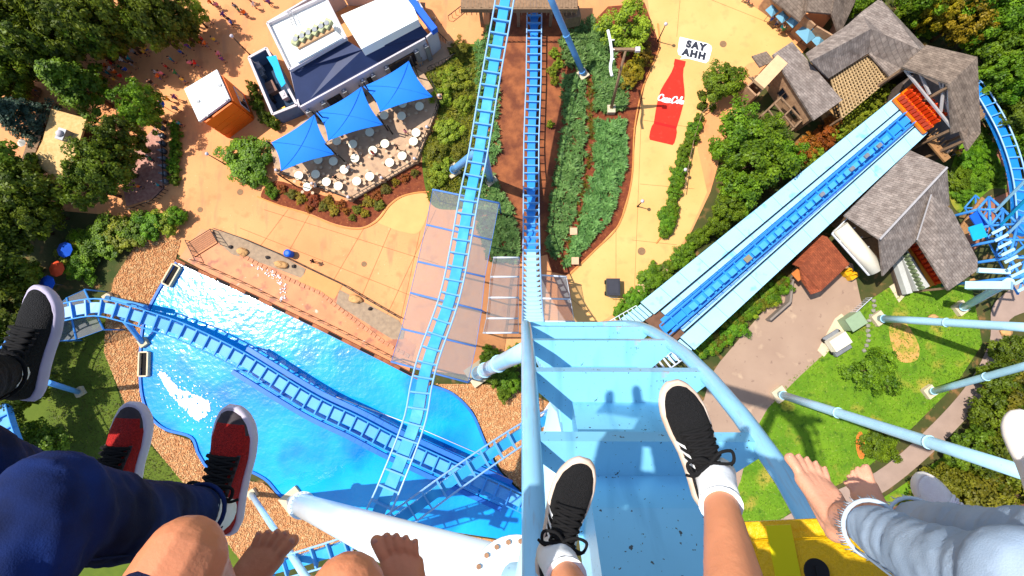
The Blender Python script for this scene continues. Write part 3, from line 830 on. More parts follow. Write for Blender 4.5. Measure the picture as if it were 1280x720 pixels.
ground_cover([(60, 420), (134, 400), (136, 452), (152, 505), (196, 566), (262, 625), (300, 660), (100, 640), (60, 560)], 7000, L_GRASS2, .22, .06, 29, 'dull green grass on the lawn left of gravel', cat='grass')
ground_cover([(1000, -60), (1300, -60), (1320, 200), (1270, 220), (1235, 120), (1150, 30), (1060, 8)], 9000, L_DARK, .5, .5, 30, 'undergrowth on the floor of the wood behind station')
ground_cover([(1230, 510), (1262, 430), (1320, 400), (1320, 700), (1080, 740), (1180, 600)], 7000, L_OLIVE, .5, .4, 31, 'undergrowth on the floor of wood by garden path')

# ================================================================== COASTER TRACKS
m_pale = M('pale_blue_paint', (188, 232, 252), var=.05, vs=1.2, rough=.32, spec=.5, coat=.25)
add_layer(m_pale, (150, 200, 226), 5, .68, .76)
m_near = M('crest_track_paint', (142, 220, 255), var=.04, vs=2.0, rough=.35, spec=.5, coat=.2)
add_layer(m_near, (60, 70, 80), 13, .70, .72, detail=3)
add_layer(m_near, (206, 150, 120), 3.1, .70, .75, detail=8)
add_layer(m_near, (80, 90, 98), 30, .70, .72, detail=2)
add_layer(m_near, (112, 186, 226), 1.3, .55, .75, stretch=(3, .5, .5))
m_nrail = M('crest_rail_paint', (160, 222, 255), var=.05, vs=3, rough=.3, spec=.5, coat=.2)
add_layer(m_nrail, (160, 200, 226), 6, .56, .7, stretch=(9, .6, .6))
m_rail = M('rail_paint', (156, 200, 244), var=.05, vs=3, rough=.35, spec=.5, coat=.2)
m_cyan = M('cyan_track_paint', (58, 176, 240), var=.06, vs=.8, rough=.4, spec=.4)
add_layer(m_cyan, (90, 196, 246), .6, .5, .7)
m_deep = M('deep_blue_track_paint', (50, 156, 248), var=.07, vs=.8, rough=.4, spec=.4)
m_tie = M('tie_paint', (112, 182, 240), var=.06, vs=2, rough=.45)
m_conc = M('concrete_foot', (226, 206, 172), var=.08, vs=2, rough=.85, bump=.3)

def tie_mesh(name, W, off, sw, depth, th, mat):
    w = W/2
    poly = [(-w, .045), (w, .045), (w, -.10), (.64*w, -off-.10), (sw/2+.02, -off-depth*.8), (-sw/2-.02, -off-depth*.8), (-.64*w, -off-.10), (-w, -.10)]
    n = len(poly)
    vs = [(x, -th/2, z) for x, z in poly]+[(x, th/2, z) for x, z in poly]
    fs = [tuple(range(n)), tuple(range(2*n-1, n-1, -1))]+[(i+n, (i+1) % n+n, (i+1) % n, i) for i in range(n)]
    mb = MB(); mb.add(vs, fs)
    return mb.mesh(name, mat)
def track(label, pts, ups=None, W=1.9, rr=.085, off=.3, sw=.85, sdep=.7, sp=1.25, ms=None, mr=None, mt=None, th=.14, sub=8, phase=0.0, group=None):
    path = resample(crom(pts, False, sub=sub), .8)
    N = len(path)
    if ups is None: uu = [Vector((0, 0, 1))]*N
    else:
        up = crom(ups, False, sub=sub); uu = [up[min(len(up)-1, int(round(i/(N-1)*(len(up)-1))))] for i in range(N)]
    fr = []
    for i in range(N):
        t = (path[min(i+1, N-1)]-path[max(i-1, 0)]).normalized()
        s = t.cross(uu[i]).normalized(); u = s.cross(t)
        fr.append((path[i], s, t, u))
    root = thing('coaster_track', label, 'track', path[0], group)
    for sg in (-1, 1):
        mb = MB(); mb.tube([p+s*sg*W/2 for p, s, t, u in fr], rr, 10); mb.build('rail', mr or m_rail, root)
    mb = MB(); vs = []; fs = []
    for p, s, t, u in fr:
        vs += [p+s*sw/2-u*off, p-s*sw/2-u*off, p-s*sw/2-u*(off+sdep), p+s*sw/2-u*(off+sdep)]
    for i in range(N-1):
        for k in range(4):
            a = i*4+k; b = i*4+(k+1) % 4
            fs.append((a, a+4, b+4, b))
    fs.append((0, 1, 2, 3)); fs.append(tuple(range(4*N-1, 4*N-5, -1)))
    mb.add(vs, fs); spine = mb.build('spine', ms or m_cyan, root)
    me = tie_mesh('tie', W, off, sw, sdep, th, mt or m_tie)
    d = [0.0]
    for i in range(1, N): d.append(d[-1]+(path[i]-path[i-1]).length)
    s0 = phase; j = 0; o = Vector(root.location)
    while s0 < d[-1]:
        while j < N-2 and d[j+1] < s0: j += 1
        w = (s0-d[j])/(d[j+1]-d[j])
        p = fr[j][0].lerp(fr[j+1][0], w); s = fr[j][1].lerp(fr[j+1][1], w).normalized(); t = fr[j][2].lerp(fr[j+1][2], w).normalized(); u = s.cross(t)
        mw = Matrix((s, t, u)).transposed().to_4x4(); mw.translation = p-o
        link('tie', me, root, mw)
        s0 += sp
    return root

# the crest and vertical drop right under the riders: (Y, drop) profile at X = 1.03
XC = 1.03
prof = [(-9.5, .55), (-7.5, .55), (-5.8, .75), (-4.3, 1.2), (-3.0, 1.9), (-2.1, 2.62), (-1.5, 3.3), (-1.08, 3.95), (-.80, 4.55), (-.38, 5.75), (-.09, 7.1), (.10, 8.6), (.16, 10.5), (.18, 14), (.18, 24)]
up_path = crom([Vector((XC, y, H-d)) for y, d in prof], False, sub=6)
ups = []
R = 24.0; zb = 1.5
for k in range(1, 5): up_path.append(Vector((XC, .18, (H-24)+(zb+R-(H-24))*k/4)))
arc = []
for k in range(1, 26):
    th = math.pi/2*k/25
    arc.append(Vector((XC+.3*k/25, .18+R-R*math.cos(th), zb+R-R*math.sin(th))))
end = [Vector((XC+.6, 32, zb-.05)), Vector((XC+.75, 44, zb-.1))]
full = resample(up_path+arc+end, .6)
def drop_track():
    # split into crest piece and the lower piece, in different colours
    i0 = min(range(len(full)), key=lambda i: abs(full[i].z-(H-30)) + (1e3 if full[i].y > 1 else 0))
    i1 = min(range(len(full)), key=lambda i: abs(full[i].y-9.2)+(1e3 if full[i].z > 30 else 0))
    def norm_ups(seg):
        o = []
        for i in range(len(seg)):
            t = (seg[min(i+1, len(seg)-1)]-seg[max(i-1, 0)]).normalized()
            o.append(Vector((1, 0, 0)).cross(t))
        return o
    a = full[:i0+1]; b = full[i0:i1+1]; c = full[i1:]
    kw = dict(W=1.88, rr=.084, off=.30, sw=.96, sdep=.95, th=.13, sub=1)
    # tie phase so that a tie edge falls at drop 5.75
    dist = 0; tgt = None
    for i in range(1, len(a)):
        dist += (a[i]-a[i-1]).length
        if H-a[i].z >= 5.62: tgt = dist; break
    track('pale blue crest track dropping away beneath the riders feet', a, norm_ups(a), sp=1.3, phase=(tgt+.65) % 1.3, ms=m_near, mr=m_nrail, mt=m_near, **kw)
    kw.update(sw=1.0)
    track('pale foot of the vertical drop track', b, norm_ups(b), sp=1.0, ms=m_pale, mr=m_rail, mt=m_pale, **kw)  # foot section is paler than the straight piece after it
    kw.update(sw=.95)
    track('deep blue straight track running into the tunnel', c, norm_ups(c), sp=1.05, ms=m_deep, mr=m_rail, mt=m_tie, **kw)
drop_track()

t2 = [(637, -40, 15.2), (630, 5, 15), (613, 100, 14.6), (597, 195, 14.6), (587, 243, 15), (565, 360, 16.5), (538, 440, 18), (527, 480, 19), (517, 530, 20), (485, 613, 21), (466, 655, 21), (442, 725, 20)]
track('cyan elevated track passing over the nets and pool', [P(*q) for q in t2], W=1.85, sw=.98, sdep=.7, sp=1.35, ms=m_cyan)
t4 = [(745, 486, 11.5), (722, 500, 12), (698, 518, 13), (649, 545, 15.5), (575, 595, 18), (505, 646, 20), (466, 670, 20.5), (430, 686, 20.5), (380, 702, 20), (330, 716, 19), (230, 745, 18)]
track('cyan diagonal track crossing above the pool toward the white column', [P(*q) for q in t4], W=1.8, sw=.85, sdep=.6, sp=1.5, ms=m_cyan)
t3 = [(60, 640, 9), (28, 600, 8.5), (12, 560, 8), (0, 525, 7.6), (-6, 490, 7.2), (2, 455, 6.8), (22, 424, 6.4), (50, 400, 6), (84, 389, 5.6), (120, 384, 5.2), (150, 390, 4.8), (190, 402, 4.2), (230, 416, 3.6), (300, 450, 3.0), (387, 503, 2.7), (443, 530, 2.7), (487, 553, 2.7), (530, 573, 2.7), (567, 590, 2.8), (633, 620, 3), (720, 662, 4)]
m_spl = M('splash_track_paint', (64, 160, 244), var=.08, vs=1, rough=.4)
m_splt = M('splash_panel_paint', (90, 176, 244), var=.06, vs=1, rough=.4)
t3w = [P(*q) for q in t3]
t3ups = [Vector((.0, 0, 1))]*len(t3w)
track('blue splashdown track curving in low over the pool', t3w, W=2.0, sw=1.2, sdep=.8, sp=1.55, ms=m_splt, mr=m_spl, mt=m_spl, th=.16)
# side fenders of the splash run
for k, (a, b) in enumerate([(0, -1), (0, 1)]):
    pts = resample(crom([P(u, v, z-.5) for u, v, z in t3[13:20]], False), 1.0)
    mb = MB(); off = []
    for i in range(len(pts)):
        t = (pts[min(i+1, len(pts)-1)]-pts[max(i-1, 0)]).normalized(); s = Vector((t.y, -t.x, 0)).normalized()
        off.append(pts[i]+s*b*1.62)
    for i in range(len(off)-1): mb.beam(off[i], off[i+1]+(off[i+1]-off[i]).normalized()*.02, .55, .34)
    f = mb.build('splash_fender', M('blue_fender', (34, 118, 216), var=.1, rough=.4), loc=off[0])
    tag(f, 'dark blue fender beam on the %s side of splash run' % ('gravel' if b > 0 else 'deck'), 'fender')
    mb = MB()
    for i in range(0, len(off)-1, 3):
        mb.cyl((off[i].x, off[i].y, .05), off[i], .12, n=8)
    mb.build('post', m_spl, f)

# ------------------------------------------------------------------ supports
def column(label, base, top, r0, r1=None, mat=None, foot=True, collars=(), name='support_column', group=None, sides=16):
    base = Vector(base); top = Vector(top); r1 = r1 or r0
    root = thing(name, label, 'support', (base.x, base.y, 0), group)
    mb = MB(); mb.tube([base.lerp(top, t) for t in (0, .25, .5, .75, 1)], [r0+(r1-r0)*t for t in (0, .25, .5, .75, 1)], sides)
    mb.build('tube', mat or m_pale, root)
    ax = (top-base).normalized()
    for c in collars:
        p = base.lerp(top, c); r = r0+(r1-r0)*c
        cb = MB(); cb.cyl(p-ax*.06, p+ax*.06, r*1.17, n=sides); cb.build('flange', mat or m_pale, root)
    if foot:
        fb = MB(); fb.box((base.x, base.y, .3), (r0*3.4, r0*3.4, .6), Matrix.Rotation(.6, 3, 'Z')); fb.build('footing', m_conc, root)
    return root
column('pale leaning column with pointed foot rising over the lawn', P(976, 493, .6), P(1330, 607, 33.5), .46, .46, collars=(.02, .35, .7))
column('slim pale column planted at the lawn corner beside shingle roof', P(1100, 398, .6), P(1330, 412, 20), .42, .42, collars=(.03, .45))
column('short blue column leaning out of the lawn toward the wood', P(1164, 490, .6), P(1330, 444, 19), .38, .38, collars=(.03, .5))
column('blue strut rising from the path to the blue structure', P(1203, 385, .6), P(1262, 352, 11), .42, .42, collars=(.04,))
column('slanting blue column on the juniper beside the tunnel', P(729, 92, .6), P(676, -30, 14), .36, .36, mat=M('column_blue', (110, 176, 236), var=.05, rough=.4), collars=(.03, .45))
column('short pale leg propping the elevated track beside the grass', P(566, 213, .6), P(601, 186, 13.6), .45, .45, mat=M('column_blue', (110, 176, 236)), collars=(.04,))
column('blue leg under the elevated track beside the juniper', P(613, 224, .6), P(604, 188, 13.4), .42, .42, mat=M('column_blue', (110, 176, 236)))
column('pale column standing in shrubs below the crest', P(597, 467, .6), Vector((.95, -1.1, 26)), .75, .75, collars=(.02, .2, .5))
for (a, b, z, w) in [((178, 428), (152, 396), 4.0, 'propping the splash track at the gravel'), ((98, 490), (60, 478), 8, 'on the shaded lawn'), ((134, 372), (182, 384), 3.0, 'lying as brace across the gravel')]:
    column('slim blue post %s' % w, P(a[0], a[1], .5), P(b[0], b[1], z), .3, .3, mat=M('post_blue', (96, 170, 238), var=.05, rough=.4))
column('long pale pole slanting below the bare foot', P(314, 618, .6), P(396, 742, 26), .3, .3)

# the great white column with bolted flange
m_wcol = M('white_blue_column', (236, 248, 255), var=.03, vs=.5, rough=.35, spec=.5, coat=.2, k=1.15)
base = P(366, 627, .5); top = Q(655, 742, 15.5)
root = thing('support_column', 'great white tapered column rising from gravel to the bolted flange', 'support', (base.x, base.y, 0))
ax = (top-base).normalized()
mb = MB(); cut = base+ax*8.0
mb.tube([base, cut], [.75, .85], 24); mb.build('lower_tube', m_wcol, root)
mb = MB(); mb.tube([cut, cut.lerp(top, .5), top], [1.15, 1.15, 1.15], 28); mb.build('upper_tube', m_wcol, root)
def bolt_ring(c, axis, r, n, rb, root, mat, par='bolt'):
    axis = axis.normalized(); s = axis.cross(Vector((0, 1, .2))).normalized(); b = axis.cross(s)
    for k in range(n):
        a = 2*math.pi*k/n; p = c+(s*math.cos(a)+b*math.sin(a))*r
        q = MB(); q.cyl(p, p+axis*rb*1.2, rb, n=6); q.build(par, mat, root)
m_bolt = M('rusty_bolt', (176, 130, 96), var=.2, vs=8, rough=.7)
mb = MB(); mb.cyl(cut-ax*.14, cut+ax*.14, 1.42, n=28); fl = mb.build('flange', m_wcol, root)
bolt_ring(cut+ax*.14, ax, 1.29, 20, .07, fl, m_wcol)
fb = MB(); fb.box((base.x, base.y, .25), (2.6, 2.6, .5), Matrix.Rotation(.7, 3, 'Z')); fb.build('footing', m_conc, root)
# round top flange with bolts, and the cross tube to the spine
fc = Q(646, 738, 12.2); fa = (CAM-fc).normalized()*.75+Vector((.15, 0, .5)); fa.normalize()
head = thing('column_head', 'bolted round flange plate joining white column to the crest track', 'flange', fc)
mb = MB(); mb.cyl(fc-fa*.12, fc, 1.2, n=40); mb.build('flange_plate', m_wcol, head)
mb = MB(); mb.tube([top, fc-fa*.12], [1.0, .98], 28); mb.build('neck', m_wcol, head)
bolt_ring(fc, fa, 1.06, 22, .062, head, m_bolt)
mb = MB(); mb.tube([fc+fa*.05, fc+fa*.35+Vector((.5, .2, .1)), Vector((XC, -1.3, H-9.6))], [.62, .62, .5], 20); mb.build('cross_tube', m_pale, head)

# ================================================================== NETS under the tracks
def net_mat():
    m = bpy.data.materials.new('safety_net'); m.use_nodes = True
    nt = m.node_tree; b = nt.nodes['Principled BSDF']
    b.inputs['Base Color'].default_value = (.22, .23, .24, 1); b.inputs['Roughness'].default_value = .8
    tc = nt.nodes.new('ShaderNodeTexCoord'); n = nt.nodes.new('ShaderNodeTexNoise'); n.inputs['Scale'].default_value = 1.2
    mr = nt.nodes.new('ShaderNodeMapRange'); mr.inputs['To Min'].default_value = .40; mr.inputs['To Max'].default_value = .56
    nt.links.new(tc.outputs['Object'], n.inputs[0]); nt.links.new(n.outputs[0], mr.inputs[0]); nt.links.new(mr.outputs[0], b.inputs['Alpha'])
    return m
m_net = net_mat()
m_beam = M('net_beam', (92, 140, 214), var=.08, rough=.45)
m_beamw = M('net_beam_white', (226, 232, 240), var=.05, rough=.45)
def net(label, left, right, z, mb_mat, beams=None):
    L = [P(u, v, z) for u, v in left]; Rr = [P(u, v, z) for u, v in right]
    root = thing('safety_net', label, 'net', L[0])
    for i in range(len(L)-1):
        q = MB(); q.ngon([L[i], Rr[i], Rr[i+1], L[i+1]]); q.build('net_panel', m_net, root)
    for i in range(len(L)):
        q = MB(); q.tube([L[i]+Vector((0, 0, .06)), Rr[i]+Vector((0, 0, .06))], .11, 8); q.build('cross_bar', mb_mat, root)
    for S in (L, Rr):
        q = MB(); q.tube([p+Vector((0, 0, .02)) for p in S], .03, 6); q.build('edge_cable', mb_mat, root)
        for p in (S[0], S[-1], S[len(S)//2]):
            q = MB(); q.cyl((p.x, p.y, 0), p, .09, n=8); q.build('net_post', mb_mat, root)
    return root
net('grey safety net with blue bars below the elevated track', [(541, 237), (533, 281), (522, 327), (513, 366), (502, 411), (489, 452)], [(624, 254), (615, 300), (606, 346), (602, 388), (595, 433), (585, 478)], 5.5, m_beam)
net('grey safety net with white bars left of the drop track', [(617, 322), (613, 346), (611, 372), (608, 398), (604, 416)], [(649, 322), (649, 346), (648, 372), (648, 398), (648, 416)], 4.0, m_beamw)
net('grey safety net with white bars right of the drop track', [(677, 344), (677, 373), (678, 402)], [(708, 346), (713, 374), (718, 402)], 4.0, m_beamw)

# ================================================================== BUILDINGS
def shingle_mat(name, c1, c2, sc=1.6):
    m = M(name, c1, rgb2=c2, vs=1.4, rough=.9)
    nt = m.node_tree; b = nt.nodes['Principled BSDF']
    src = b.inputs['Base Color'].links[0].from_socket
    tc = nt.nodes.new('ShaderNodeTexCoord')
    mp = nt.nodes.new('ShaderNodeMapping'); mp.inputs['Rotation'].default_value = (0, 0, .75)
    nt.links.new(tc.outputs['Object'], mp.inputs[0])
    br = nt.nodes.new('ShaderNodeTexBrick'); br.inputs['Scale'].default_value = sc; br.offset = .5
    br.inputs['Brick Width'].default_value = .9; br.inputs['Row Height'].default_value = .45
    br.inputs['Mortar Size'].default_value = .035
    br.inputs['Color1'].default_value = (1, 1, 1, 1); br.inputs['Color2'].default_value = (.62, .62, .62, 1); br.inputs['Mortar'].default_value = (.5, .5, .5, 1)
    nt.links.new(mp.outputs[0], br.inputs[0])
    mx = nt.nodes.new('ShaderNodeMix'); mx.data_type = 'RGBA'; mx.blend_type = 'MULTIPLY'; mx.inputs[0].default_value = .8
    nt.links.new(src, mx.inputs[6]); nt.links.new(br.outputs[0], mx.inputs[7]); nt.links.new(mx.outputs[2], b.inputs['Base Color'])
    bp = nt.nodes.new('ShaderNodeBump'); bp.inputs['Strength'].default_value = .7; bp.inputs['Distance'].default_value = .08
    nt.links.new(br.outputs['Fac'], bp.inputs['Height']); bp.invert = True
    nt.links.new(bp.outputs[0], b.inputs['Normal'])
    return m
m_shin = shingle_mat('grey_shingle', (182, 166, 154), (140, 124, 114))
m_shin2 = shingle_mat('brown_shingle', (164, 144, 126), (122, 104, 90))
m_redroof = shingle_mat('red_roof_tiles', (190, 100, 62), (160, 80, 50), 2.0)
m_thatch = M('straw_roof', (244, 206, 142), rgb2=(226, 178, 112), vs=2.2, rough=.9, bump=.8, bs=7)
m_stone = M('tan_stone_wall', (206, 164, 124), rgb2=(170, 130, 100), vs=2.2, rough=.9, bump=.6, bs=5)
m_wood = M('weathered_timber', (150, 120, 92), var=.2, vs=3, rough=.85)
m_wall = M('pale_lavender_wall', (222, 212, 216), var=.05, vs=1, rough=.8)
m_wroof = M('white_membrane', (255, 252, 240), var=.03, vs=.6, rough=.8, k=1.1)
m_navy = M('navy_metal_roof', (44, 58, 98), var=.1, vs=.7, rough=.55)
m_glass = M('window_glass', (26, 32, 44), var=.1, rough=.1, spec=.6)
m_frame = M('window_frame', (110, 84, 66), var=.1, rough=.7)
m_rb = M('royal_blue_paint', (28, 104, 226), var=.06, rough=.5)
m_teal = M('teal_awning', (20, 178, 226), var=.05, rough=.7)
m_lilac = M('grey_blue_wall', (96, 118, 150), var=.08, rough=.8)
m_steel = M('grey_steel', (150, 152, 156), var=.1, rough=.5, metal=.3)
m_black = M('black_metal', (36, 32, 30), var=.15, rough=.6)

def roofs(root, faces, mat, th=.22, name='roof_slope'):
    for f in faces:
        mb = MB(); mb.slab([P(u, v, z) for u, v, z in f], th); mb.build(name, mat, root)
def walls(root, px, z, mat, name='wall', z0=-.05, inset=0.0):
    """each wall of a footprint (given as pixels at eave height z) as its own panel"""
    pts = [P(u, v, z) for u, v in px]
    c = sum(pts, Vector())/len(pts)
    pts = [p+(c-p).normalized()*inset for p in pts]
    out = []
    for i in range(len(pts)):
        a, b = pts[i], pts[(i+1) % len(pts)]
        t = (b-a).normalized()
        mb = MB(); mb.beam(Vector((a.x, a.y, (z+z0)/2))+t*.1, Vector((b.x, b.y, (z+z0)/2))-t*.1, .2, z-z0)
        out.append((mb.build(name, mat, root), a, b))
    return out, pts
def window(wallinfo, t0, t1, z0, z1, fm=None, gm=None, side=1, name='window'):
    w, a, b = wallinfo
    a = Vector((a.x, a.y, 0)); b = Vector((b.x, b.y, 0)); t = (b-a).normalized(); L = (b-a).length
    s = Vector((t.y, -t.x, 0))*side
    p0 = a+t*L*t0+s*.12; p1 = a+t*L*t1+s*.12; zm = (z0+z1)/2
    par = w.parent
    mb = MB()
    for z in (z0, z1): mb.beam(p0+Vector((0, 0, z)), p1+Vector((0, 0, z)), .1, .1)
    for p in (p0, p1, (p0+p1)/2): mb.beam(p+Vector((0, 0, z0)), p+Vector((0, 0, z1)), .1, .1, up=s)
    f = mb.build(name, fm or m_frame, par)
    g = MB(); g.beam(p0+Vector((0, 0, zm)), p1+Vector((0, 0, zm)), .06, z1-z0-.1); g.build('pane', gm or m_glass, f)
    return f
# ---- white roofed building with navy skirt roof
zr = 6.0
c0 = P(400, 60, 0)
bg_ = thing('restaurant_building', 'white flat roofed building with navy skirt roof behind blue sails', 'building', (c0.x, c0.y, 0))
wl, pts = walls(bg_, [(334, 28), (395, -8), (420, -22), (507, -22), (545, 36), (532, 47), (374, 134), (363, 88)], 4.4, m_wall)
mb = MB(); mb.prism([P(u, v, zr) for u, v in [(335, 30), (407, -4), (433, 48), (363, 88)]], 4.3, zr); mb.build('roof_deck', m_wroof, bg_)
mb = MB(); mb.prism([P(u, v, zr+.5) for u, v in [(426, 19), (507, -16), (523, 24), (452, 61)]], 4.3, zr+.5); mb.build('roof_deck', m_wroof, bg_)
mb = MB()
for a, b in [((335, 30), (407, -4)), ((407, -4), (433, 48)), ((433, 48), (363, 88)), ((363, 88), (335, 30))]:
    mb.beam(P(*a, zr+.25), P(*b, zr+.25), .25, .5)
mb.build('parapet', m_wall, bg_)
roofs(bg_, [[(363, 90, 5.6), (433, 50, 5.6), (452, 62, 5.6), (523, 26, 5.6), (537, 46, 4.0), (373, 136, 4.0)]], m_navy, .15, 'skirt_roof')
mb = MB(); mb.beam(P(512, -2, 6.1), P(544, 39, 6.1), .75, .9); mb.build('blue_fascia', m_rb, bg_)
for k in range(22):
    t = (k+.5)/22
    mb = MB(); a = P(363+160*t*1.0, 90-64*t, 5.7) if False else None
# raised roof light and cooling units
mb = MB(); mb.prism([P(u, v, 6.8) for u, v in [(356, 43), (400, 20), (428, 47), (372, 78)]], 6.0, 6.8); mb.build('roof_curb', m_wroof, bg_)
cu = [(370, 50), (378, 46), (386, 42), (394, 38), (402, 34), (409, 30)]
m_unit = M('pale_green_unit', (196, 200, 150), var=.1, rough=.6)
for k, (u, v) in enumerate(cu):
    p = P(u, v, 7.3); q = MB(); q.box((p.x, p.y, 7.15), (.75, 1.2, .7), Matrix.Rotation(-.45, 3, 'Z'))
    un = q.build('cooling_unit', m_unit, bg_)
    q = MB(); q.cyl((p.x, p.y, 7.5), (p.x, p.y, 7.56), .3, n=14); q.build('fan', m_steel, un)
mb = MB(); mb.beam(P(371, 58, 6.95), P(416, 34, 6.95), .8, .3); mb.build('duct', M('tan_duct', (226, 176, 130), var=.08, rough=.7), bg_)
q = MB()
for s in range(6):
    q.beam(P(359.5+s*1.1, 16+s*3, 6.7), P(364+s*1.1, 14+s*3, 6.7), .07, .07)
q.beam(P(359, 15, 6.7), P(366, 33, 6.7), .07, .07); q.beam(P(364, 13, 6.7), P(371, 31, 6.7), .07, .07); q.build('roof_ladder', m_steel, bg_)
# front wall windows and pilasters
front = [w for w in wl if True][5]
for t0, t1, z0, z1 in [(.12, .32, .4, 3.2), (.47, .50, .2, 3), (.72, .82, .3, 3.0)]:
    window(front, t0, t1, z0, z1, m_black, m_glass, -1)
a, b = front[1], front[2]
for t in (.02, .1, .34, .45, .53, .68, .85, .97):
    p = a.lerp(b, t); q = MB(); d = (b-a).normalized(); s = Vector((-d.y, d.x, 0))
    cc = Vector((p.x, p.y, 0)); dirn = s if (cc+s-c0).length > (cc-s-c0).length else -s
    cc = cc+dirn*.32
    q.box((cc.x, cc.y, 1.7), (.55, .5, 3.4), Matrix.Rotation(math.atan2(d.y, d.x), 3, 'Z')); pl = q.build('pilaster', m_steel, bg_)
    q = MB(); q.ball((cc.x, cc.y, 3.5), .13, 10, 6); q.build('finial', m_wall, pl)
# service yard box on the left
sy = P(340, 100, 0)
yard = thing('service_yard_enclosure', 'blue walled service yard attached left of the white building', 'enclosure', (sy.x, sy.y, 0))
wy, _ = walls(yard, [(311, 72), (333, 60), (371, 131), (341, 143)], 2.6, m_lilac)
mb = MB(); pp = [P(u, v, 2.75) for u, v in [(311, 72), (333, 60), (371, 131), (341, 143)]]
for i in range(4): mb.beam(pp[i], pp[(i+1) % 4], .3, .14)
mb.build('coping', m_wall, yard)
mb = MB(); mb.prism([P(u, v, .2) for u, v in [(316, 78), (335, 66), (371, 128), (346, 138)]], .02, .2); mb.build('yard_floor', M('yard_floor', (52, 72, 96), var=.15, rough=.9), yard)
aw = MB(); aw.slab([P(333, 71, 3.4), P(345, 69, 3.6), P(350, 84, 3.6), P(357, 104, 3.6), P(352, 109, 3.4), P(345, 96, 3.4), P(341, 84, 3.4)], .1)
tag(aw.build('shade_awning', m_teal, loc=P(345, 90, 3.4)), 'bright teal awning strip inside the blue service yard', 'awning')
for k, (u, v, s, col, lb) in enumerate([(326, 86, (.9, 1.4, 1.2), m_wall, 'white machine standing in the blue service yard'), (330, 97, (.9, .9, .9), m_steel, 'grey machine beside the white one in service yard'), (341, 114, (1.5, 1.5, .8), M('brown_pallet', (150, 112, 96), var=.15, rough=.8), 'brown stacked pallet in the blue service yard'), (342, 128, (.8, .8, 1.0), m_black, 'dark bin in the corner of the service yard'), (359, 123, (.7, 1.0, .9), m_wall, 'pale crate by the yard wall corner')]):
    p = P(u, v, 0); q = MB(); hh = s[2]
    rot = Matrix.Rotation(.5, 3, 'Z')
    q.box((p.x, p.y, .2+hh*.45), (s[0], s[1], hh*.9), rot); q.box((p.x, p.y, .2+hh*.95), (s[0]*1.06, s[1]*1.06, hh*.1), rot)
    q.box((p.x, p.y, .2+hh*1.05), (s[0]*.5, s[1]*.4, hh*.1), rot)
    tag(q.build('yard_equipment', col, loc=(p.x, p.y, .2)), lb, 'equipment')
# bench yellow cart by the sails
p = P(355, 146, 0); q = MB(); q.box((p.x, p.y, .6), (1.7, .9, .6), Matrix.Rotation(.55, 3, 'Z')); q.box((p.x, p.y, 1.0), (1.9, 1.05, .18), Matrix.Rotation(.55, 3, 'Z'))
for dx in (-.6, .6): q.cyl((p.x+dx*.8, p.y+dx*.5, .05), (p.x+dx*.8, p.y+dx*.5, .35), .18, n=10)
tag(q.build('vending_cart', M('yellow_cart', (252, 196, 60), var=.06, rough=.5), loc=(p.x, p.y, 0)), 'small yellow cart beside the leftmost blue sail', 'cart')

# ---- terrace
zt = .45
terr_px = [(344, 214), (440, 250), (521, 203), (551, 126), (530, 92), (505, 76), (395, 138), (338, 182)]
mb = MB(); mb.prism([P(u, v, zt) for u, v in terr_px], -.05, zt)
m_terr = M('terrace_paving', (214, 178, 142), rgb2=(196, 160, 128), vs=.9, rough=.85, bump=.2)
add_layer(m_terr, (176, 142, 116), 1.4, .56, .7)
tag(mb.build('terrace', m_terr, loc=P(344, 214, 0)), kind='structure')
tpts = [P(u, v, zt) for u, v in [(352, 217), (440, 250), (521, 203), (551, 126), (538, 100)]]
fe = thing('terrace_railing', 'black railing with stone piers around the dining terrace', 'railing', tpts[0])
for i in range(len(tpts)-1):
    a, b = tpts[i], tpts[i+1]; L = (b-a).length; t = (b-a).normalized(); n = int(L/.28)
    q = MB()
    for h in (.15, 1.0): q.beam(a+Vector((0, 0, h)), b+Vector((0, 0, h)), .07, .06)
    rl = q.build('rail', m_black, fe)
    for k in range(0, n, 2):
        q = MB(); p = a+t*(k+.5)*L/n; q.beam(p+Vector((0, 0, .1)), p+Vector((0, 0, 1)), .05, .05, up=(0, 1, 0)); q.build('baluster', m_black, rl)
    m2 = max(1, int(L/3.6))
    for k in range(m2):
        p = a+t*L*k/m2; q = MB(); q.box((p.x, p.y, zt+.6), (.5, .5, 1.2)); q.box((p.x, p.y, zt+1.25), (.66, .66, .12)); pier = q.build('pier', m_stone, fe)
        q = MB(); q.ball((p.x, p.y, zt+1.52), .2, 10, 6); q.build('lantern', m_wall, pier)
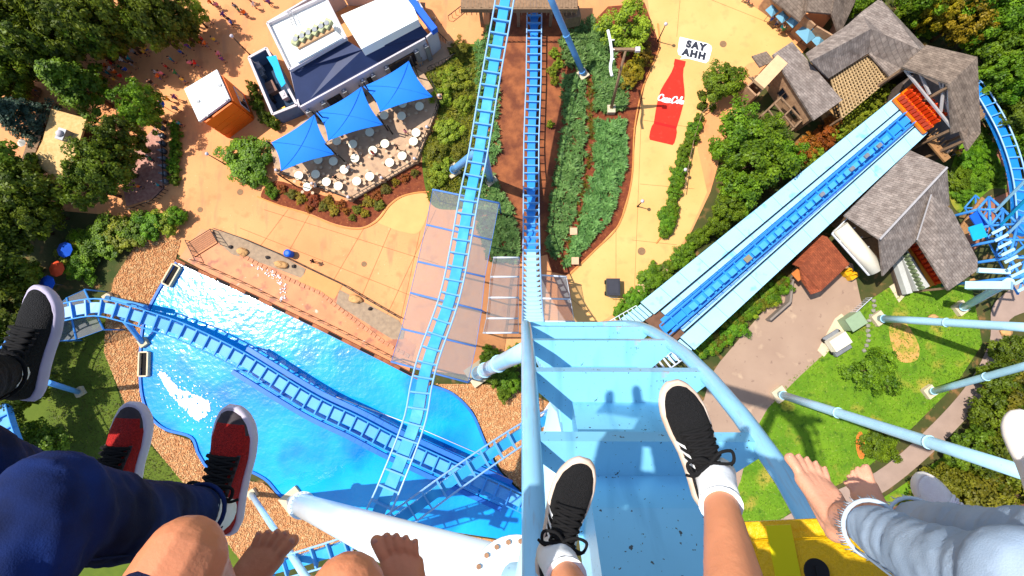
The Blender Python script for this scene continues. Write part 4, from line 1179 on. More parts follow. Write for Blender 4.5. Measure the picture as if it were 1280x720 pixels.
# blue sails
def sail(px, zs, label):
    c = [P(px[i][0], px[i][1], zs[i]) for i in range(4)]
    n = 14; V = []; Fc = []
    for i in range(n+1):
        for j in range(n+1):
            s, t = i/n, j/n
            p = (c[0]*(1-s)*(1-t)+c[1]*s*(1-t)+c[2]*s*t+c[3]*(1-s)*t)
            ctr = (c[0]+c[1]+c[2]+c[3])/4
            # concave edges
            e = (4*s*(1-s))*(abs(2*t-1)**6)+(4*t*(1-t))*(abs(2*s-1)**6)
            p = p+(ctr-p)*.10*e
            V.append(p)
    for i in range(n):
        for j in range(n):
            a = i*(n+1)+j; Fc.append((a, a+n+1, a+n+2, a+1))
    V2 = [p-Vector((0, 0, .03)) for p in V]
    o = len(V)
    root = thing('shade_sail', label, 'shade sail', (c[0].x, c[0].y, zt))
    mb = MB(); mb.add(V, Fc, 0, True); mb.add(V2, [f[::-1] for f in Fc], 0, True); mb.build('canopy', m_sail, root)
    ct = sum(c, Vector())/4
    for a_, b_ in ((1, 3), (0, 2)):
        q = MB(); q.tube([(c[a_].lerp(c[b_], t)*1.0)*(1)+Vector((0, 0, (sum(c, Vector())/4).z-(c[a_].z+c[b_].z)/2))*(4*t*(1-t))+Vector((0, 0, .02)) for t in [k/10 for k in range(11)]], .025, 5); q.build('seam', m_sail2, root)
    for p in c:
        q = MB(); e = p+(p-ct).normalized()*.5; q.tube([(e.x, e.y, zt-.3), (e.x, e.y, p.z+.2)], .09, 8); q.tube([p, (e.x, e.y, p.z+.1)], .03, 6); q.build('mast', m_black, root)
m_sail2 = M('sail_seam', (20, 108, 220), var=.04, rough=.8)
m_sail = M('sail_fabric', (28, 132, 246), var=.04, vs=.5, rough=.75)
sail([(339, 178), (393, 143), (418, 193), (351, 214)], (3.2, 5.4, 3.2, 5.0), 'blue four cornered shade sail beside the yellow cart')
sail([(395, 141), (452, 108), (479, 156), (410, 176)], (3.2, 5.4, 3.2, 5.0), 'blue shade sail in the middle of the three over the terrace')
sail([(454, 108), (511, 76), (541, 121), (475, 140)], (3.2, 5.4, 3.2, 5.0), 'blue shade sail beside the steps at the terrace end')
# tables with attached stools
m_tab = M('cream_table', (255, 246, 214), var=.04, rough=.5, k=1.2)
m_stool = M('tan_stool', (216, 182, 146), var=.05, rough=.6)
tproto = None
def table_at(x, y, ang, label, group):
    global tproto
    if tproto is None:
        r = thing('terrace_table', label, 'table', (x, y, zt), group)
        q = MB(); q.cyl((0, 0, .70), (0, 0, .75), .56, n=24); q.cyl((0, 0, .66), (0, 0, .70), .5, n=24); link('table_top', q.mesh('table_top', m_tab), r)
        q = MB(); q.cyl((0, 0, .03), (0, 0, .66), .06, n=10); q.cyl((0, 0, 0), (0, 0, .04), .3, n=16); link('pedestal', q.mesh('pedestal', m_steel), r)
        for k in range(4):
            a = k*math.pi/2+.3; cx, cy = .92*math.cos(a), .92*math.sin(a)
            q = MB(); q.cyl((cx, cy, .42), (cx, cy, .47), .2, n=14); st = link('stool_seat', q.mesh('stool_seat', m_stool), r)
            q = MB(); q.tube([(cx*.15, cy*.15, .15), (cx*.8, cy*.8, .15), (cx, cy, .42)], .03, 6); link('stool_arm', q.mesh('stool_arm', m_steel), r)
        tproto = r
    else:
        r = copy_tree(tproto); r.location = (x, y, zt); tag(r, label, 'table', group)
    r.rotation_euler.z = ang
    return r
TB = [(360, 515, 0), (430, 522, 0), (348, 582, 0), (270, 588, 1), (398, 617, 1), (453, 636, 1), (538, 614, 1), (598, 592, 1), (520, 443, 0), (598, 388, 0), (612, 472, 1), (668, 441, 1), (530, 508, 1), (690, 528, 1), (748, 497, 1), (446, 428, 1), (800, 430, 1), (812, 390, 1), (745, 313, 0), (828, 268, 0), (750, 255, 0), (665, 310, 1), (480, 560, 1), (310, 640, 1)]
for k, (zx, zy, lit) in enumerate(TB):
    p = P(300+zx/3.692, 60+zy/3.692, zt+.75)
    table_at(p.x, p.y, k*.7, 'round cream table with four stools on the sunny terrace' if lit else 'round cream table with four stools in the shade of blue sails', 'tables in the sun' if lit else 'tables under the sails')
for k, (zx, zy) in enumerate([(395, 640), (350, 645), (655, 585), (480, 600), (690, 470), (345, 610)]):
    pass
# steps and ramp right of building
ra = P(530, 60, .3)
mb = MB(); mb.prism([P(u, v, .3) for u, v in [(535, 42), (556, 54), (570, 66), (552, 80), (530, 92), (512, 78)]], -.03, .3); tag(mb.build('terrace_ramp', M('ramp_paving', (196, 158, 126), var=.1, rough=.85), loc=ra), kind='structure')
q = MB()
for a, b in [((505, -2), (570, 62)), ((570, 66), (534, 84)), ((560, 20), (578, 6))]:
    A, B = P(*a, 1.0), P(*b, 1.0); q.beam(A, B, .08, .08)
    n = int((B-A).length/.5)
    for k in range(n+1):
        p = A.lerp(B, k/n); q.beam((p.x, p.y, 0), p, .05, .05, up=(0, 1, 0))
tag(q.build('ramp_railing', m_black, loc=ra), 'black railing along the ramp beside the white building', 'railing')
for k, (u, v) in enumerate([(528, 8), (541, 26), (562, 56), (524, 76)]):
    p = P(u, v, 1.0); q = MB(); q.box((p.x, p.y, .55), (.6, .6, 1.1)); q.box((p.x, p.y, 1.16), (.8, .8, .12)); q.ball((p.x, p.y, 1.45), .24, 10, 6)
    tag(q.build('stone_pier', m_stone, loc=(p.x, p.y, 0)), 'stone pier with pale globe along the ramp railing', 'pier', 'piers of the ramp railing')

# ---- orange kiosk
m_or = M('orange_paint', (255, 104, 20), var=.03, vs=.8, rough=.5, k=.95)
kc = P(270, 130, 0)
ki = thing('orange_kiosk', 'orange kiosk with a white flat roof standing on the plaza', 'kiosk', (kc.x, kc.y, 0))
kp = [(239, 118), (277, 94), (291, 127), (256, 153)]
wk, kpts = walls(ki, kp, 5.0, m_or)
mb = MB(); mb.prism([P(u, v, 4.35) for u, v in [(237, 116), (277, 92), (293, 128), (255, 156)]], 5.0, 5.35, 0, 1); mb.build('roof', [m_wroof, m_wall], ki)
for u, v in [(247, 126), (274, 106), (283, 124), (258, 144)]:
    p = P(u, v, 5.5); q = MB(); q.box((p.x, p.y, 5.42), (.4, .3, .14)); q.build('roof_vent', m_steel, ki)
window(wk[1], .15, .85, 1.0, 3.0, m_wall, m_glass, 1)
window(wk[1], .15, .85, 1.0, 3.0, m_wall, m_glass, -1)
a, b = wk[2][1], wk[2][2]
q = MB(); d = (b-a).normalized(); s = Vector((-d.y, d.x, 0)); s = s if s.dot(kc-a) < 0 else -s
for z in (1.0, 2.2, 3.2): q.beam(Vector((a.x, a.y, z))+s*.12, Vector((b.x, b.y, z))+s*.12, .05, .06)
q.build('wall_seam', m_or, ki)

# ---- tan straw pavilion left
pv = P(75, 180, 0)
pav = thing('straw_pavilion', 'pavilion with a tan straw roof and roof vent among dark trees', 'pavilion', (pv.x, pv.y, 0))
walls(pav, [(66, 140), (104, 150), (80, 224), (42, 204)], 3.4, M('dark_timber_wall', (84, 60, 46), var=.2, rough=.9), inset=.8)
roofs(pav, [[(64, 136, 3.8), (108, 148, 3.8), (96, 188, 5.0), (53, 176, 5.0)], [(53, 176, 5.0), (96, 188, 5.0), (82, 228, 3.8), (39, 204, 3.8)]], m_thatch, .3)
p = P(75, 167, 5.6); q = MB(); q.box((p.x, p.y, 5.0), (1.0, 1.4, 1.1), Matrix.Rotation(-.3, 3, 'Z')); vv = q.build('roof_vent', m_steel, pav)
q = MB(); q.ball((p.x, p.y, 5.6), .42, 12, 8); q.build('vent_dome', m_wall, vv)
mb = MB(); mb.prism([P(u, v, .12) for u, v in [(50, 130), (64, 136), (36, 214), (24, 208)]], .0, .12)
bw = mb.build('boardwalk', m_wood, loc=P(50, 130, 0)); tag(bw, kind='structure')
for k in range(26):
    t = k/26; a = P(50-26*t, 130+78*t, .14); b = P(64-28*t, 136+78*t, .14)
    q = MB(); q.beam(a, b, .24, .06); q.build('plank', m_wood, bw)
sh = P(15, 103, 0)
shed = thing('grey_shed', 'small grey shingled shed roof half hidden in the wood', 'shed', (sh.x, sh.y, 0))
walls(shed, [(6, 92), (28, 100), (22, 116), (2, 110)], 2.6, m_wood)
roofs(shed, [[(12, 85, 3.0), (30, 98, 3.0), (24, 119, 3.0), (2, 114, 3.0)]], m_shin2, .2)
# roofs peeping among the trees
for k, (px, lb) in enumerate([([(146, 4), (160, -6), (178, 6), (166, 16)], 'small orange roofed hut at the top of the wood'), ([(122, 18), (136, 12), (144, 26), (130, 34)], 'little tan roofed hut between the dark trees')]):
    c = P(px[0][0]+10, px[0][1]+4, 0); hh = thing('wood_hut', lb, 'hut', (c.x, c.y, 0))
    walls(hh, px, 2.6, m_wood, inset=.2)
    m4 = ((px[0][0]+px[1][0])/2, (px[0][1]+px[1][1])/2, 3.8); m5 = ((px[2][0]+px[3][0])/2, (px[2][1]+px[3][1])/2, 3.8)
    roofs(hh, [[px[0]+(2.8,), m4, m5, px[3]+(2.8,)], [m4, px[1]+(2.8,), px[2]+(2.8,), m5]], M('orange_hut_roof', (214, 128, 70), var=.12, rough=.8) if k == 0 else m_thatch)

# ---- station roofs at upper right
ca = P(1090, 50, 0)
stA = thing('queue_house', 'L shaped house with grey shingle roof around a timber lattice court', 'building', (ca.x, ca.y, 0))
walls(stA, [(1020, 76), (1060, 34), (1098, 4), (1166, 74), (1130, 82), (1115, 95), (1086, 64), (1038, 94)], 4.2, m_wood, inset=.3)
roofs(stA, [[(1014, 76, 6.6), (1036, 98, 4.4), (1086, 66, 4.4), (1089, 36, 6.6)],
            [(1089, 36, 6.6), (1086, 66, 4.4), (1115, 98, 4.4), (1128, 86, 4.4), (1172, 78, 5.0), (1150, 62, 6.6)],
            [(1059, 31, 4.6), (1078, 14, 4.6), (1100, -2, 4.6), (1174, 77, 4.8), (1150, 62, 6.6), (1089, 36, 6.6)],
            [(1014, 76, 6.6), (1089, 36, 6.6), (1059, 31, 4.6), (1008, 66, 4.6)]], m_shin)
# lattice court
lt = thing('timber_lattice', 'timber lattice pergola over the queue court', 'pergola', P(1040, 97, 3.6))
A, B, C_, D = P(1037, 97, 3.6), P(1086, 66, 3.6), P(1110, 100, 3.6), P(1052, 148, 3.6)
for k in range(13):
    t = k/12
    q = MB(); q.beam(A.lerp(D, t), B.lerp(C_, t), .14, .14); q.build('slat', M('lattice_wood', (196, 164, 118), var=.15, rough=.85), lt)
for k in range(17):
    t = k/16
    q = MB(); q.beam(A.lerp(B, t)+Vector((0, 0, .15)), D.lerp(C_, t)+Vector((0, 0, .15)), .14, .14); q.build('slat', MATS['lattice_wood'], lt)
for p in (A, B, C_, D):
    q = MB(); q.beam((p.x, p.y, 0), p, .25, .25, up=(0, 1, 0)); q.build('post', m_wood, lt)
mb = MB(); mb.prism([Vector((p.x, p.y, 0)) for p in (A, B, C_, D)], -.02, .05); tag(mb.build('court_floor', M('court_floor', (196, 150, 92), rgb2=(96, 76, 54), vs=1.2, rough=.9, sharp=(.45, .55)), loc=(A.x, A.y, 0)), kind='structure')
# station B gable over the train
cb = P(1185, 110, 0)
stB = thing('station_roof', 'steep shingle gable roof over the orange train', 'roof', (cb.x, cb.y, 0))
roofs(stB, [[(1128, 83, 8.2), (1158, 56, 8.2), (1222, 71, 10.2), (1187, 105, 10.2)], [(1187, 105, 10.2), (1222, 71, 10.2), (1226, 166, 7.2), (1210, 188, 7.0), (1201, 164, 7.2), (1191, 167, 7.4)]], m_shin2, .3)
for u, v, z in [(1132, 84, 8), (1160, 60, 8), (1190, 162, 7.2), (1220, 162, 7.2), (1206, 176, 7.0), (1187, 108, 9.8)]:
    p = P(u, v, z); q = MB(); q.beam((p.x, p.y, 0), (p.x, p.y, z), .3, .3, up=(0, 1, 0)); q.build('post', m_wood, stB)
m_truss = M('pale_truss', (186, 180, 178), var=.1, rough=.6)
for a, b in [((1130, 86, 7.6), (1190, 160, 7.4)), ((1132, 88, 7.7), (1172, 94, 8.6)), ((1172, 94, 8.6), (1190, 150, 7.4)), ((1150, 92, 8.0), (1162, 118, 7.6)), ((1180, 104, 9.0), (1176, 140, 7.4)), ((1186, 108, 9.4), (1186, 140, 7.6))]:
    q = MB(); q.beam(P(*a), P(*b), .22, .22); q.build('truss', m_truss, stB)
# platform below the roof
m_plat = M('platform_floor', (112, 96, 86), var=.2, vs=2, rough=.9)
mb = MB(); mb.prism([P(u, v, 3.2) for u, v in [(1128, 104), (1160, 76), (1205, 120), (1205, 176), (1180, 196), (1164, 170)]], 0, 3.2); pb = mb.build('platform', m_plat, loc=P(1128, 104, 0)); tag(pb, 'dark station platform under the steep gable roof', 'platform')
q = MB(); q.beam(P(1160, 172, 3.6), P(1184, 200, 3.6), .9, .25)
for s in range(8):
    a = P(1160+3*s, 170+3.6*s, 3.8); q.beam(a, a+Vector((1.1, .9, 0)), .12, .1)
tag(q.build('exit_bridge', M('exit_wood', (176, 130, 84), var=.12, rough=.85), loc=P(1160, 172, 3.2)), 'narrow timber exit walkway beside the station platform', 'walkway')
# second station building C
cc = P(1140, 280, 0)
stC = thing('station_house', 'large grey shingled station house beside the brake run', 'building', (cc.x, cc.y, 0))
walls(stC, [(1062, 270), (1138, 196), (1180, 214), (1184, 252), (1108, 330), (1100, 296)], 4.6, m_wood, inset=.5)
roofs(stC, [[(1056, 269, 5.6), (1138, 188, 5.6), (1184, 209, 8.6), (1100, 299, 8.6)],
            [(1100, 299, 8.6), (1184, 209, 8.6), (1187, 256, 6.0), (1170, 272, 6.2), (1146, 300, 6.6), (1104, 345, 5.2)],
            [(1164, 244, 8.4), (1190, 262, 7.4), (1222, 324, 5.6), (1222, 338, 5.4), (1186, 363, 5.4), (1146, 299, 6.8)]], m_shin, .3)
q = MB(); q.beam(P(1164, 243, 8.75), P(1146, 300, 7.0), .12, .08); q.build('ridge_cap', m_truss, stC)
q = MB(); q.beam(P(1100, 299, 8.9), P(1184, 209, 8.9), .2, .1); q.build('ridge_cap', m_truss, stC)
for u, v, z in [(1186, 360, 5), (1220, 334, 5), (1146, 302, 6)]:
    p = P(u, v, z); q = MB(); q.beam((p.x, p.y, 0), (p.x, p.y, z), .25, .25, up=(0, 1, 0)); q.build('post', m_wood, stC)
# maintenance bay train under the open gable
def train(origin, along, across, rows, seats, label, name='parked_train', body=None, seatm=None, dx=.56, dy=1.15):
    root = thing(name, label, 'train', origin)
    along = along.normalized(); across = across.normalized()
    rot = Matrix((across, along, Vector((0, 0, 1)))).transposed()
    for r in range(rows):
        c = origin+along*(r-(rows-1)/2)*dy*1.15
        q = MB(); q.box(c+Vector((0, 0, .25)), (seats*dx+.3, dy*1.02, .35), rot); q.box(c+Vector((0, 0, .45))+along*.5, (seats*dx+.3, .12, .6), rot)
        ch = q.build('car_body', body, root)
        for k in range(seats):
            s = c+across*(k-(seats-1)/2)*dx
            q = MB(); q.box(s+Vector((0, 0, .58)), (dx*.8, .5, .2), rot); q.box(s+Vector((0, 0, 1.0))-along*.22, (dx*.78, .16, .9), rot)
            q.ball(s+Vector((0, 0, 1.5))-along*.2, (.14, .12, .14), 8, 5)
            q.tube([s+Vector((0, 0, 1.35))-along*.1, s+Vector((0, 0, 1.25))+along*.16, s+Vector((0, 0, .8))+along*.2], .07, 6)
            q.build('seat', seatm, ch)
    return root
m_trO = M('train_orange', (255, 128, 16), var=.06, rough=.4)
m_trR = M('train_seat_red', (232, 70, 14), var=.08, rough=.5)

# ================================================================== BRAKE RUN AND STATION DECK
ZD = 5.0
e0, e1 = P(801, 378, ZD), P(1125, 116, ZD)         # upper edge
f0, f1 = P(868, 437, ZD), P(1160, 166, ZD)         # lower edge
def across(t, s, dz=0.0):
    """t along the run (0 lower end, 1 station), s across (0 upper edge, 1 lower edge)"""
    a = e0.lerp(e1, t); b = f0.lerp(f1, t)
    return a.lerp(b, s)+Vector((0, 0, dz))
m_deckp = M('pale_deck', (176, 230, 254), var=.04, vs=.6, rough=.6, k=1.25)
add_layer(m_deckp, (130, 206, 248), .5, .62, .72)
m_deckb = M('blue_deck', (60, 162, 242), var=.08, vs=.8, rough=.5)
m_slot = M('deck_slot', (20, 40, 60), var=.1, rough=.8)
run = thing('brake_run', 'long pale blue brake run deck leading into the station', 'deck', (e0.x, e0.y, 0))
def strip(s0, s1, dz, mat, name, t0=0.0, t1=1.0, th=.3, n=1):
    for k in range(n):
        a = t0+(t1-t0)*k/n; b = t0+(t1-t0)*(k+1)/n-(.0012 if n > 1 else 0)
        mb = MB(); mb.slab([across(a, s0, dz), across(b, s0, dz), across(b, s1, dz), across(a, s1, dz)], th); mb.build(name, mat, run)
strip(0, 1, -.25, m_slot, 'sub_deck', .06)
strip(.0, .25, .05, m_deckp, 'deck_plate', .0, 1, n=14)
strip(.285, .36, .05, m_deckp, 'deck_plate', .02, 1, n=14)
strip(.37, .64, -.12, m_deckb, 'track_bed', .0, 1, .2)
strip(.65, .71, .05, m_deckp, 'deck_plate', .02, 1, n=14)
strip(.745, 1.0, .05, m_deckp, 'deck_plate', .0, 1, n=14)
# track on the bed
br = [across(t, .505, .55) for t in [-.02+1.06*k/12 for k in range(13)]]
track('blue straight brake track between the pale deck strips', br, W=1.5, sw=.8, off=.2, sdep=.35, sp=1.6, ms=m_deep, mr=M('brake_rail', (64, 146, 232), var=.05, rough=.4), mt=m_deep)
m_fin = M('brake_fin', (90, 190, 250), var=.05, rough=.35, metal=.2)
for k in range(26):
    t = .08+.8*k/26
    q = MB(); q.slab([across(t, .462, .86), across(t+.022, .462, .86), across(t+.022, .552, .86), across(t, .552, .86)], .12)
    q.build('brake_panel', m_fin if k not in (7,) else M('rust_panel', (150, 140, 112), var=.1), run)
for s in (.36, .65):
    q = MB(); q.beam(across(.02, s, .5), across(.98, s, .5), .06, .06)
    for k in range(30):
        p = across(.02+.96*k/29, s, 0); q.beam(p, p+Vector((0, 0, .5)), .05, .05, up=(0, 1, 0))
    q.build('guard_rail', m_rb, run)
for u, v in [(.72, .505), (.78, .5), (.83, .51), (.6, .5)]:
    p = across(u, v, .95); q = MB(); q.box(p, (.6, .4, .35), Matrix.Rotation(.7, 3, 'Z')); q.build('brake_motor', m_steel, run)
for t in (.05, .28, .5, .75, .95):
    for s in (.12, .5, .88):
        p = across(t, s, -.4); q = MB(); q.cyl((p.x, p.y, 0), p, .3, n=10); q.build('deck_column', m_pale, run)
# stairs at the lower end
for s0, s1, nm in [(.02, .24, 0), (.76, .98, 1)]:
    for k in range(6):
        t = -.004-.011*k
        q = MB(); q.slab([across(t, s0, -.1-.28*k), across(t-.010, s0, -.1-.28*k), across(t-.010, s1, -.1-.28*k), across(t, s1, -.1-.28*k)], .08); q.build('stair_tread', m_deckp, run)
q = MB(); q.slab([across(-.03, .25, -.6), across(.02, .25, -.4), across(.02, .75, -.4), across(-.03, .75, -.6)], .2); q.build('end_plate', M('rust_plate', (120, 84, 62), var=.2, rough=.8), run)
# railing catwalk at the low end of the run
cw = thing('catwalk', 'white railed catwalk below the end of brake run', 'catwalk', P(760, 400, 3))
q = MB(); A, B = P(757, 404, 3.0), P(795, 382, 3.0)
q.beam(A, B, .08, .08); q.beam(A+Vector((.3, -1.6, 0)), B+Vector((.9, -1.2, 0)), .08, .08); q.build('rail', m_beamw, cw)
for k in range(8):
    t = k/7; q = MB(); q.beam(A.lerp(B, t), A.lerp(B, t)+Vector((.3+.6*t, -1.6+.4*t, 0)), .1, .06); q.build('rung', m_beamw, cw)
ladder_lab = 'white lattice service stair seen below the crest track'
sv = thing('service_stair', ladder_lab, 'stair', P(820, 450, 2))
A, B = P(806, 462, 6), P(850, 432, 4)
for o in (0, .9):
    q = MB(); q.beam(A+Vector((o, -o*1.3, 0)), B+Vector((o, -o*1.3, 0)), .12, .12); q.build('stringer', m_beamw, sv)
for k in range(9):
    t = k/8; q = MB(); q.beam(A.lerp(B, t), A.lerp(B, t)+Vector((.9, -1.17, 0)), .2, .06); q.build('tread', m_beamw, sv)
sv2 = thing('service_stair', 'white lattice ladder seen left of the crest spine', 'stair', P(690, 510, 6))
A, B = P(676, 505, 9), P(700, 492, 9)
for k in range(5):
    q = MB(); p = P(680+4*k, 514-4*k, 9); q.beam(p, p+Vector((.9, 1.3, 0)), .12, .08); q.build('tread', m_beamw, sv2)
for o in (0, 1):
    q = MB(); q.beam(P(676, 520, 9)+Vector((o*.9, o*1.3, 0)), P(702, 494, 9)+Vector((o*.9, o*1.3, 0)), .12, .1); q.build('stringer', m_beamw, sv2)
# orange train in the station
al = (e1-e0).normalized(); ac = Vector((al.y, -al.x, 0))
tp = P(1154, 132, ZD+1.2); train(Vector((tp.x, tp.y, ZD+.2)), al, ac, 3, 10, 'orange train with red seats waiting under the station roof', body=m_trO, seatm=m_trR, dx=.5, dy=.95)
# maintenance bay (open end of the station house)
t2p = P(1150, 333, 3.5)
train(Vector((t2p.x+.5, t2p.y+.5, 2.4)), Vector((-al.y, al.x, 0))*-1, al*-1, 2, 9, 'red seated train parked in the open bay of station house', body=M('white_car', (226, 228, 232), var=.05), seatm=m_trR, dx=.5, dy=1.0) if False else None
bay = thing('maintenance_bay', 'open maintenance bay with red and grey machine rows under gable roof', 'bay', P(1150, 340, 0))
A, B, C_, D = P(1124, 318, 2.2), P(1146, 298, 2.2), P(1186, 352, 2.2), P(1138, 368, 2.2)
q = MB(); q.prism([A, B, C_, D], -.02, .5); q.build('bay_floor', M('bay_floor', (84, 70, 58), var=.2, rough=.9), bay)
dirn = (D-A).normalized()
m_or2 = M('orange_strip', (232, 150, 40), var=.08); m_gr = M('grey_row', (206, 206, 200), var=.06)
for k, (s, mt, w) in enumerate([(.12, m_gr, .7), (.38, m_gr, .5), (.56, m_gr, .9), (.72, m_or2, .6), (.86, m_trR, .7)]):
    a = A.lerp(B, s); b = D.lerp(C_, s)
    L = (b-a).length; n = 10
    row = MB(); row.beam(a+Vector((0, 0, -1.2)), b+Vector((0, 0, -1.2)), w, .8); rw = row.build('machine_row', mt, bay)
    if k in (1, 4):
        for j in range(n):
            p = a.lerp(b, (j+.5)/n); qq = MB(); qq.box(p+Vector((0, 0, -.5)), (.4, .35, .7), Matrix.Rotation(.8, 3, 'Z')); qq.ball(p+Vector((0, 0, -.1)), .18, 8, 5); qq.build('seat', m_trR if k == 4 else M('olive_seat', (120, 134, 96), var=.1), rw)
# white lift tube and steelwork between D and C
lv = thing('white_canopy_beam', 'white rounded canopy beam between red roofed hut and station house', 'beam', P(1070, 300, 3))
q = MB(); q.tube([P(1050, 284, 4.5), P(1096, 338, 4.5)], .9, 16); q.build('canopy_tube', M('cream_panel', (246, 236, 214), var=.04, rough=.6), lv)
for k in range(6):
    t = k/5; a = P(1060, 272, 4.2).lerp(P(1104, 332, 4.2), t); b = P(1040, 292, 4.2).lerp(P(1086, 344, 4.2), t)
    q = MB(); q.beam(a, b, .12, .12); q.build('cross_bar', m_beamw, lv)
    if k < 5:
        a2 = P(1060, 272, 4.2).lerp(P(1104, 332, 4.2), t+.2); q = MB(); q.beam(b, a2, .08, .08); q.build('brace', m_steel, lv)
q = MB(); q.beam(P(1040, 292, 4.2), P(1086, 344, 4.2), .16, .16); q.build('cross_bar', m_beamw, lv)
for u, v in [(1060, 340), (1066, 345)]:
    p = P(u, v, .8); q = MB(); q.box((p.x, p.y, .5), (.9, .7, .9), Matrix.Rotation(.6, 3, 'Z')); q.tube([(p.x-.5, p.y, .9), (p.x, p.y+.3, 1.5), (p.x+.5, p.y, .9)], .1, 6)
    tag(q.build('yellow_machine', M('yellow_machine', (250, 184, 20), var=.06, rough=.5), loc=(p.x, p.y, 0)), 'yellow machine against the wall of the red roofed hut', 'machine', 'yellow machines by the hut')
# red roofed hut
hc = P(1030, 330, 0)
hut = thing('red_roofed_hut', 'small hut with red tiled roof in the service yard', 'hut', (hc.x, hc.y, 0))
walls(hut, [(1004, 336), (1034, 302), (1058, 330), (1026, 360)], 2.8, m_stone, inset=.1)
roofs(hut, [[(1000, 334, 4.0), (1034, 296, 4.0), (1062, 330, 3.0), (1026, 364, 3.0)], [(1000, 334, 4.0), (1026, 364, 3.0), (1014, 368, 2.9), (1002, 350, 2.9)], [(1000, 334, 4.0), (1034, 296, 4.0), (1022, 292, 3.0), (990, 330, 3.0)]], m_redroof, .18)
mb = MB(); p = P(998, 343, 2.6); mb.box(p, (1.2, 1.2, .15), Matrix.Rotation(.7, 3, 'Z')); mb.build('porch_roof', M('orange_tile', (220, 128, 60), var=.1), hut)
# yard wall
q = MB()
for a, b in [((960, 400), (985, 378)), ((985, 378), (988, 352)), ((988, 352), (1004, 330))]:
    q.beam(P(*a, .6), P(*b, .6), .25, 1.2)
tag(q.build('yard_wall', M('grey_wall', (150, 136, 124), var=.1, rough=.9), loc=P(985, 378, 0)), 'low grey wall bounding the service yard by shrubs', 'wall')
# green box, vehicle, pads
p = P(1058, 402, 0); q = MB(); rot = Matrix.Rotation(.55, 3, 'Z')
gb = thing('green_cabinet', 'pale green utility cabinet at the edge of the lawn', 'cabinet', (p.x, p.y, 0))
q.box((p.x, p.y, .9), (1.9, 1.5, 1.8), rot); q.build('cabinet_body', M('sage_paint', (156, 178, 140), var=.06, rough=.6), gb)
q = MB(); q.box((p.x, p.y, 1.86), (2.1, 1.7, .12), rot); q.build('lid', MATS['sage_paint'], gb)
p = P(1042, 428, 0)
vh = thing('utility_cart', 'white boxy utility cart parked between yard and lawn', 'cart', (p.x, p.y, 0))
q = MB(); q.box((p.x-.1, p.y+.1, 1.1), (2.3, 1.5, 1.1), rot); q.box((p.x-.1, p.y+.1, 1.72), (2.0, 1.3, .14), rot); q.build('cargo_box', M('cream_box', (244, 236, 212), var=.04, rough=.5), vh)
q = MB(); fwd = rot @ Vector((0, -1, 0)); q.box(Vector((p.x, p.y, .7))+fwd*1.0, (2.2, .7, .5), rot); q.box(Vector((p.x, p.y, .45)), (2.2, 2.6, .2), rot); q.build('chassis', m_steel, vh)
for sx in (-1, 1):
    for sy_ in (-.8, .9):
        c = Vector((p.x, p.y, .3))+rot @ Vector((sx*1.1, sy_, 0)); ax_ = rot @ Vector((1, 0, 0))
        q = MB(); q.cyl(c-ax_*.1, c+ax_*.1, .3, n=14); q.build('wheel', m_black, vh)
mb = MB(); mb.prism([P(u, v, .08) for u, v in [(1044, 398), (1052, 392), (1064, 404), (1030, 446), (1022, 438)]], -.02, .08); tag(mb.build('concrete_pad', m_conc, loc=P(1044, 398, 0)), kind='structure')
mb = MB(); mb.prism([P(u, v, .1) for u, v in [(1112, 358), (1128, 348), (1136, 364), (1124, 378)]], -.02, .1); tag(mb.build('concrete_pad', m_conc, loc=P(1112, 358, 0)), kind='structure')
# rock drainage line on lawn
for k in range(11):
    boulder(1091-1.1*k+2*math.sin(k), 376+k*6.2, .5, .45, k*40, 'grey stone in the drainage line across the lawn', 'stone', 'stones of the drainage line', M('grey_stone', (166, 160, 146), var=.15, rough=.9), .3)
q = MB(); q.beam(P(1068, 392, 1.2), P(1090, 372, 1.2), .06, .06); q.beam(P(1068, 392, .6), P(1090, 372, .6), .06, .06)
for k in range(9):
    p = P(1068, 392, 1.2).lerp(P(1090, 372, 1.2), k/8); q.beam((p.x, p.y, 0), p, .05, .05, up=(0, 1, 0))
tag(q.build('white_railing', m_beamw, loc=P(1068, 392, 0)), 'short white railing between cabinet and station house', 'railing')
boulder(1213, 354, 1.3, .8, 60, 'tan boulder at the corner of the gable roof')
boulder(1256, 415, 1.4, 1.2, 10, 'round tan boulder beside the garden path')
boulder(1165, 396, 1.0, .6, 0, 'flat tan rock on the lawn by columns')
sheet('orange_bed', [(1071, 544), (1077, 540), (1081, 556), (1080, 572), (1074, 572), (1070, 558)], .03, M('orange_bark', (230, 128, 54), var=.1, rough=.9), smooth=True)

# ---- stone house with timber frame (between walkway and station)
hE = P(1000, 110, 0)
eh = thing('stone_house', 'tan stone house with grey shingle roof and timber frame yard', 'building', (hE.x, hE.y, 0))
we, _ = walls(eh, [(968, 70), (990, 54), (1050, 126), (1018, 148)], 4.4, m_stone, inset=.1)
roofs(eh, [[(966, 68, 5.0), (990, 52, 5.0), (1053, 125, 5.0), (1018, 150, 5.0)]], m_shin, .3)
roofs(eh, [[(940, 70, 3.8), (958, 64, 4.0), (968, 76, 4.0), (950, 84, 3.8)]], m_shin2, .2)
window(we[3], .15, .3, 1.4, 2.8, m_frame, m_glass, -1); window(we[3], .45, .6, 1.4, 2.8, m_frame, m_glass, -1)
window(we[3], .15, .3, 1.4, 2.8, m_frame, m_glass, 1); window(we[3], .45, .6, 1.4, 2.8, m_frame, m_glass, 1)
q = MB(); q.beam(P(948, 106, 4.8), P(977, 75, 4.8), 1.6, .5); q.build('stone_parapet', M('pale_stone', (240, 196, 148), var=.08, rough=.9, bump=.4), eh)
tw, _ = walls(eh, [(934, 108), (946, 98), (956, 108), (946, 120)], 3.6, m_stone)
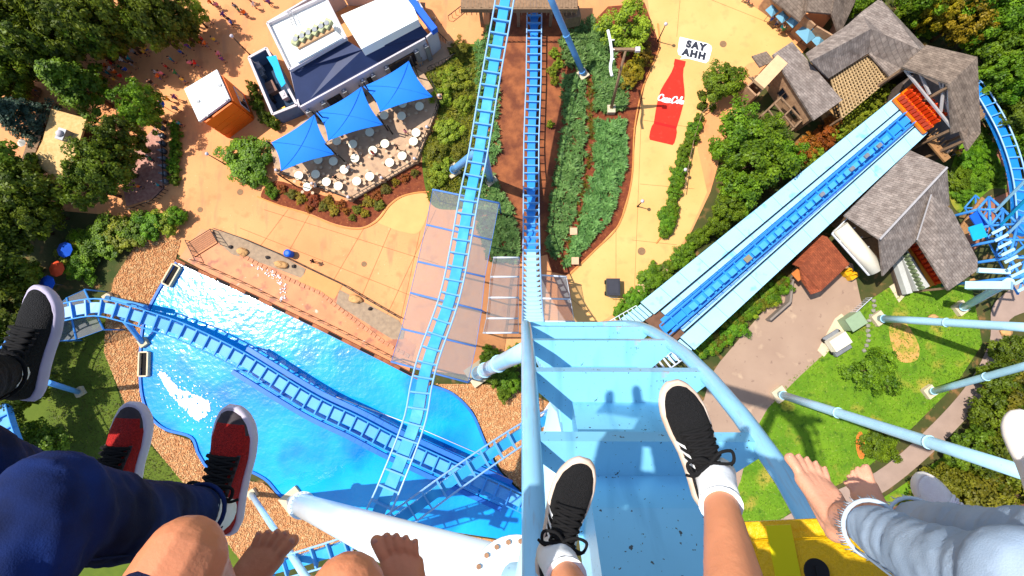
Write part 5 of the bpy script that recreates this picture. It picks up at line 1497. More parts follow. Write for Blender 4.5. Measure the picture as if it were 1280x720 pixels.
for k in range(4):
    q = MB(); q.beam(P(936+k*4, 96+k*0, 3.8), P(950+k*4, 108, 3.8), .16, .16); q.build('rafter', m_wood, eh)
tf = thing('timber_pergola', 'open timber frame pergola in front of the stone house', 'pergola', P(970, 150, 0))
corner = [(952, 144), (976, 122), (1002, 150), (974, 178)]
for a, b in [(0, 1), (1, 2), (2, 3), (3, 0)]:
    q = MB(); q.beam(P(*corner[a], 3.0), P(*corner[b], 3.0), .2, .2); q.build('beam', m_wood, tf)
for k in (1, 2):
    q = MB(); q.beam(P(952+8*k, 144-7.3*k, 3.15), P(974+9.3*k, 178-9.3*k, 3.15), .16, .16); q.build('beam', m_wood, tf)
q = MB(); q.beam(P(963, 161, 3.15), P(989, 136, 3.15), .16, .16); q.build('beam', m_wood, tf)
for u, v in corner:
    p = P(u, v, 3.0); q = MB(); q.beam((p.x, p.y, 0), p, .22, .22, up=(0, 1, 0)); q.build('post', m_wood, tf)
# queue fence of the tree bed
qf = thing('bed_fence', 'thin rail fence around the tree bed beside stone tower', 'fence', P(870, 150, 0))
fp = [P(u, v, .9) for u, v in [(895, 128), (878, 140), (868, 172), (860, 210), (856, 240)]]
for i in range(len(fp)-1):
    q = MB(); q.beam(fp[i], fp[i+1], .07, .07); q.build('rail', m_wood, qf)
    for k in range(4):
        p = fp[i].lerp(fp[i+1], k/4); q = MB(); q.beam((p.x, p.y, 0), p, .08, .08, up=(0, 1, 0)); q.build('post', m_wood, qf)
# ---- top-right timber shop
hF = P(1020, 20, 0)
sf = thing('shop_house', 'shop with grey shingle roof and small windows at plaza edge', 'building', (hF.x, hF.y, 0))
wf, _ = walls(sf, [(962, -14), (1030, -40), (1068, 6), (1046, 48), (1020, 34), (1004, 20)], 3.6, m_stone, inset=.2)
roofs(sf, [[(966, 0, 4.0), (1000, 27, 3.8), (1008, 16, 5.2), (1012, -30, 6), (960, -30, 5)], [(1006, 14, 5.0), (1040, 17, 5.0), (1048, -30, 6), (1012, -32, 6)], [(1040, 17, 5.2), (1049, 45, 3.8), (1070, 0, 3.8), (1062, -30, 5), (1048, -30, 6)]], m_shin2, .25)
window(wf[3], .2, .42, 1.0, 2.4, m_frame, m_glass, 1); window(wf[3], .58, .8, 1.0, 2.4, m_frame, m_glass, 1)
window(wf[4], .3, .6, 1.0, 2.4, m_frame, m_glass, 1)
for k, (u, v) in enumerate([(966, 12), (979, 20), (992, 26), (1010, 40), (1024, 50)]):
    p = P(u, v, 2.4); root = thing('market_parasol', 'pale blue square parasol in front of the shop wall', 'parasol', (p.x, p.y, 0), 'parasols of the shop')
    q = MB(); rot = Matrix.Rotation(.7, 3, 'Z'); s = 1.0 if k != 3 else 1.7
    cor = [Vector((p.x, p.y, 2.2))+rot @ Vector((x*s*.6, y*s*.6, 0)) for x, y in ((-1, -1), (1, -1), (1, 1), (-1, 1))]; ap = Vector((p.x, p.y, 2.7))
    q.add(cor+[ap], [(0, 1, 4), (1, 2, 4), (2, 3, 4), (3, 0, 4), (3, 2, 1, 0)]); q.build('canopy', M('pale_blue_canvas', (120, 176, 200), var=.06, rough=.8), root)
    q = MB(); q.cyl((p.x, p.y, 0), (p.x, p.y, 2.6), .04, n=8); q.build('pole', m_steel, root)
# left parasols
for k, (u, v, c) in enumerate([(80, 312, 0), (70, 336, 1), (58, 354, 0), (42, 380, 1), (235, 32, 0), (200, 130, 0), (18, 72, 2), (179, 17, 2), (26, 178, 2), (1258, 3, 0)]):
    p = P(u, v, 2.3); s = 1.0 if k < 4 else .55
    colr = ['blue', 'red orange', 'white'][c]
    root = thing('garden_parasol', {0: 'blue eight sided parasol in the shady wood clearing', 1: 'red orange eight sided parasol in the shady wood clearing', 4: 'small blue parasol held above the plaza crowd', 5: 'small blue parasol beside the dark bushy trees', 6: 'small white parasol beside the grey shed', 7: 'small white parasol among the trees by the orange hut', 8: 'small white parasol left of straw pavilion', 9: 'blue parasol in the wood behind the station'}.get(k, colr+' eight sided parasol in the shady wood clearing'), 'parasol', (p.x, p.y, 0), ['blue', 'red', 'white'][c]+' parasols' if k < 4 else None)
    q = MB(); cor = [Vector((p.x+math.cos(i*math.pi/4)*s, p.y+math.sin(i*math.pi/4)*s, 2.2)) for i in range(8)]
    q.add(cor+[Vector((p.x, p.y, 2.65))], [(i, (i+1) % 8, 8) for i in range(8)]+[tuple(range(7, -1, -1))])
    q.build('canopy', M(['parasol_blue', 'parasol_red', 'parasol_white'][c], [(20, 90, 210), (240, 84, 40), (240, 236, 226)][c], var=.05, rough=.8), root)
    q = MB(); q.cyl((p.x, p.y, 0), (p.x, p.y, 2.6), .04, n=8); q.build('pole', m_steel, root)

# ---- tunnel / footbridge over the drop track
tb = thing('timber_footbridge', 'weathered timber footbridge over the tunnel mouth of drop track', 'bridge', P(640, 10, 0))
for k in range(40):
    u0 = 576+146*k/40
    q = MB(); q.slab([P(u0, -26, 4.6), P(u0+3.45, -26, 4.6), P(u0+3.45, 12, 4.6), P(u0, 12, 4.6)], .12); q.build('plank', m_wood, tb)
q = MB(); q.beam(P(576, 12.5, 4.3), P(722, 12.5, 4.3), .3, .6); q.build('edge_beam', m_wood, tb)
q = MB(); q.beam(P(576, 11, 5.7), P(722, 11, 5.7), .12, .1); q.build('hand_rail', m_wood, tb)
for k in range(24):
    p = P(576+146*k/23, 11, 5.7); q = MB(); q.beam((p.x, p.y, 4.5), p, .08, .08, up=(0, 1, 0)); q.build('baluster', m_wood, tb)
for u in (600, 648, 690, 720):
    p = P(u, 8, 4); q = MB(); q.beam((p.x, p.y, -.05), (p.x, p.y, 4.4), .4, .4, up=(0, 1, 0)); q.build('pier', m_wood, tb)
q = MB(); q.beam(P(700, 2, 3.2), P(722, 2, 3.2), 2.0, .4); q.beam(P(704, 24, 2.0), P(724, 20, 2.0), 1.4, 2.0)
tag(q.build('timber_crib', m_wood, loc=P(712, 18, 0)), 'stacked timber crib wall at the end of footbridge', 'wall')
# ---- blue lift structure at the right edge
ls = thing('steel_tower', 'tangle of blue steel trusses and stairs at the lift structure', 'tower', P(1255, 320, 0))
rt = random.Random(3)
m_lb = M('lift_blue', (70, 150, 230), var=.08, rough=.45)
nodes = [(1222, 262, 6), (1238, 282, 7), (1250, 300, 8), (1262, 322, 9), (1276, 346, 10), (1290, 370, 11)]
nod2 = [(1236, 246, 6), (1254, 262, 7), (1272, 280, 8), (1290, 300, 9), (1306, 322, 10), (1320, 346, 11)]
for i in range(len(nodes)-1):
    for a, b in [(nodes[i], nodes[i+1]), (nod2[i], nod2[i+1]), (nodes[i], nod2[i]), (nodes[i], nod2[i+1]), (nod2[i], nodes[i+1])]:
        q = MB(); q.tube([P(*a), P(*b)], .14, 8); q.build('strut', m_lb, ls)
        a2 = (a[0]*.98+8, a[1]-2, a[2]-3); b2 = (b[0]*.98+8, b[1]-2, b[2]-3)
        q = MB(); q.tube([P(*a2), P(*b2)], .1, 8); q.build('strut', m_lb, ls)
    p = P(*nodes[i]); q = MB(); q.tube([(p.x, p.y, 0), p], .16, 8); q.build('leg', m_lb, ls)
q = MB(); q.beam(P(1208, 357, 9), P(1265, 357, 12), .8, .8); q.build('cross_tube', m_pale, ls)
q = MB(); q.beam(P(1222, 338, 8), P(1262, 340, 9), .5, .5); q.build('cross_tube', m_pale, ls)
pc = P(1222, 290, 7); q = MB(); q.box(pc, (1.6, 1.6, .12), Matrix.Rotation(.3, 3, 'Z')); q.build('roof_panel', m_teal, ls)
q = MB(); q.slab([P(1212, 270, 6), P(1224, 262, 6), P(1238, 280, 6), P(1226, 290, 6)], .15); q.build('landing', m_rb, ls)
for k in range(9):
    q = MB(); q.beam(P(1240+4*k, 292+9*k, 8.5+.25*k), P(1256+4*k, 284+9*k, 8.5+.25*k), .3, .08); q.build('stair_tread', m_pale, ls)
lift = [(1246, 262, 8), (1262, 246, 10), (1290, 216, 14), (1320, 186, 18)]
for k, o in enumerate((0, 14, 26)):
    q = MB(); pp = [P(u+o*.7, v+o, z) for u, v, z in lift]
    q.beam(pp[0], pp[-1], .9 if k != 1 else 1.5, .25); q.build('lift_plate', m_deckp if k != 1 else m_teal, ls)
t5 = [(1210, 96, 4.0), (1226, 112, 4.0), (1240, 134, 4.2), (1254, 160, 4.4), (1266, 190, 4.8), (1274, 220, 5.2), (1278, 250, 5.8), (1280, 290, 7)]
track('blue curving track rounding the green mound by the wood', [P(*q) for q in t5], W=1.5, sw=1.2, sdep=.5, sp=1.4, ms=M('mid_blue_paint', (34, 142, 236), var=.06, rough=.4))
q = MB(); q.beam(P(1196, 300, 4.2), P(1232, 250, 4.2), 1.2, .2)
for k in range(14):
    a = P(1196+36*k/13, 300-50*k/13, 4.35); q.beam(a-Vector((.7, .5, 0)), a+Vector((.7, .5, 0)), .14, .1)
tag(q.build('timber_walkway', M('exit_wood', (176, 130, 84)), loc=P(1196, 300, 4)), 'timber walkway ramp leading to the blue lift structure', 'walkway')
p = P(1224, 130, 3.2); q = MB(); q.slab([P(1214, 128, 3.6), P(1226, 118, 3.6), P(1240, 138, 3.6), P(1226, 150, 3.6)], .2)
for k in range(5): q.beam(P(1215+2.6*k, 130+4.2*k, 3.7), P(1226+2.8*k, 120+4.2*k, 3.7), .2, .06)
tag(q.build('timber_landing', m_wood, loc=p), 'small timber landing behind the gable roof', 'landing')
# mesh canopies under the left curve
net('dark mesh canopy under the curve of splash track', [(0, 452), (24, 416), (60, 392), (84, 372), (106, 362)], [(14, 478), (44, 446), (74, 426), (96, 424), (130, 412)], 3.2, m_lb)
# ---- stair and rails by the pool
st = thing('plaza_stair', 'flight of pink plaza steps with dark handrails above the splash deck', 'stairs', P(250, 300, 0))
for k in range(8):
    t = k/7
    a = P(234+8*t, 306+14*t, .5-.05*k); b = P(263+8*t, 288+14*t, .5-.05*k)
    q = MB(); q.beam(a, b, .34, .1); q.build('step', M('step_stone', (224, 152, 106), var=.08, rough=.85), st)
    q = MB(); q.beam(a+Vector((0, .16, .08)), b+Vector((0, .16, .08)), .06, .05); q.build('nosing', m_black, st)
for a, b in [((231, 300), (244, 326)), ((262, 286), (276, 306))]:
    q = MB(); A, B = P(*a, 1.0), P(*b, 1.0); q.beam(A, B, .07, .07)
    for k in range(5): p = A.lerp(B, k/4); q.beam((p.x, p.y, 0), p, .06, .06, up=(0, 1, 0))
    q.build('handrail', m_black, st)
rl = thing('promenade_railing', 'long dark railing between the plaza and the splash deck', 'railing', P(268, 286, 0))
rp = [P(u, v, 1.0) for u, v in [(266, 285), (300, 297), (345, 316), (388, 337), (428, 356), (465, 378), (500, 398)]]
for i in range(len(rp)-1):
    for h in (0, -.5):
        q = MB(); q.beam(rp[i]+Vector((0, 0, h)), rp[i+1]+Vector((0, 0, h)), .07, .06); q.build('rail', m_black, rl)
    n = 4
    for k in range(n): p = rp[i].lerp(rp[i+1], k/n); q = MB(); q.beam((p.x, p.y, 0), p, .07, .07, up=(0, 1, 0)); q.build('post', m_black, rl)
r2 = thing('pool_railing', 'dark railing along the stone kerb of the pool', 'railing', P(240, 322, 0))
rp = [P(u, v, 1.1) for u, v in [(236, 324), (300, 353), (360, 383), (420, 412), (480, 443), (515, 460)]]
for i in range(len(rp)-1):
    q = MB(); q.beam(rp[i], rp[i+1], .08, .07); q.build('rail', m_wood, r2)
    for k in range(5): p = rp[i].lerp(rp[i+1], k/5); q = MB(); q.beam((p.x, p.y, 0), p, .08, .08, up=(0, 1, 0)); q.build('post', m_wood, r2)
# bins, carts, lamps
def bin_(u, v, s, mat, label, lid=None):
    p = P(u, v, 0); root = thing('litter_bin', label, 'bin', (p.x, p.y, 0))
    q = MB(); q.tube([(p.x, p.y, 0), (p.x, p.y, .2*s), (p.x, p.y, 1.0*s)], [.42*s, .46*s, .46*s], 12); q.build('barrel', mat, root)
    q = MB(); q.tube([(p.x, p.y, 1.0*s), (p.x, p.y, 1.1*s), (p.x, p.y, 1.25*s)], [.5*s, .5*s, .25*s], 12); q.build('lid', lid or mat, root)
bin_(364, 318, 1.0, m_rb, 'blue litter bin standing at the promenade railing')
p = P(764, 360, 0); vc = thing('vending_cart', 'dark green vending cart standing alone on the walkway', 'cart', (p.x, p.y, 0))
q = MB(); q.box((p.x, p.y, .7), (1.5, 2.0, 1.2)); q.build('cart_body', M('dark_green_paint', (30, 84, 62), var=.1, rough=.5), vc)
q = MB(); q.box((p.x, p.y, 1.42), (1.65, 2.1, .2)); q.box((p.x, p.y, 1.58), (1.3, 1.7, .12)); q.build('cart_lid', M('charcoal_paint', (62, 62, 70), var=.12, rough=.5), vc)
for sx in (-1, 1):
    for sy_ in (-.7, .7):
        q = MB(); q.cyl((p.x+sx*.76, p.y+sy_, .25), (p.x+sx*.86, p.y+sy_, .25), .25, n=12); q.build('wheel', m_black, vc)
q = MB(); q.tube([(p.x-.5, p.y-1.0, 1.2), (p.x-.5, p.y-1.25, 1.35), (p.x+.5, p.y-1.25, 1.35), (p.x+.5, p.y-1.0, 1.2)], .04, 6); q.build('handle', m_steel, vc)
for u, v, lb in [(717, 289, 'tan box planter in the juniper bed farther from the nets'), (719, 326, 'tan box planter in juniper next to the safety net'), (801, 360, 'tan cap stone at the shrubs by walkway end'), (833, 335, 'pinkish cap stone beside the pale deck corner')]:
    p = P(u, v, .8); q = MB(); q.box((p.x, p.y, .35), (.75, .75, .7)); q.box((p.x, p.y, .76), (.9, .9, .12))
    tag(q.build('stone_plinth', M('plinth_stone', (238, 190, 150), var=.08, rough=.85), loc=(p.x, p.y, 0)), lb, 'plinth')
def street_lamp(u, v, h, label):
    p = P(u, v, 0); root = thing('street_lamp', label, 'lamp', (p.x, p.y, 0))
    q = MB(); q.tube([(p.x, p.y, 0), (p.x, p.y, .4), (p.x, p.y, h)], [.14, .08, .05], 8); q.build('post', m_black, root)
    q = MB(); q.tube([(p.x, p.y, h), (p.x, p.y, h+.25), (p.x, p.y, h+.45)], [.14, .24, .06], 10); q.build('lantern', m_wall, root)
street_lamp(313, 69, 4.2, 'street lamp on the plaza near the white building')
street_lamp(281, 205, 3.6, 'street lamp at the edge of the round shrub')
street_lamp(797, 258, 2.4, 'short lamp on the walkway beside the kerb')
street_lamp(822, 52, 3.6, 'street lamp at the bend of the walkway')
street_lamp(850, 219, 2.0, 'low lamp in the clipped walkway hedge')
# the tall lamp pole with curved white bar
b0 = P(763, 139, 0); tp = P(782, 63, 11.5); tp = Vector((b0.x*.6+tp.x*.4, tp.y*.5+b0.y*.5, 10.5)); tp = P(782, 63, 10.5)
lp = thing('lighting_mast', 'dark mast with cross arm and curved white light bar in juniper', 'mast', (b0.x, b0.y, 0))
q = MB(); q.tube([b0, tp], [.2, .14], 10); q.build('mast_pole', m_wood, lp)
q = MB(); q.beam(P(766, 62, 10.5), P(797, 62, 10.5), .3, .3); q.build('cross_arm', m_wood, lp)
q = MB(); q.tube(crom([P(760, 38, 10.6), P(763, 52, 10.6), P(765, 70, 10.6), P(763, 84, 10.6), P(765, 95, 10.6)]), .16, 8); q.build('light_bar', m_white, lp)
for v in (50, 62, 74):
    q = MB(); q.beam(P(763, v, 10.6), P(768, v, 10.6), .12, .12); q.build('bracket', m_white, lp)
q = MB(); q.box(P(797, 62, 10.7), (.5, .5, .35)); q.build('lamp_head', m_wall, lp)
q = MB(); q.box((b0.x, b0.y, .4), (1.0, 1.0, .8)); q.build('footing', m_conc, lp)
# floodlight box top and barrel under
# ---- pink pad with row of stations
sheet('pink_pad', [(176, 178), (194, 158), (204, 172), (206, 236), (196, 246), (158, 258), (154, 236), (160, 200)], .03, M('pink_mosaic_pad', (206, 150, 128), rgb2=(186, 122, 104), vs=2.4, rough=.6, bump=.2, sharp=(.4, .6)))
pf = thing('pad_fence', 'thin dark fence between pink pad and grey pedestals', 'fence', P(196, 160, 0))
fp = [P(u, v, .9) for u, v in [(195, 158), (202, 176), (203, 200), (204, 236), (190, 250), (158, 262)]]
for i in range(len(fp)-1):
    q = MB(); q.beam(fp[i], fp[i+1], .07, .07); q.build('rail', m_black, pf)
    for k in range(4): p = fp[i].lerp(fp[i+1], k/4); q = MB(); q.beam((p.x, p.y, 0), p, .07, .07, up=(0, 1, 0)); q.build('post', m_black, pf)
ped = None
for k in range(8):
    p = P(202+.7*k, 160+9.6*k, .4)
    if ped is None:
        ped = thing('grey_pedestal', 'dark grey pedestal unit in the row along the pad fence', 'pedestal', (p.x, p.y, 0), 'pedestals along the pad')
        q = MB(); q.tube([(0, 0, 0), (0, 0, .5), (0, 0, .7)], [.32, .38, .3], 10); link('drum', q.mesh('drum', M('pedestal_grey', (96, 98, 100), var=.12, rough=.7)), ped)
        q = MB(); q.tube([(0, 0, .75), (-.5, 0, .95)], [.14, .09], 8); q.box((0, 0, .72), (.5, .4, .1)); link('nozzle', q.mesh('nozzle', m_steel), ped)
    else:
        c = copy_tree(ped); c.location = (p.x, p.y, 0)
# ================================================================== BOTTLE MURAL AND LETTERING
zm = .045
m_red = M('mural_red', (246, 44, 24), var=.06, vs=1.2, rough=.7, k=1.2)
add_layer(m_red, (222, 62, 44), 1.5, .58, .7)
m_wm = M('mural_white', (252, 250, 248), var=.03, vs=2, rough=.7, k=1.15)
m_ink = M('mural_ink', (52, 54, 66), var=.1, rough=.8)
axu = Vector((852.0-828.0, 75.0-178.0)); Lb = axu.length; axu /= Lb; nrm = Vector((-axu.y, axu.x))   # along bottle, up in the photo
def bpx(t, s):   # t 0 base .. 1 cap; s half widths in px
    c = Vector((826.5, 178.0))+axu*Lb*t
    return (c.x-nrm.x*s*-1, c.y-nrm.y*s*-1)
profile = [(0, 14.5), (.03, 16.2), (.10, 16.6), (.16, 16.2), (.20, 14.6), (.26, 15.0), (.36, 15.8), (.5, 16.2), (.60, 15.4), (.68, 13), (.76, 10), (.84, 7.4), (.92, 6.2), (.935, 7.0), (1, 7.0)]
poly = [bpx(t, s) for t, s in profile]+[bpx(t, -s) for t, s in profile[::-1]]
mb = MB(); mb.ngon(PL(poly, zm)); bot = mb.build('ground_mural', m_red, loc=P(828, 130, zm)); tag(bot, 'red bottle with white script painted flat on the walkway', 'mural')
m_bar = M('mural_dark_red', (206, 24, 20), var=.06, rough=.7)
mb = MB(); mb.ngon(PL([bpx(.195, 14.4), bpx(.225, 14.6), bpx(.225, -14.6), bpx(.195, -14.4)], zm+.006)); mb.build('bottle_band', m_bar, bot)
def text_mesh(s, size, origin, xdir, mat, name, parent, shear=0.0, offset=0.0, space=1.0, z=.06, sy=1.0):
    cu = bpy.data.curves.new('lettering', 'FONT'); cu.body = s; cu.size = size; cu.shear = shear; cu.offset = offset; cu.space_character = space
    cu.align_x = 'CENTER'; cu.align_y = 'CENTER'
    tmp = bpy.data.objects.new('lettering', cu); COL.objects.link(tmp)
    dg = bpy.context.evaluated_depsgraph_get(); me = bpy.data.meshes.new_from_object(tmp.evaluated_get(dg))
    bpy.data.objects.remove(tmp); bpy.data.curves.remove(cu)
    me.materials.clear(); me.materials.append(mat)
    o = bpy.data.objects.new(name, me); COL.objects.link(o); o.parent = parent
    ang = math.atan2(xdir.y, xdir.x)
    o.location = Vector((origin.x, origin.y, z))-world_loc(parent); o.rotation_euler.z = ang; o.scale = (1, sy, 1)
    return o
c = P(837, 123, zm); xd = P(852, 126, zm)-P(822, 121, zm)
# flowing script strokes (custom drawn, round pen)
def stroke_script(parent, origin, xdir, size, mat, z):
    xd = Vector((xdir.x, xdir.y, 0)).normalized(); yd = Vector((-xd.y, xd.x, 0))
    S = []
    def Cc(x, w=.62, h=.95):   # big C with a swash
        return [(x+w*.98, h*.72), (x+w*.9, h*.95), (x+w*.6, h*1.0), (x+w*.22, h*.8), (x+w*.02, h*.42), (x+w*.1, h*.1), (x+w*.4, h*-.02), (x+w*.8, h*.12), (x+w*1.05, h*.34)]
    def oo(x, w=.36): return [(x+w*.5, .5), (x+w*.1, .36), (x+w*.08, .12), (x+w*.42, .0), (x+w*.85, .14), (x+w*.9, .38), (x+w*.5, .5), (x+w*1.1, .44)]
    def cc(x, w=.34): return [(x+w*.9, .4), (x+w*.55, .52), (x+w*.12, .34), (x+w*.12, .1), (x+w*.5, 0), (x+w*1.05, .14)]
    def aa(x, w=.38): return [(x+w*.82, .44), (x+w*.45, .52), (x+w*.08, .3), (x+w*.14, .06), (x+w*.5, .02), (x+w*.84, .3), (x+w*.92, .5), (x+w*.84, .1), (x+w*1.1, .04)]
    def ll(x): return [(x+.02, .2), (x+.2, .7), (x+.28, 1.0), (x+.17, 1.04), (x+.09, .6), (x+.1, .1), (x+.26, .02)]
    x = 0
    S = [Cc(0), oo(.62), cc(1.02), aa(1.36), [(1.82, .3), (2.0, .32)], Cc(2.02), oo(2.66), ll(3.04), aa(3.3), [(.5, -.02), (1.2, -.16), (1.9, -.06), (2.2, -.12)]]
    mb = MB()
    for st in S:
        pts = crom([Vector((a, b, 0)) for a, b in st], False, sub=5)
        for i in range(len(pts)-1):
            a, b = pts[i], pts[i+1]; d = b-a
            if d.length < 1e-5: continue
            d.normalize(); n = Vector((-d.y, d.x, 0))
            w = .06+.045*abs(d.y)
            P4 = [a-n*w-d*.03, b-n*w+d*.03, b+n*w+d*.03, a+n*w-d*.03]
            vs = [origin+xd*((p.x-1.84)+.12*p.y)*size+yd*(p.y-.45)*size+Vector((0, 0, z-origin.z+.0006*(i % 7)+.001*S.index(st))) for p in P4]
            mb.add(vs, [(0, 1, 2, 3)])
    return mb.build('script_lettering', mat, parent)
stroke_script(bot, P(838.5, 124, zm), xd, .88, m_wm, zm+.012)
# speech bubble
bub = [(850, 46), (884, 54), (889, 57), (890, 61), (886, 76), (882, 79), (863, 74), (858, 73), (850, 74), (853, 71), (848, 68), (847, 64), (849, 49)]
mb = MB(); mb.ngon(PL(bub, zm)); sb = mb.build('speech_bubble', m_wm, loc=P(868, 62, zm)); tag(sb, 'white painted speech bubble reading SAY AHH above the bottle', 'mural')
xd2 = P(884, 67, zm)-P(852, 60, zm)
text_mesh('SAY', 1.25, P(870, 57.5, zm), xd2, m_ink, 'lettering', sb, offset=.1, space=1.25, z=zm+.012)
text_mesh('AHH', 1.25, P(867.5, 68, zm), xd2, m_ink, 'lettering', sb, offset=.1, space=1.25, z=zm+.012)

# ================================================================== TRAIN UNDER THE RIDERS
def PD(u, v, D): return P(u, v, H-D)
def remesh(mb, voxel, smooth=4, fac=.5, name='body'):
    me = mb.mesh(name, [])
    ob = bpy.data.objects.new('tmp_remesh', me); COL.objects.link(ob)
    md = ob.modifiers.new('r', 'REMESH'); md.mode = 'VOXEL'; md.voxel_size = voxel; md.use_smooth_shade = True
    if smooth:
        s = ob.modifiers.new('s', 'SMOOTH'); s.factor = fac; s.iterations = smooth
    dg = bpy.context.evaluated_depsgraph_get()
    out = bpy.data.meshes.new_from_object(ob.evaluated_get(dg))
    bpy.data.objects.remove(ob); bpy.data.meshes.remove(me)
    out.polygons.foreach_set('use_smooth', [True]*len(out.polygons))
    return out
def shift_mesh(me, o):
    co = np.zeros(len(me.vertices)*3); me.vertices.foreach_get('co', co)
    co = co.reshape(-1, 3)-np.array(o); me.vertices.foreach_set('co', co.reshape(-1)); me.update()
def wrinkle(me, amp, sc, seed=0, dirs=None):
    nrm = [v.normal.copy() for v in me.vertices]
    for v, n in zip(me.vertices, nrm):
        p = v.co*sc+Vector((seed*3.1, seed, 0))
        a = noise.noise(p)+.9*(.5-abs(noise.noise(Vector((p.x*.45, p.y*.45, p.z*1.9+p.x*.5)))*2.2))
        v.co += n*a*amp
    me.update()

m_yel = M('yellow_cover', (250, 196, 14), var=.05, vs=6, rough=.45, bump=.35, bs=70)
m_yel2 = M('bright_yellow', (255, 236, 20), var=.02, rough=.4)
m_seat = M('seat_grey', (70, 74, 84), var=.1, rough=.6)
m_rest = M('restraint_black', (40, 40, 44), var=.1, rough=.5)
f45 = Vector((0, .707, -.707)); n45 = Vector((0, .707, .707))
rot45 = Matrix((Vector((1, 0, 0)), f45, n45)).transposed()
car = thing('coaster_train', 'floorless train with yellow centre cover carrying the seated riders', 'train', (XC, -1.2, H-1.6))
bm = bmesh.new(); bmesh.ops.create_cube(bm, size=1.0)
bmesh.ops.scale(bm, vec=(.80, 1.15, .13), verts=bm.verts)
bmesh.ops.bevel(bm, geom=bm.edges[:], offset=.05, segments=4, affect='EDGES')
me = bpy.data.meshes.new('centre_cover'); bm.to_mesh(me); bm.free(); me.materials.append(m_yel)
me.polygons.foreach_set('use_smooth', [True]*len(me.polygons))
cov = link('centre_cover', me, car); cov.location = (0.06, .06, .04); cov.rotation_euler = (math.radians(-14), 0, math.radians(3))
q = MB(); q.cyl((-.19, .44, .05), (-.19, .44, .072), .036, n=24); q.box((-.19, .44, .072), (.008, .03, .006)); link('round_cap', q.mesh('round_cap', m_black), cov)
q = MB(); q.box((-.275, .485, .0655), (.075, .17, .004)); link('bright_panel', q.mesh('bright_panel', m_yel2), cov)  # thin rectangle in a brighter yellow than the cover
SEATX = [-1.42, -.86, -.40, .25, .80, 1.36]
for sx in SEATX:
    hip = Vector((sx, -.66, H-.44))
    q = MB(); q.box(hip-n45*.16-f45*.02, (.46, .42, .09), rot45); q.box(hip-n45*.10-f45*.22, (.46, .1, .22), rot45); st_ = q.build('seat_pan', m_seat, car)
    q = MB(); q.box(hip+Vector((0, -.20, .34)), (.44, .1, .8)); q.box(hip+Vector((0, -.19, .80)), (.26, .1, .2)); q.build('backrest', m_seat, st_)
q = MB(); q.box(Vector((XC-.9, -1.02, H-.86)), (4.6, .3, .16), rot45); q.build('cross_beam', m_rb, car)
for sg in (-1, 1):
    c = Vector((XC+sg*.94, -2.35, H-2.05)); q = MB(); q.box(c, (.16, 1.2, .3), rot45); w_ = q.build('wheel_carrier', m_steel, car)
    for k in (-.4, .4):
        cc_ = c+f45*k; q = MB(); q.cyl(cc_-Vector((.05, 0, 0)), cc_+Vector((.05, 0, 0)), .16, n=18); q.build('wheel', m_black, w_)

# ================================================================== SHOES
m_ublack = M('black_knit', (34, 33, 34), var=.25, vs=220, rough=.85, bump=.6, bs=420, detail=2)
m_ured = M('red_knit', (214, 40, 32), var=.25, vs=240, rough=.8, bump=.5, bs=420, rgb2=(158, 22, 24), detail=2)
m_ugrey = M('charcoal_trim', (70, 60, 64), var=.15, vs=60, rough=.7)
m_udark = M('dark_trim', (24, 24, 28), var=.2, vs=40, rough=.8)
m_uwhite = M('white_canvas', (252, 251, 250), var=.04, vs=60, rough=.8, bump=.3, bs=300, k=1.2)
m_solew = M('white_sole', (244, 236, 228), var=.05, vs=25, rough=.6, k=1.2)
m_solec = M('cream_sole', (228, 196, 170), rgb2=(244, 226, 210), vs=25, rough=.6, k=1.2)
m_lace = M('black_lace', (22, 21, 22), var=.2, vs=90, rough=.9)
m_lacew = M('white_lace', (240, 240, 250), var=.05, vs=90, rough=.9, k=1.2)
m_stripe = M('white_stripe', (246, 246, 246), var=.02, rough=.6, k=1.2)
m_otag = M('orange_tag', (250, 84, 30), var=.05, rough=.6)
def prof_at(tab, s):
    return float(np.interp(s, [a for a, b in tab], [b for a, b in tab]))
SW = [(0, .016), (.025, .027), (.10, .035), (.3, .034), (.45, .037), (.62, .045), (.76, .046), (.87, .039), (.95, .026), (.985, .014), (1, .005)]
SH = [(0, .066), (.05, .086), (.2, .094), (.33, .090), (.45, .080), (.6, .066), (.75, .055), (.88, .047), (.95, .041), (1, .030)]
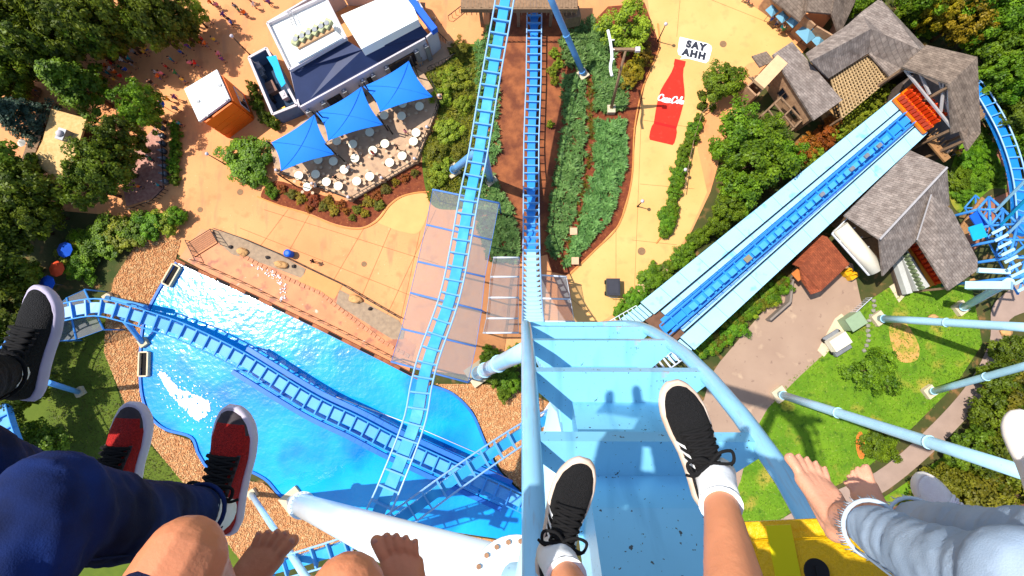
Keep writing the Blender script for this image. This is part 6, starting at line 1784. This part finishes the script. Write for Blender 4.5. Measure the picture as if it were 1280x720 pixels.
def shoe(root, toe, heel, up, style, side, lowcut=False):
    """side: +1 right foot, -1 left foot"""
    toe = Vector(toe); heel = Vector(heel)
    xa = (toe-heel); L = xa.length; xa.normalize()
    za = Vector(up)-xa*Vector(up).dot(xa); za.normalize(); ya = za.cross(xa)
    K = L/.29
    def W3(x, y, z): return heel+(xa*x+ya*y+za*z)*K
    def shift(s): return side*(.012*max(0, (s-.45)/.55)**1.5)     # toes bend to the medial side
    def surf(s, a, off=0.0):
        w = prof_at(SW, s)+off; h = prof_at(SH, s)+off; z0 = .026
        c, sn = math.cos(a), math.sin(a)
        y = w*math.copysign(abs(c)**.8, c)+shift(s); z = z0+(h-z0)*abs(sn)**.72+.012*max(0, (s-.8)/.2)**2
        return W3(s*.29, y, z)
    up_m, trim, sole_m, lace_m, tongue_m = style['up'], style['trim'], style['sole'], style['lace'], style['tongue']
    NS, NA = 40, 22
    mb = MB(); vs = []; fs = []; mi = []
    for i in range(NS+1):
        s = (1-math.cos(math.pi*i/NS))/2
        for j in range(NA+1): vs.append(surf(s, math.pi*j/NA))
    for i in range(NS):
        s = (1-math.cos(math.pi*(i+.5)/NS))/2
        for j in range(NA):
            a = i*(NA+1)+j
            m_ = 0
            ang = math.pi*(j+.5)/NA
            if style.get('cap') and (s > .885 or (s > .80 and (ang < .5 or ang > 2.64))): m_ = 1
            if style.get('heeltrim') and s < .2: m_ = 1
            mb.f.append([a, a+NA+1, a+NA+2, a+1]); mb.mi.append(m_); mb.sm.append(True)
    mb.v = vs
    u = mb.build('shoe', [up_m, trim], root)
    # sole
    mb = MB(); ring = []
    lv = [(.0, -.004, 0), (.004, .004, 0), (.016, .0075, 0), (.030, .0055, 0), (.034, .002, 0)]
    outl = []
    for k in range(64):
        a = 2*math.pi*k/64
        s = (1-math.cos(a))/2 if a <= math.pi else (1-math.cos(2*math.pi-a))/2
        outl.append((s, 1 if a <= math.pi else -1))
    for z, o, _ in lv:
        for s, sg in outl:
            w = prof_at(SW, s)+o
            xx = s*.29+(o if s > .5 else -o)*(abs(2*s-1)**3)
            ring.append(W3(xx, sg*w+shift(s), z+(.012*max(0, (s-.8)/.2)**2)))
    n = 64
    for r in range(len(lv)-1):
        for k in range(n):
            a = r*n+k; b = r*n+(k+1) % n; mb.f.append([a, b, b+n, a+n]); mb.mi.append(0); mb.sm.append(True)
    mb.f.append(list(range(n))[::-1]); mb.mi.append(0); mb.sm.append(False)
    mb.f.append([(len(lv)-1)*n+k for k in range(n)]); mb.mi.append(0); mb.sm.append(False)
    mb.v = ring; mb.build('sole', sole_m, u)
    # tongue
    mb = MB(); vs = []; T = 10; A_ = 8
    for i in range(T+1):
        s = .26+.38*i/T
        for j in range(A_+1):
            a = math.pi*(.36+.28*j/A_); p = surf(s, a, .003+.003*math.sin(math.pi*j/A_))
            if i < 3: p = p+za*K*.012*(3-i)/3-xa*K*.004*(3-i)
            vs.append(p)
    mb.v = vs
    for i in range(T):
        for j in range(A_):
            a = i*(A_+1)+j; mb.f.append([a, a+A_+1, a+A_+2, a+1]); mb.mi.append(0); mb.sm.append(True)
    tg = mb.build('tongue', tongue_m, u)
    # collar
    mb = MB(); pts = []
    for k in range(25):
        a = 2*math.pi*k/24; s = .185+.155*math.cos(a); w = prof_at(SW, s)*.86
        pts.append(W3(s*.29, math.sin(a)*w, prof_at(SH, s)-.002+.01*(math.cos(a) < -.4)))
    mb.tube(pts, .0075*K, 8, False); mb.build('collar', trim if style.get('heeltrim') else tongue_m, u)
    # laces
    mb = MB()
    rows = [.365, .42, .475, .53, .585, .63]
    for i, s in enumerate(rows):
        mb.tube([surf(s, math.pi*t, .0068) for t in (.27, .36, .45, .55, .64, .73)], .0042*K, 6)
        if i < len(rows)-1:
            mb.tube([surf(s+(rows[i+1]-s)*t, math.pi*(.30+.40*t), .0085) for t in (0, .25, .5, .75, 1)], .0038*K, 6)
            mb.tube([surf(s+(rows[i+1]-s)*t, math.pi*(.70-.40*t), .0095) for t in (0, .25, .5, .75, 1)], .0038*K, 6)
    kn = surf(.40, math.pi/2, .012)
    for sg in (-1, 1):
        mb.tube(crom([kn, kn+(ya*.022*sg+xa*.018+za*.012)*K, kn+(ya*.05*sg+xa*.012+za*.006)*K, kn+(ya*.046*sg-xa*.012+za*.004)*K, kn+(ya*.018*sg-xa*.006+za*.006)*K, kn], False, sub=5), .0038*K, 6)
        mb.tube(crom([kn, kn+(ya*.02*sg-xa*.012+za*.004)*K, kn+(ya*.04*sg-xa*.022-za*.008)*K, kn+(ya*.055*sg-xa*.018-za*.02)*K], False, sub=4), .0034*K, 6)
    mb.ball(kn, .0075*K, 8, 6)
    mb.build('laces', lace_m, u)
    # eyestays
    for sg in (0, 1):
        mb = MB(); vs = []
        for i in range(9):
            s = .34+.31*i/8
            for j in range(4):
                t = .235+.07*j/3; a = math.pi*(t if sg == 0 else 1-t); vs.append(surf(s, a, .0025))
        mb.v = vs
        for i in range(8):
            for j in range(3):
                a = i*4+j; f = [a, a+4, a+5, a+1]; mb.f.append(f if sg == 0 else f[::-1]); mb.mi.append(0); mb.sm.append(True)
        mb.build('eyestay', trim, u)
    if style.get('stripes'):
        for sg in (0, 1):
            for k in range(3):
                mb = MB(); vs = []
                for j in range(7):
                    t = .02+.24*j/6; a = math.pi*(t if sg == 0 else 1-t)
                    s = .40+.075*k-.05*j/6
                    vs += [surf(s, a, .0022), surf(s+.03, a, .0022)]
                mb.v = vs
                for j in range(6):
                    f = [2*j, 2*j+1, 2*j+3, 2*j+2]; mb.f.append(f); mb.mi.append(0); mb.sm.append(True)
                mb.build('side_stripe', m_stripe, u)
        mb = MB()
        for k in range(5):
            a0 = math.pi*(.43+.03*k); mb.beam(surf(.30, a0, .014), surf(.322, a0, .014), .003, .002, up=za)
        mb.beam(surf(.325, math.pi*.41, .014), surf(.325, math.pi*.59, .014), .003, .002, up=za)
        mb.build('tongue_mark', m_stripe, tg)
    if style.get('tag'):
        mb = MB(); c = surf(.335, math.pi/2, .018); rot = Matrix((xa, ya, za)).transposed()
        mb.box(c, (.028*K, .044*K, .006), rot); tgp = mb.build('tongue_tag', m_otag, tg)
        for k in range(4):
            mb = MB(); mb.box(c+ya*(-.012+.008*k)*K+za*.0034, (.010*K, .003*K, .001), rot) if k % 2 == 0 else mb.box(c+ya*(-.012+.008*k)*K+za*.0034, (.007*K, .004*K, .001), rot)
            mb.build('tag_mark', m_udark, tg)
    ankle = W3(.070, 0, .095)
    return ankle, xa, ya, za
ST_BLACK = dict(up=m_ublack, trim=m_ublack, sole=m_solec, lace=m_lace, tongue=m_udark, stripes=True)
ST_BLACK2 = dict(up=m_ublack, trim=m_udark, sole=M('lilac_sole', (206, 196, 222), var=.05, vs=25, rough=.6), lace=m_lace, tongue=m_udark)
ST_RED = dict(up=m_ured, trim=m_ugrey, sole=M('lilac_white_sole', (232, 220, 236), var=.05, vs=25, rough=.6), lace=m_lace, tongue=m_udark, cap=True, tag=True)
ST_CONV = dict(up=m_uwhite, trim=m_uwhite, sole=m_solew, lace=m_lacew, tongue=m_uwhite)

# ================================================================== RIDERS
m_skin = M('skin_tan', (244, 160, 116), var=.07, vs=14, rough=.5, bump=.08, bs=160, spec=.4)
m_skin2 = M('skin_brown', (236, 150, 106), var=.08, vs=14, rough=.5, bump=.08, bs=160, spec=.4)
m_skin3 = M('skin_fair', (240, 172, 140), var=.07, vs=14, rough=.5, bump=.08, bs=160, spec=.4)
for ms_ in (m_skin, m_skin2, m_skin3):
    b_ = ms_.node_tree.nodes['Principled BSDF']; b_.inputs['Subsurface Weight'].default_value = .12; b_.inputs['Subsurface Radius'].default_value = (.012, .005, .003)
m_nail = M('toenail', (226, 160, 132), var=.04, rough=.3)
def denim(name, c1, c2):
    m = M(name, c1, rgb2=c2, vs=9, rough=.92, bump=.15, bs=420, detail=8, sharp=(.35, .68))
    return m
m_denim = denim('dark_denim', (9, 24, 64), (20, 54, 128))
m_light = denim('light_denim', (160, 182, 208), (182, 200, 220))
m_blackp = M('black_trousers', (18, 18, 22), var=.2, vs=30, rough=.9, bump=.3, bs=300)
m_navys = M('navy_shorts', (16, 34, 80), var=.12, vs=20, rough=.9, bump=.3, bs=300)
m_sock = M('white_sock', (252, 252, 252), var=.02, vs=40, rough=.95, bump=.12, bs=160, k=1.15)
m_hair = M('dark_hair', (44, 30, 22), var=.2, vs=30, rough=.6)
def bare_foot(mb, toe, heel, up, side):
    toe = Vector(toe); heel = Vector(heel); xa = (toe-heel); L = xa.length; xa.normalize()
    za = Vector(up)-xa*Vector(up).dot(xa); za.normalize(); ya = za.cross(xa); K = L/.25
    W3 = lambda x, y, z: heel+(xa*x+ya*(y*side)+za*z)*K        # +y = medial for side
    c = lambda a, ra, b, rb: mb.capsule(W3(*a), ra*K, W3(*b), rb*K, 12, 5)
    c((.034, 0, .034), .033, (.05, 0, .06), .032); c((.05, 0, .062), .034, (.055, .0, .10), .033)
    heads = [(.176, .031, .023), (.180, .011, .020), (.174, -.008, .018), (.164, -.024, .0165), (.150, -.038, .015)]
    rh = [.0215, .0165, .0155, .0150, .0150]
    for hd, r in zip(heads, rh):
        c((.07, hd[1]*.45, .060), .029, (.12, hd[1]*.75, .040), .022); c((.12, hd[1]*.75, .040), .022, hd, r)
    c((.045, -.012, .02), .022, heads[4], .0125); c((.05, .012, .028), .022, heads[0], .016)
    tl = [(.238, .040, .018), (.240, .012, .014), (.230, -.0095, .013), (.216, -.030, .012), (.198, -.049, .011)]
    tr = [.0165, .0098, .0093, .0089, .0087]
    nails = []
    for i in range(5):
        mid = tuple((heads[i][k]*.45+tl[i][k]*.55) for k in range(3)); mid = (mid[0], mid[1], mid[2]+.006)
        c(heads[i], tr[i]*.9, mid, tr[i]*.88); c(mid, tr[i]*.88, tl[i], tr[i])
        nails.append((W3(tl[i][0]+tr[i]*.30, tl[i][1], tl[i][2]+tr[i]*.80), tr[i]*K))
    ankle = W3(.055, 0, .10)
    mb.capsule(W3(.055, .028, .078), .011*K, W3(.055, .022, .09), .012*K, 8, 3); mb.capsule(W3(.05, -.030, .068), .011*K, W3(.05, -.022, .085), .012*K, 8, 3)
    return ankle, (xa, ya, za), nails
def rider(label, xc, feet, knees, skin, leg, legmat, shirt, hipX=None, voxel=.011, sock=False, short_t=.55, calf=1.0, ups=None):
    """feet: two dicts (right, left): toe/heel world points + style (shoe dict or None for bare)"""
    root = thing('person', label, 'person', (xc, -.66, H-.44))
    body = MB(); o = Vector(root.location)
    hips = [Vector((xc+.09, -.66, H-.42)), Vector((xc-.09, -.66, H-.42))]
    ank = []; nails = []
    for i, (ft, side) in enumerate(zip(feet, (1, -1))):
        up = ft.get('up', Vector((0, 0, 1)))
        if ft.get('style') is None:
            a, ax3, nl = bare_foot(body, ft['toe'], ft['heel'], up, side)
            nails += [(p, r, ax3) for p, r in nl]
        else:
            a, xa, ya, za = shoe(root, ft['toe'], ft['heel'], up, ft['style'], side)
            body.capsule(a-za*.05+xa*.02, .026, a-za*.055+xa*.10, .022)      # foot inside the shoe
        ank.append(a)
    c = body.capsule
    for i in range(2):
        k = knees[i]; a = ank[i]; h = hips[i]; s = (k-a).normalized()
        fwd = Vector((0, 1, 0)); fwd = (fwd-s*fwd.dot(s)).normalized()
        c(a, .032, a+s*.10, .036); c(a+s*.10, .036, a.lerp(k, .62)-fwd*.016, .052*calf); c(a.lerp(k, .62)-fwd*.016, .052*calf, k-s*.03, .050)
        c(a+s*.05+fwd*.008, .027, k-s*.06+fwd*.014, .036)
        c(k, .056, h.lerp(k, .45), .072); c(h.lerp(k, .45), .072, h, .088)
        body.ball(k+fwd*.012, (.050, .050, .052), 14, 10)
    pel = (hips[0]+hips[1])/2; ch = Vector((xc, -.60, H-.14)); ub = Vector((xc, -.58, H+.04)); nk = Vector((xc, -.55, H+.18)); hd = Vector((xc, -.50, H+.30))
    c(hips[0], .10, hips[1], .10); c(pel, .125, ch, .125)
    for sg in (-1, 1):
        c(ch+Vector((sg*.05, 0, 0)), .11, ub+Vector((sg*.08, 0, 0)), .10); sh = ub+Vector((sg*.18, 0, .04)); c(ub, .08, sh, .06)
        el_ = Vector((xc+sg*.25, -.70, H-.18)); hn = Vector((xc+sg*.13, -.52, H-.24))
        c(sh, .050, el_, .040); c(el_, .040, hn, .028)
        fd = (hn-el_).normalized(); sdv = fd.cross(Vector((0, 0, 1))).normalized()
        c(hn, .030, hn+fd*.06, .030)
        for q_ in range(4):
            b0_ = hn+fd*.075+sdv*(-.027+.018*q_); c(b0_, .009, b0_+fd*.035-Vector((0, .01, .0)), .0085); c(b0_+fd*.035-Vector((0, .01, 0)), .0085, b0_+fd*.045-Vector((0, .035, 0)), .008)
        c(hn+sdv*.028*-sg, .011, hn+fd*.05+sdv*.045*-sg, .010)
    c(ub, .07, nk, .052); c(nk, .05, hd, .07); body.ball(hd+Vector((0, 0, .03)), (.075, .09, .11), 16, 12)
    body.ball(hd+Vector((0, .095, .0)), (.014, .02, .022), 8, 6)
    for sg in (-1, 1): body.ball(hd+Vector((sg*.076, -.01, .02)), (.012, .02, .03), 8, 6)
    me = remesh(body, voxel, 2); shift_mesh(me, o); me.materials.append(skin)
    link('body', me, root)
    # eyes, mouth, hair
    for sg in (-1, 1):
        q = MB(); q.ball(hd+Vector((sg*.03, .078, .035)), .012, 8, 6); q.build('eye', m_wall, root)
    q = MB(); q.ball(hd+Vector((0, .085, -.035)), (.024, .008, .008), 8, 5); q.build('mouth', M('lips', (170, 80, 70), var=.05), root)
    q = MB(); q.ball(hd+Vector((0, -.02, .06)), (.088, .10, .105), 14, 10); q.build('hair', m_hair, root)
    # shirt
    q = MB(); cs = q.capsule
    cs(pel+Vector((0, .05, .06)), .14, ch, .14); 
    for sg in (-1, 1):
        cs(ch+Vector((sg*.05, 0, 0)), .122, ub+Vector((sg*.08, 0, 0)), .112); sh = ub+Vector((sg*.18, 0, .04)); cs(ub, .09, sh, .074)
        el_ = Vector((xc+sg*.25, -.70, H-.18)); cs(sh, .066, sh.lerp(el_, .55), .062)
    me = remesh(q, .016, 3); shift_mesh(me, o); wrinkle(me, .005, 14); me.materials.append(shirt); link('shirt', me, root)
    # legwear
    q = MB(); cs = q.capsule
    cs(hips[0], .115, hips[1], .115); cs(pel, .135, pel.lerp(ch, .35), .13)
    for i in range(2):
        k = knees[i]; a = ank[i]; h = hips[i]; s = (k-a).normalized()
        fwd = Vector((0, 1, 0)); fwd = (fwd-s*fwd.dot(s)).normalized()
        if leg == 'shorts':
            cs(h, .105, h.lerp(k, short_t), .088)
        else:
            cs(h, .108, h.lerp(k, .5), .092); cs(h.lerp(k, .5), .092, k, .073); q.ball(k+fwd*.012, .068, 14, 10)
            e = a+s*(.055 if leg == 'long' else .125)
            kk = .88 if leg == 'frayed' else 1.0; cs(k, .073*kk, a.lerp(k, .6)-fwd*.012, .066*kk); cs(a.lerp(k, .6)-fwd*.012, .066*kk, e, .049)
    me = remesh(q, .0095 if leg != 'shorts' else .014, 3); shift_mesh(me, o); wrinkle(me, .0034 if leg == 'frayed' else .0046, 17, int(xc*10)); wrinkle(me, .0016, 55, 3); me.materials.append(legmat)
    lw = link('trousers' if leg != 'shorts' else 'shorts', me, root)
    if leg != 'shorts':
        for i in range(2):
            k = knees[i]; a = ank[i]; s = (k-a).normalized(); e = a+s*(.055 if leg == 'long' else .125)
            t1 = s.cross(Vector((0, 1, 0))).normalized(); t2 = s.cross(t1)
            q = MB(); rr_ = random.Random(i)
            q.tube([e+(t1*math.cos(b)+t2*math.sin(b))*.0535-s*.012 for b in [2*math.pi*j/24 for j in range(25)]], .0045, 6, False)
            if leg == 'frayed':
                for j in range(70):
                    b = 2*math.pi*j/70; p = e+(t1*math.cos(b)+t2*math.sin(b))*.054-s*.012
                    q.tube([p, p-s*rr_.uniform(.012, .028)+(t1*math.cos(b)+t2*math.sin(b))*rr_.uniform(-.002, .008)+t1*rr_.uniform(-.004, .004)], .0011, 4)
            sm_ = MB(); dirv = (t1*.75+t2*.65).normalized() if xc > 0 else (t1*-.6+t2*.8).normalized()
            def skin_pt(t):
                base = e.lerp(k, t); 
                return base+dirv*((.0515+.024*min(1, t/.6))+.0015)
            sm_.tube([skin_pt(t_/14) for t_ in range(15)], .0022, 5); sm_.build('seam', legmat, lw)
            q.build('hem', legmat if leg != 'frayed' else M('frayed_thread', (206, 222, 236), var=.05, rough=.95), lw)
    if sock:
        for i in range(2):
            k = knees[i]; a = ank[i]; s = (k-a).normalized()
            q = MB(); q.tube([a-s*.035, a, a+s*.03, a+s*(.075 if sock is True else sock)], [.044, .041, .0395, .0415], 20); q.tube([a+s*(.070 if sock is True else sock-.005)+p for p in [Vector((0, 0, 0)), s*.006]], [.043, .043], 20)
            q.build('sock', m_sock, root)
    for p, r, ax3 in nails:
        xa, ya, za = ax3; rot = Matrix((xa, ya, za)).transposed()
        q = MB(); q.ball(p, (r*.5, r*.55, r*.16), 10, 6, rot=rot); q.build('toenail', m_nail, root)
    return root
def foot(tu, tv, hu, hv, D, style=None, dt=0.0, up=(0, 0, 1)):
    return dict(toe=PD(tu, tv, D+dt), heel=PD(hu, hv, D), style=style, up=Vector(up))
m_tee = [M('shirt_'+n, c, var=.06, vs=20, rough=.9) for n, c in [('white', (236, 236, 236)), ('grey', (120, 124, 130)), ('green', (70, 120, 90)), ('blue', (60, 90, 150)), ('black', (34, 34, 38)), ('coral', (220, 110, 90))]]
K3 = lambda x, y, d: Vector((x, y, H-d))
# the one whose feet hang over the crest track
rider('person in black running shoes and white ankle socks above the crest track', .26,
      [foot(842, 476, 888, 626, 1.24, ST_BLACK), foot(722, 570, 686, 716, 1.24, ST_BLACK)], [K3(.315, -.47, .74), K3(.135, -.50, .74)], m_skin, 'shorts', M('grey_shorts', (96, 98, 104), var=.08, rough=.9), m_tee[0], sock=True, voxel=.009)
# barefoot rider on the left, navy shorts
rider('barefoot person in navy shorts beside the dark jeans', -.42,
      [foot(489, 660, 534, 778, 1.10, None, 0), foot(358, 657, 292, 758, 1.10, None, 0)], [PD(432, 752, .72), PD(228, 706, .70)], m_skin2, 'shorts', m_navys, m_tee[1], voxel=.0038, short_t=.80)
# dark jeans and red shoes
rider('person in dark blue jeans and red and black running shoes', -.84,
      [foot(307, 508, 284, 660, 1.20, ST_RED), foot(172, 503, 158, 640, 1.27, ST_RED)], [PD(58, 640, .70), PD(-58, 592, .74)], m_skin, 'long', m_denim, m_tee[3], sock=.05)
# black trousers
rider('person in black trousers and black shoe with lilac sole', -1.42,
      [foot(70, 362, 40, 496, 1.22, ST_BLACK2, 0), foot(-60, 390, -90, 510, 1.25, ST_BLACK2)], [PD(-170, 500, .74), PD(-280, 500, .74)], m_skin, 'long', m_blackp, m_tee[4], sock=.05)
# light jeans, barefoot
rider('barefoot person in light frayed jeans beside the yellow cover', .80,
      [foot(999, 568, 1046, 682, 1.22, None, .10), foot(1064, 584, 1102, 676, 1.36, None, .08)], [PD(1284, 740, .70), PD(1400, 690, .72)], m_skin3, 'frayed', m_light, m_tee[5], voxel=.0038)
# white canvas shoes
rider('person in white canvas shoes beside the light frayed jeans', 1.38,
      [foot(1264, 512, 1300, 630, 1.28, ST_CONV), foot(1136, 596, 1216, 668, 1.36, ST_CONV)], [PD(1520, 640, .74), PD(1420, 650, .74)], m_skin2, 'shorts', m_navys, m_tee[2])

# ================================================================== VISITORS ON THE PLAZA
def visitor_mesh(pose):
    b = MB(); c = b.capsule
    st = .16*pose
    for sg in (-1, 1):
        hip = Vector((sg*.09, 0, .9)); kn = Vector((sg*.1, sg*st*.6+.04, .5)); an = Vector((sg*.1, sg*st, .08))
        c(hip, .10, kn, .068); c(kn, .068, an, .045); c(an-Vector((0, .02, .03)), .05, an+Vector((0, .15, -.04)), .042)
        sh = Vector((sg*.2, 0, 1.42)); el_ = Vector((sg*.27, -sg*st*.5, 1.13)); hn = Vector((sg*.25, -sg*st+.1, .9))
        c(sh, .06, el_, .05); c(el_, .05, hn, .042); c((0, 0, 1.40), .1, sh, .075)
    c((0, 0, .95), .15, (0, 0, 1.3), .17); c((0, 0, 1.45), .06, (0, .01, 1.58), .06); b.ball((0, .01, 1.64), (.1, .115, .135), 12, 8)
    me = remesh(b, .045, 2)
    idx = []
    for p in me.polygons:
        z = p.center.z; x = abs(p.center.x)
        if z > 1.66 or (z > 1.56 and p.center.y < -.02): k = 3
        elif z > 1.46: k = 0
        elif x > .235 and z < 1.2: k = 0
        elif z > .92: k = 1
        elif z > .48: k = 2
        elif z > .12: k = 0
        else: k = 4
        idx.append(k)
    return me, idx
VM = [visitor_mesh(p) for p in (.2, .9, 1.3)]
m_vs = M('visitor_skin', (216, 150, 116), var=.05, rough=.6)
CL = dict(red=(214, 40, 30), white=(244, 244, 240), blue=(40, 90, 190), black=(34, 34, 38), green=(60, 140, 80), yellow=(240, 200, 60), grey=(150, 150, 150), pink=(236, 140, 160), teal=(40, 160, 170), orange=(240, 120, 40), purple=(120, 70, 150))
SHC = dict(navy=(30, 40, 80), khaki=(190, 160, 120), black=(30, 30, 34), denim=(70, 100, 150), grey=(120, 120, 124))
combo = [(a, b) for b in SHC for a in CL]
random.Random(4).shuffle(combo)
VMESH = {}
def visitor(u, v, place, ang, k):
    a, b = combo[k % len(combo)]
    vi = k % 3
    key = (a, b, vi)
    if key not in VMESH:
        me = VM[vi][0].copy()
        for m in (m_vs, M('vshirt_'+a, CL[a], var=.05, rough=.9), M('vshort_'+b, SHC[b], var=.05, rough=.9), m_hair, m_black): me.materials.append(m)
        me.polygons.foreach_set('material_index', VM[vi][1]); VMESH[key] = me
    o = link('person', VMESH[key]); p = P(u, v, 0)
    o.location = (p.x, p.y, .45 if 'terrace' in place or 'sail' in place else 0); o.rotation_euler.z = ang; s = random.Random(k).uniform(.98, 1.12); o.scale = (s, s, s)
    verb = ['standing', 'walking', 'striding'][vi]
    tag(o, 'person in %s top and %s shorts %s %s' % (a, b, verb, place), 'person', 'visitors on the plaza')
VPX = [((x, y), 'on the top plaza') for x, y in [(268, 8), (276, 12), (248, 34), (252, 40), (310, 22), (266, 30), (322, 12), (340, 8)]]+[((x, y), 'in the open plaza shade') for x, y in [(232, 70), (240, 62), (244, 84), (214, 88), (226, 96), (196, 108), (234, 104)]]+[((x, y), 'by the orange kiosk') for x, y in [(216, 128), (226, 140), (230, 158), (250, 84)]]+[((x, y), 'in the crowd by the conifer') for x, y in [(152, 96), (156, 88), (160, 80), (164, 92), (150, 104), (168, 78), (158, 100), (172, 86)]]+[((x, y), 'on the sunny terrace') for x, y in [(400, 236), (440, 214), (470, 196), (500, 190), (424, 226), (510, 170)]]
VP = [((300, 15), 'on the top plaza'), ((303, 18), 'on the top plaza'), ((285, 25), 'on the top plaza'), ((291, 30), 'on the top plaza'), ((294, 34), 'on the top plaza'), ((316, 4), 'on the top plaza'), ((332, 2), 'on the top plaza'),
      ((258, 54), 'left of the white building'), ((262, 60), 'left of the white building'), ((273, 55), 'left of the white building'), ((256, 58), 'left of the white building'), ((279, 73), 'left of the white building'), ((283, 79), 'left of the white building'),
      ((220, 79), 'in the open plaza shade'), ((204, 100), 'in the open plaza shade'), ((209, 97), 'in the open plaza shade'), ((202, 96), 'in the open plaza shade'), ((225, 126), 'beside the orange kiosk'),
      ((209, 50), 'at the edge of wood'), ((217, 47), 'at the edge of wood'), ((223, 45), 'at the edge of wood'), ((238, 42), 'at the edge of wood'), ((232, 36), 'at the edge of wood'), ((210, 54), 'at the edge of wood'), ((188, 66), 'at the edge of wood'), ((186, 70), 'at the edge of wood'), ((174, 70), 'at the edge of wood'),
      ((150, 78), 'in the crowd by the conifer'), ((146, 84), 'in the crowd by the conifer'), ((140, 88), 'in the crowd by the conifer'), ((136, 93), 'in the crowd by the conifer'), ((130, 96), 'in the crowd by the conifer'), ((128, 104), 'in the crowd by the conifer'), ((134, 100), 'in the crowd by the conifer'), ((142, 96), 'in the crowd by the conifer'), ((138, 106), 'in the crowd by the conifer'), ((122, 100), 'in the crowd by the conifer'), ((132, 112), 'in the crowd by the conifer'), ((146, 92), 'in the crowd by the conifer'), ((108, 76), 'in the crowd by the conifer'), ((114, 80), 'in the crowd by the conifer'), ((126, 90), 'in the crowd by the conifer'),
      ((196, 156), 'beside the pink pad'), ((202, 152), 'beside the pink pad'), ((207, 156), 'beside the pink pad'), ((191, 199), 'on the pink pad'), ((195, 202), 'on the pink pad'), ((168, 214), 'on the pink pad'), ((180, 236), 'on the pink pad'), ((204, 234), 'on the pink pad'),
      ((395, 328), 'at the promenade railing'), ((960, 30), 'in front of the shop'), ((968, 34), 'in front of the shop'), ((972, 40), 'in front of the shop'), ((974, 43), 'in front of the shop'), ((956, 14), 'in front of the shop'), ((932, 5), 'in front of the shop'), ((928, 2), 'in front of the shop'),
      ((366, 208), 'under the first blue sail'), ((90, 250), 'on the shady wood path'), ((84, 274), 'on the shady wood path'), ((50, 116), 'by the tan pavilion'), ((48, 120), 'by the tan pavilion'), ((1190, 192), 'at the station exit'), ((1188, 195), 'at the station exit')]
for k, ((u, v), pl) in enumerate(VP+VPX):
    visitor(u, v, pl, (k*2.1) % 6.28, k)
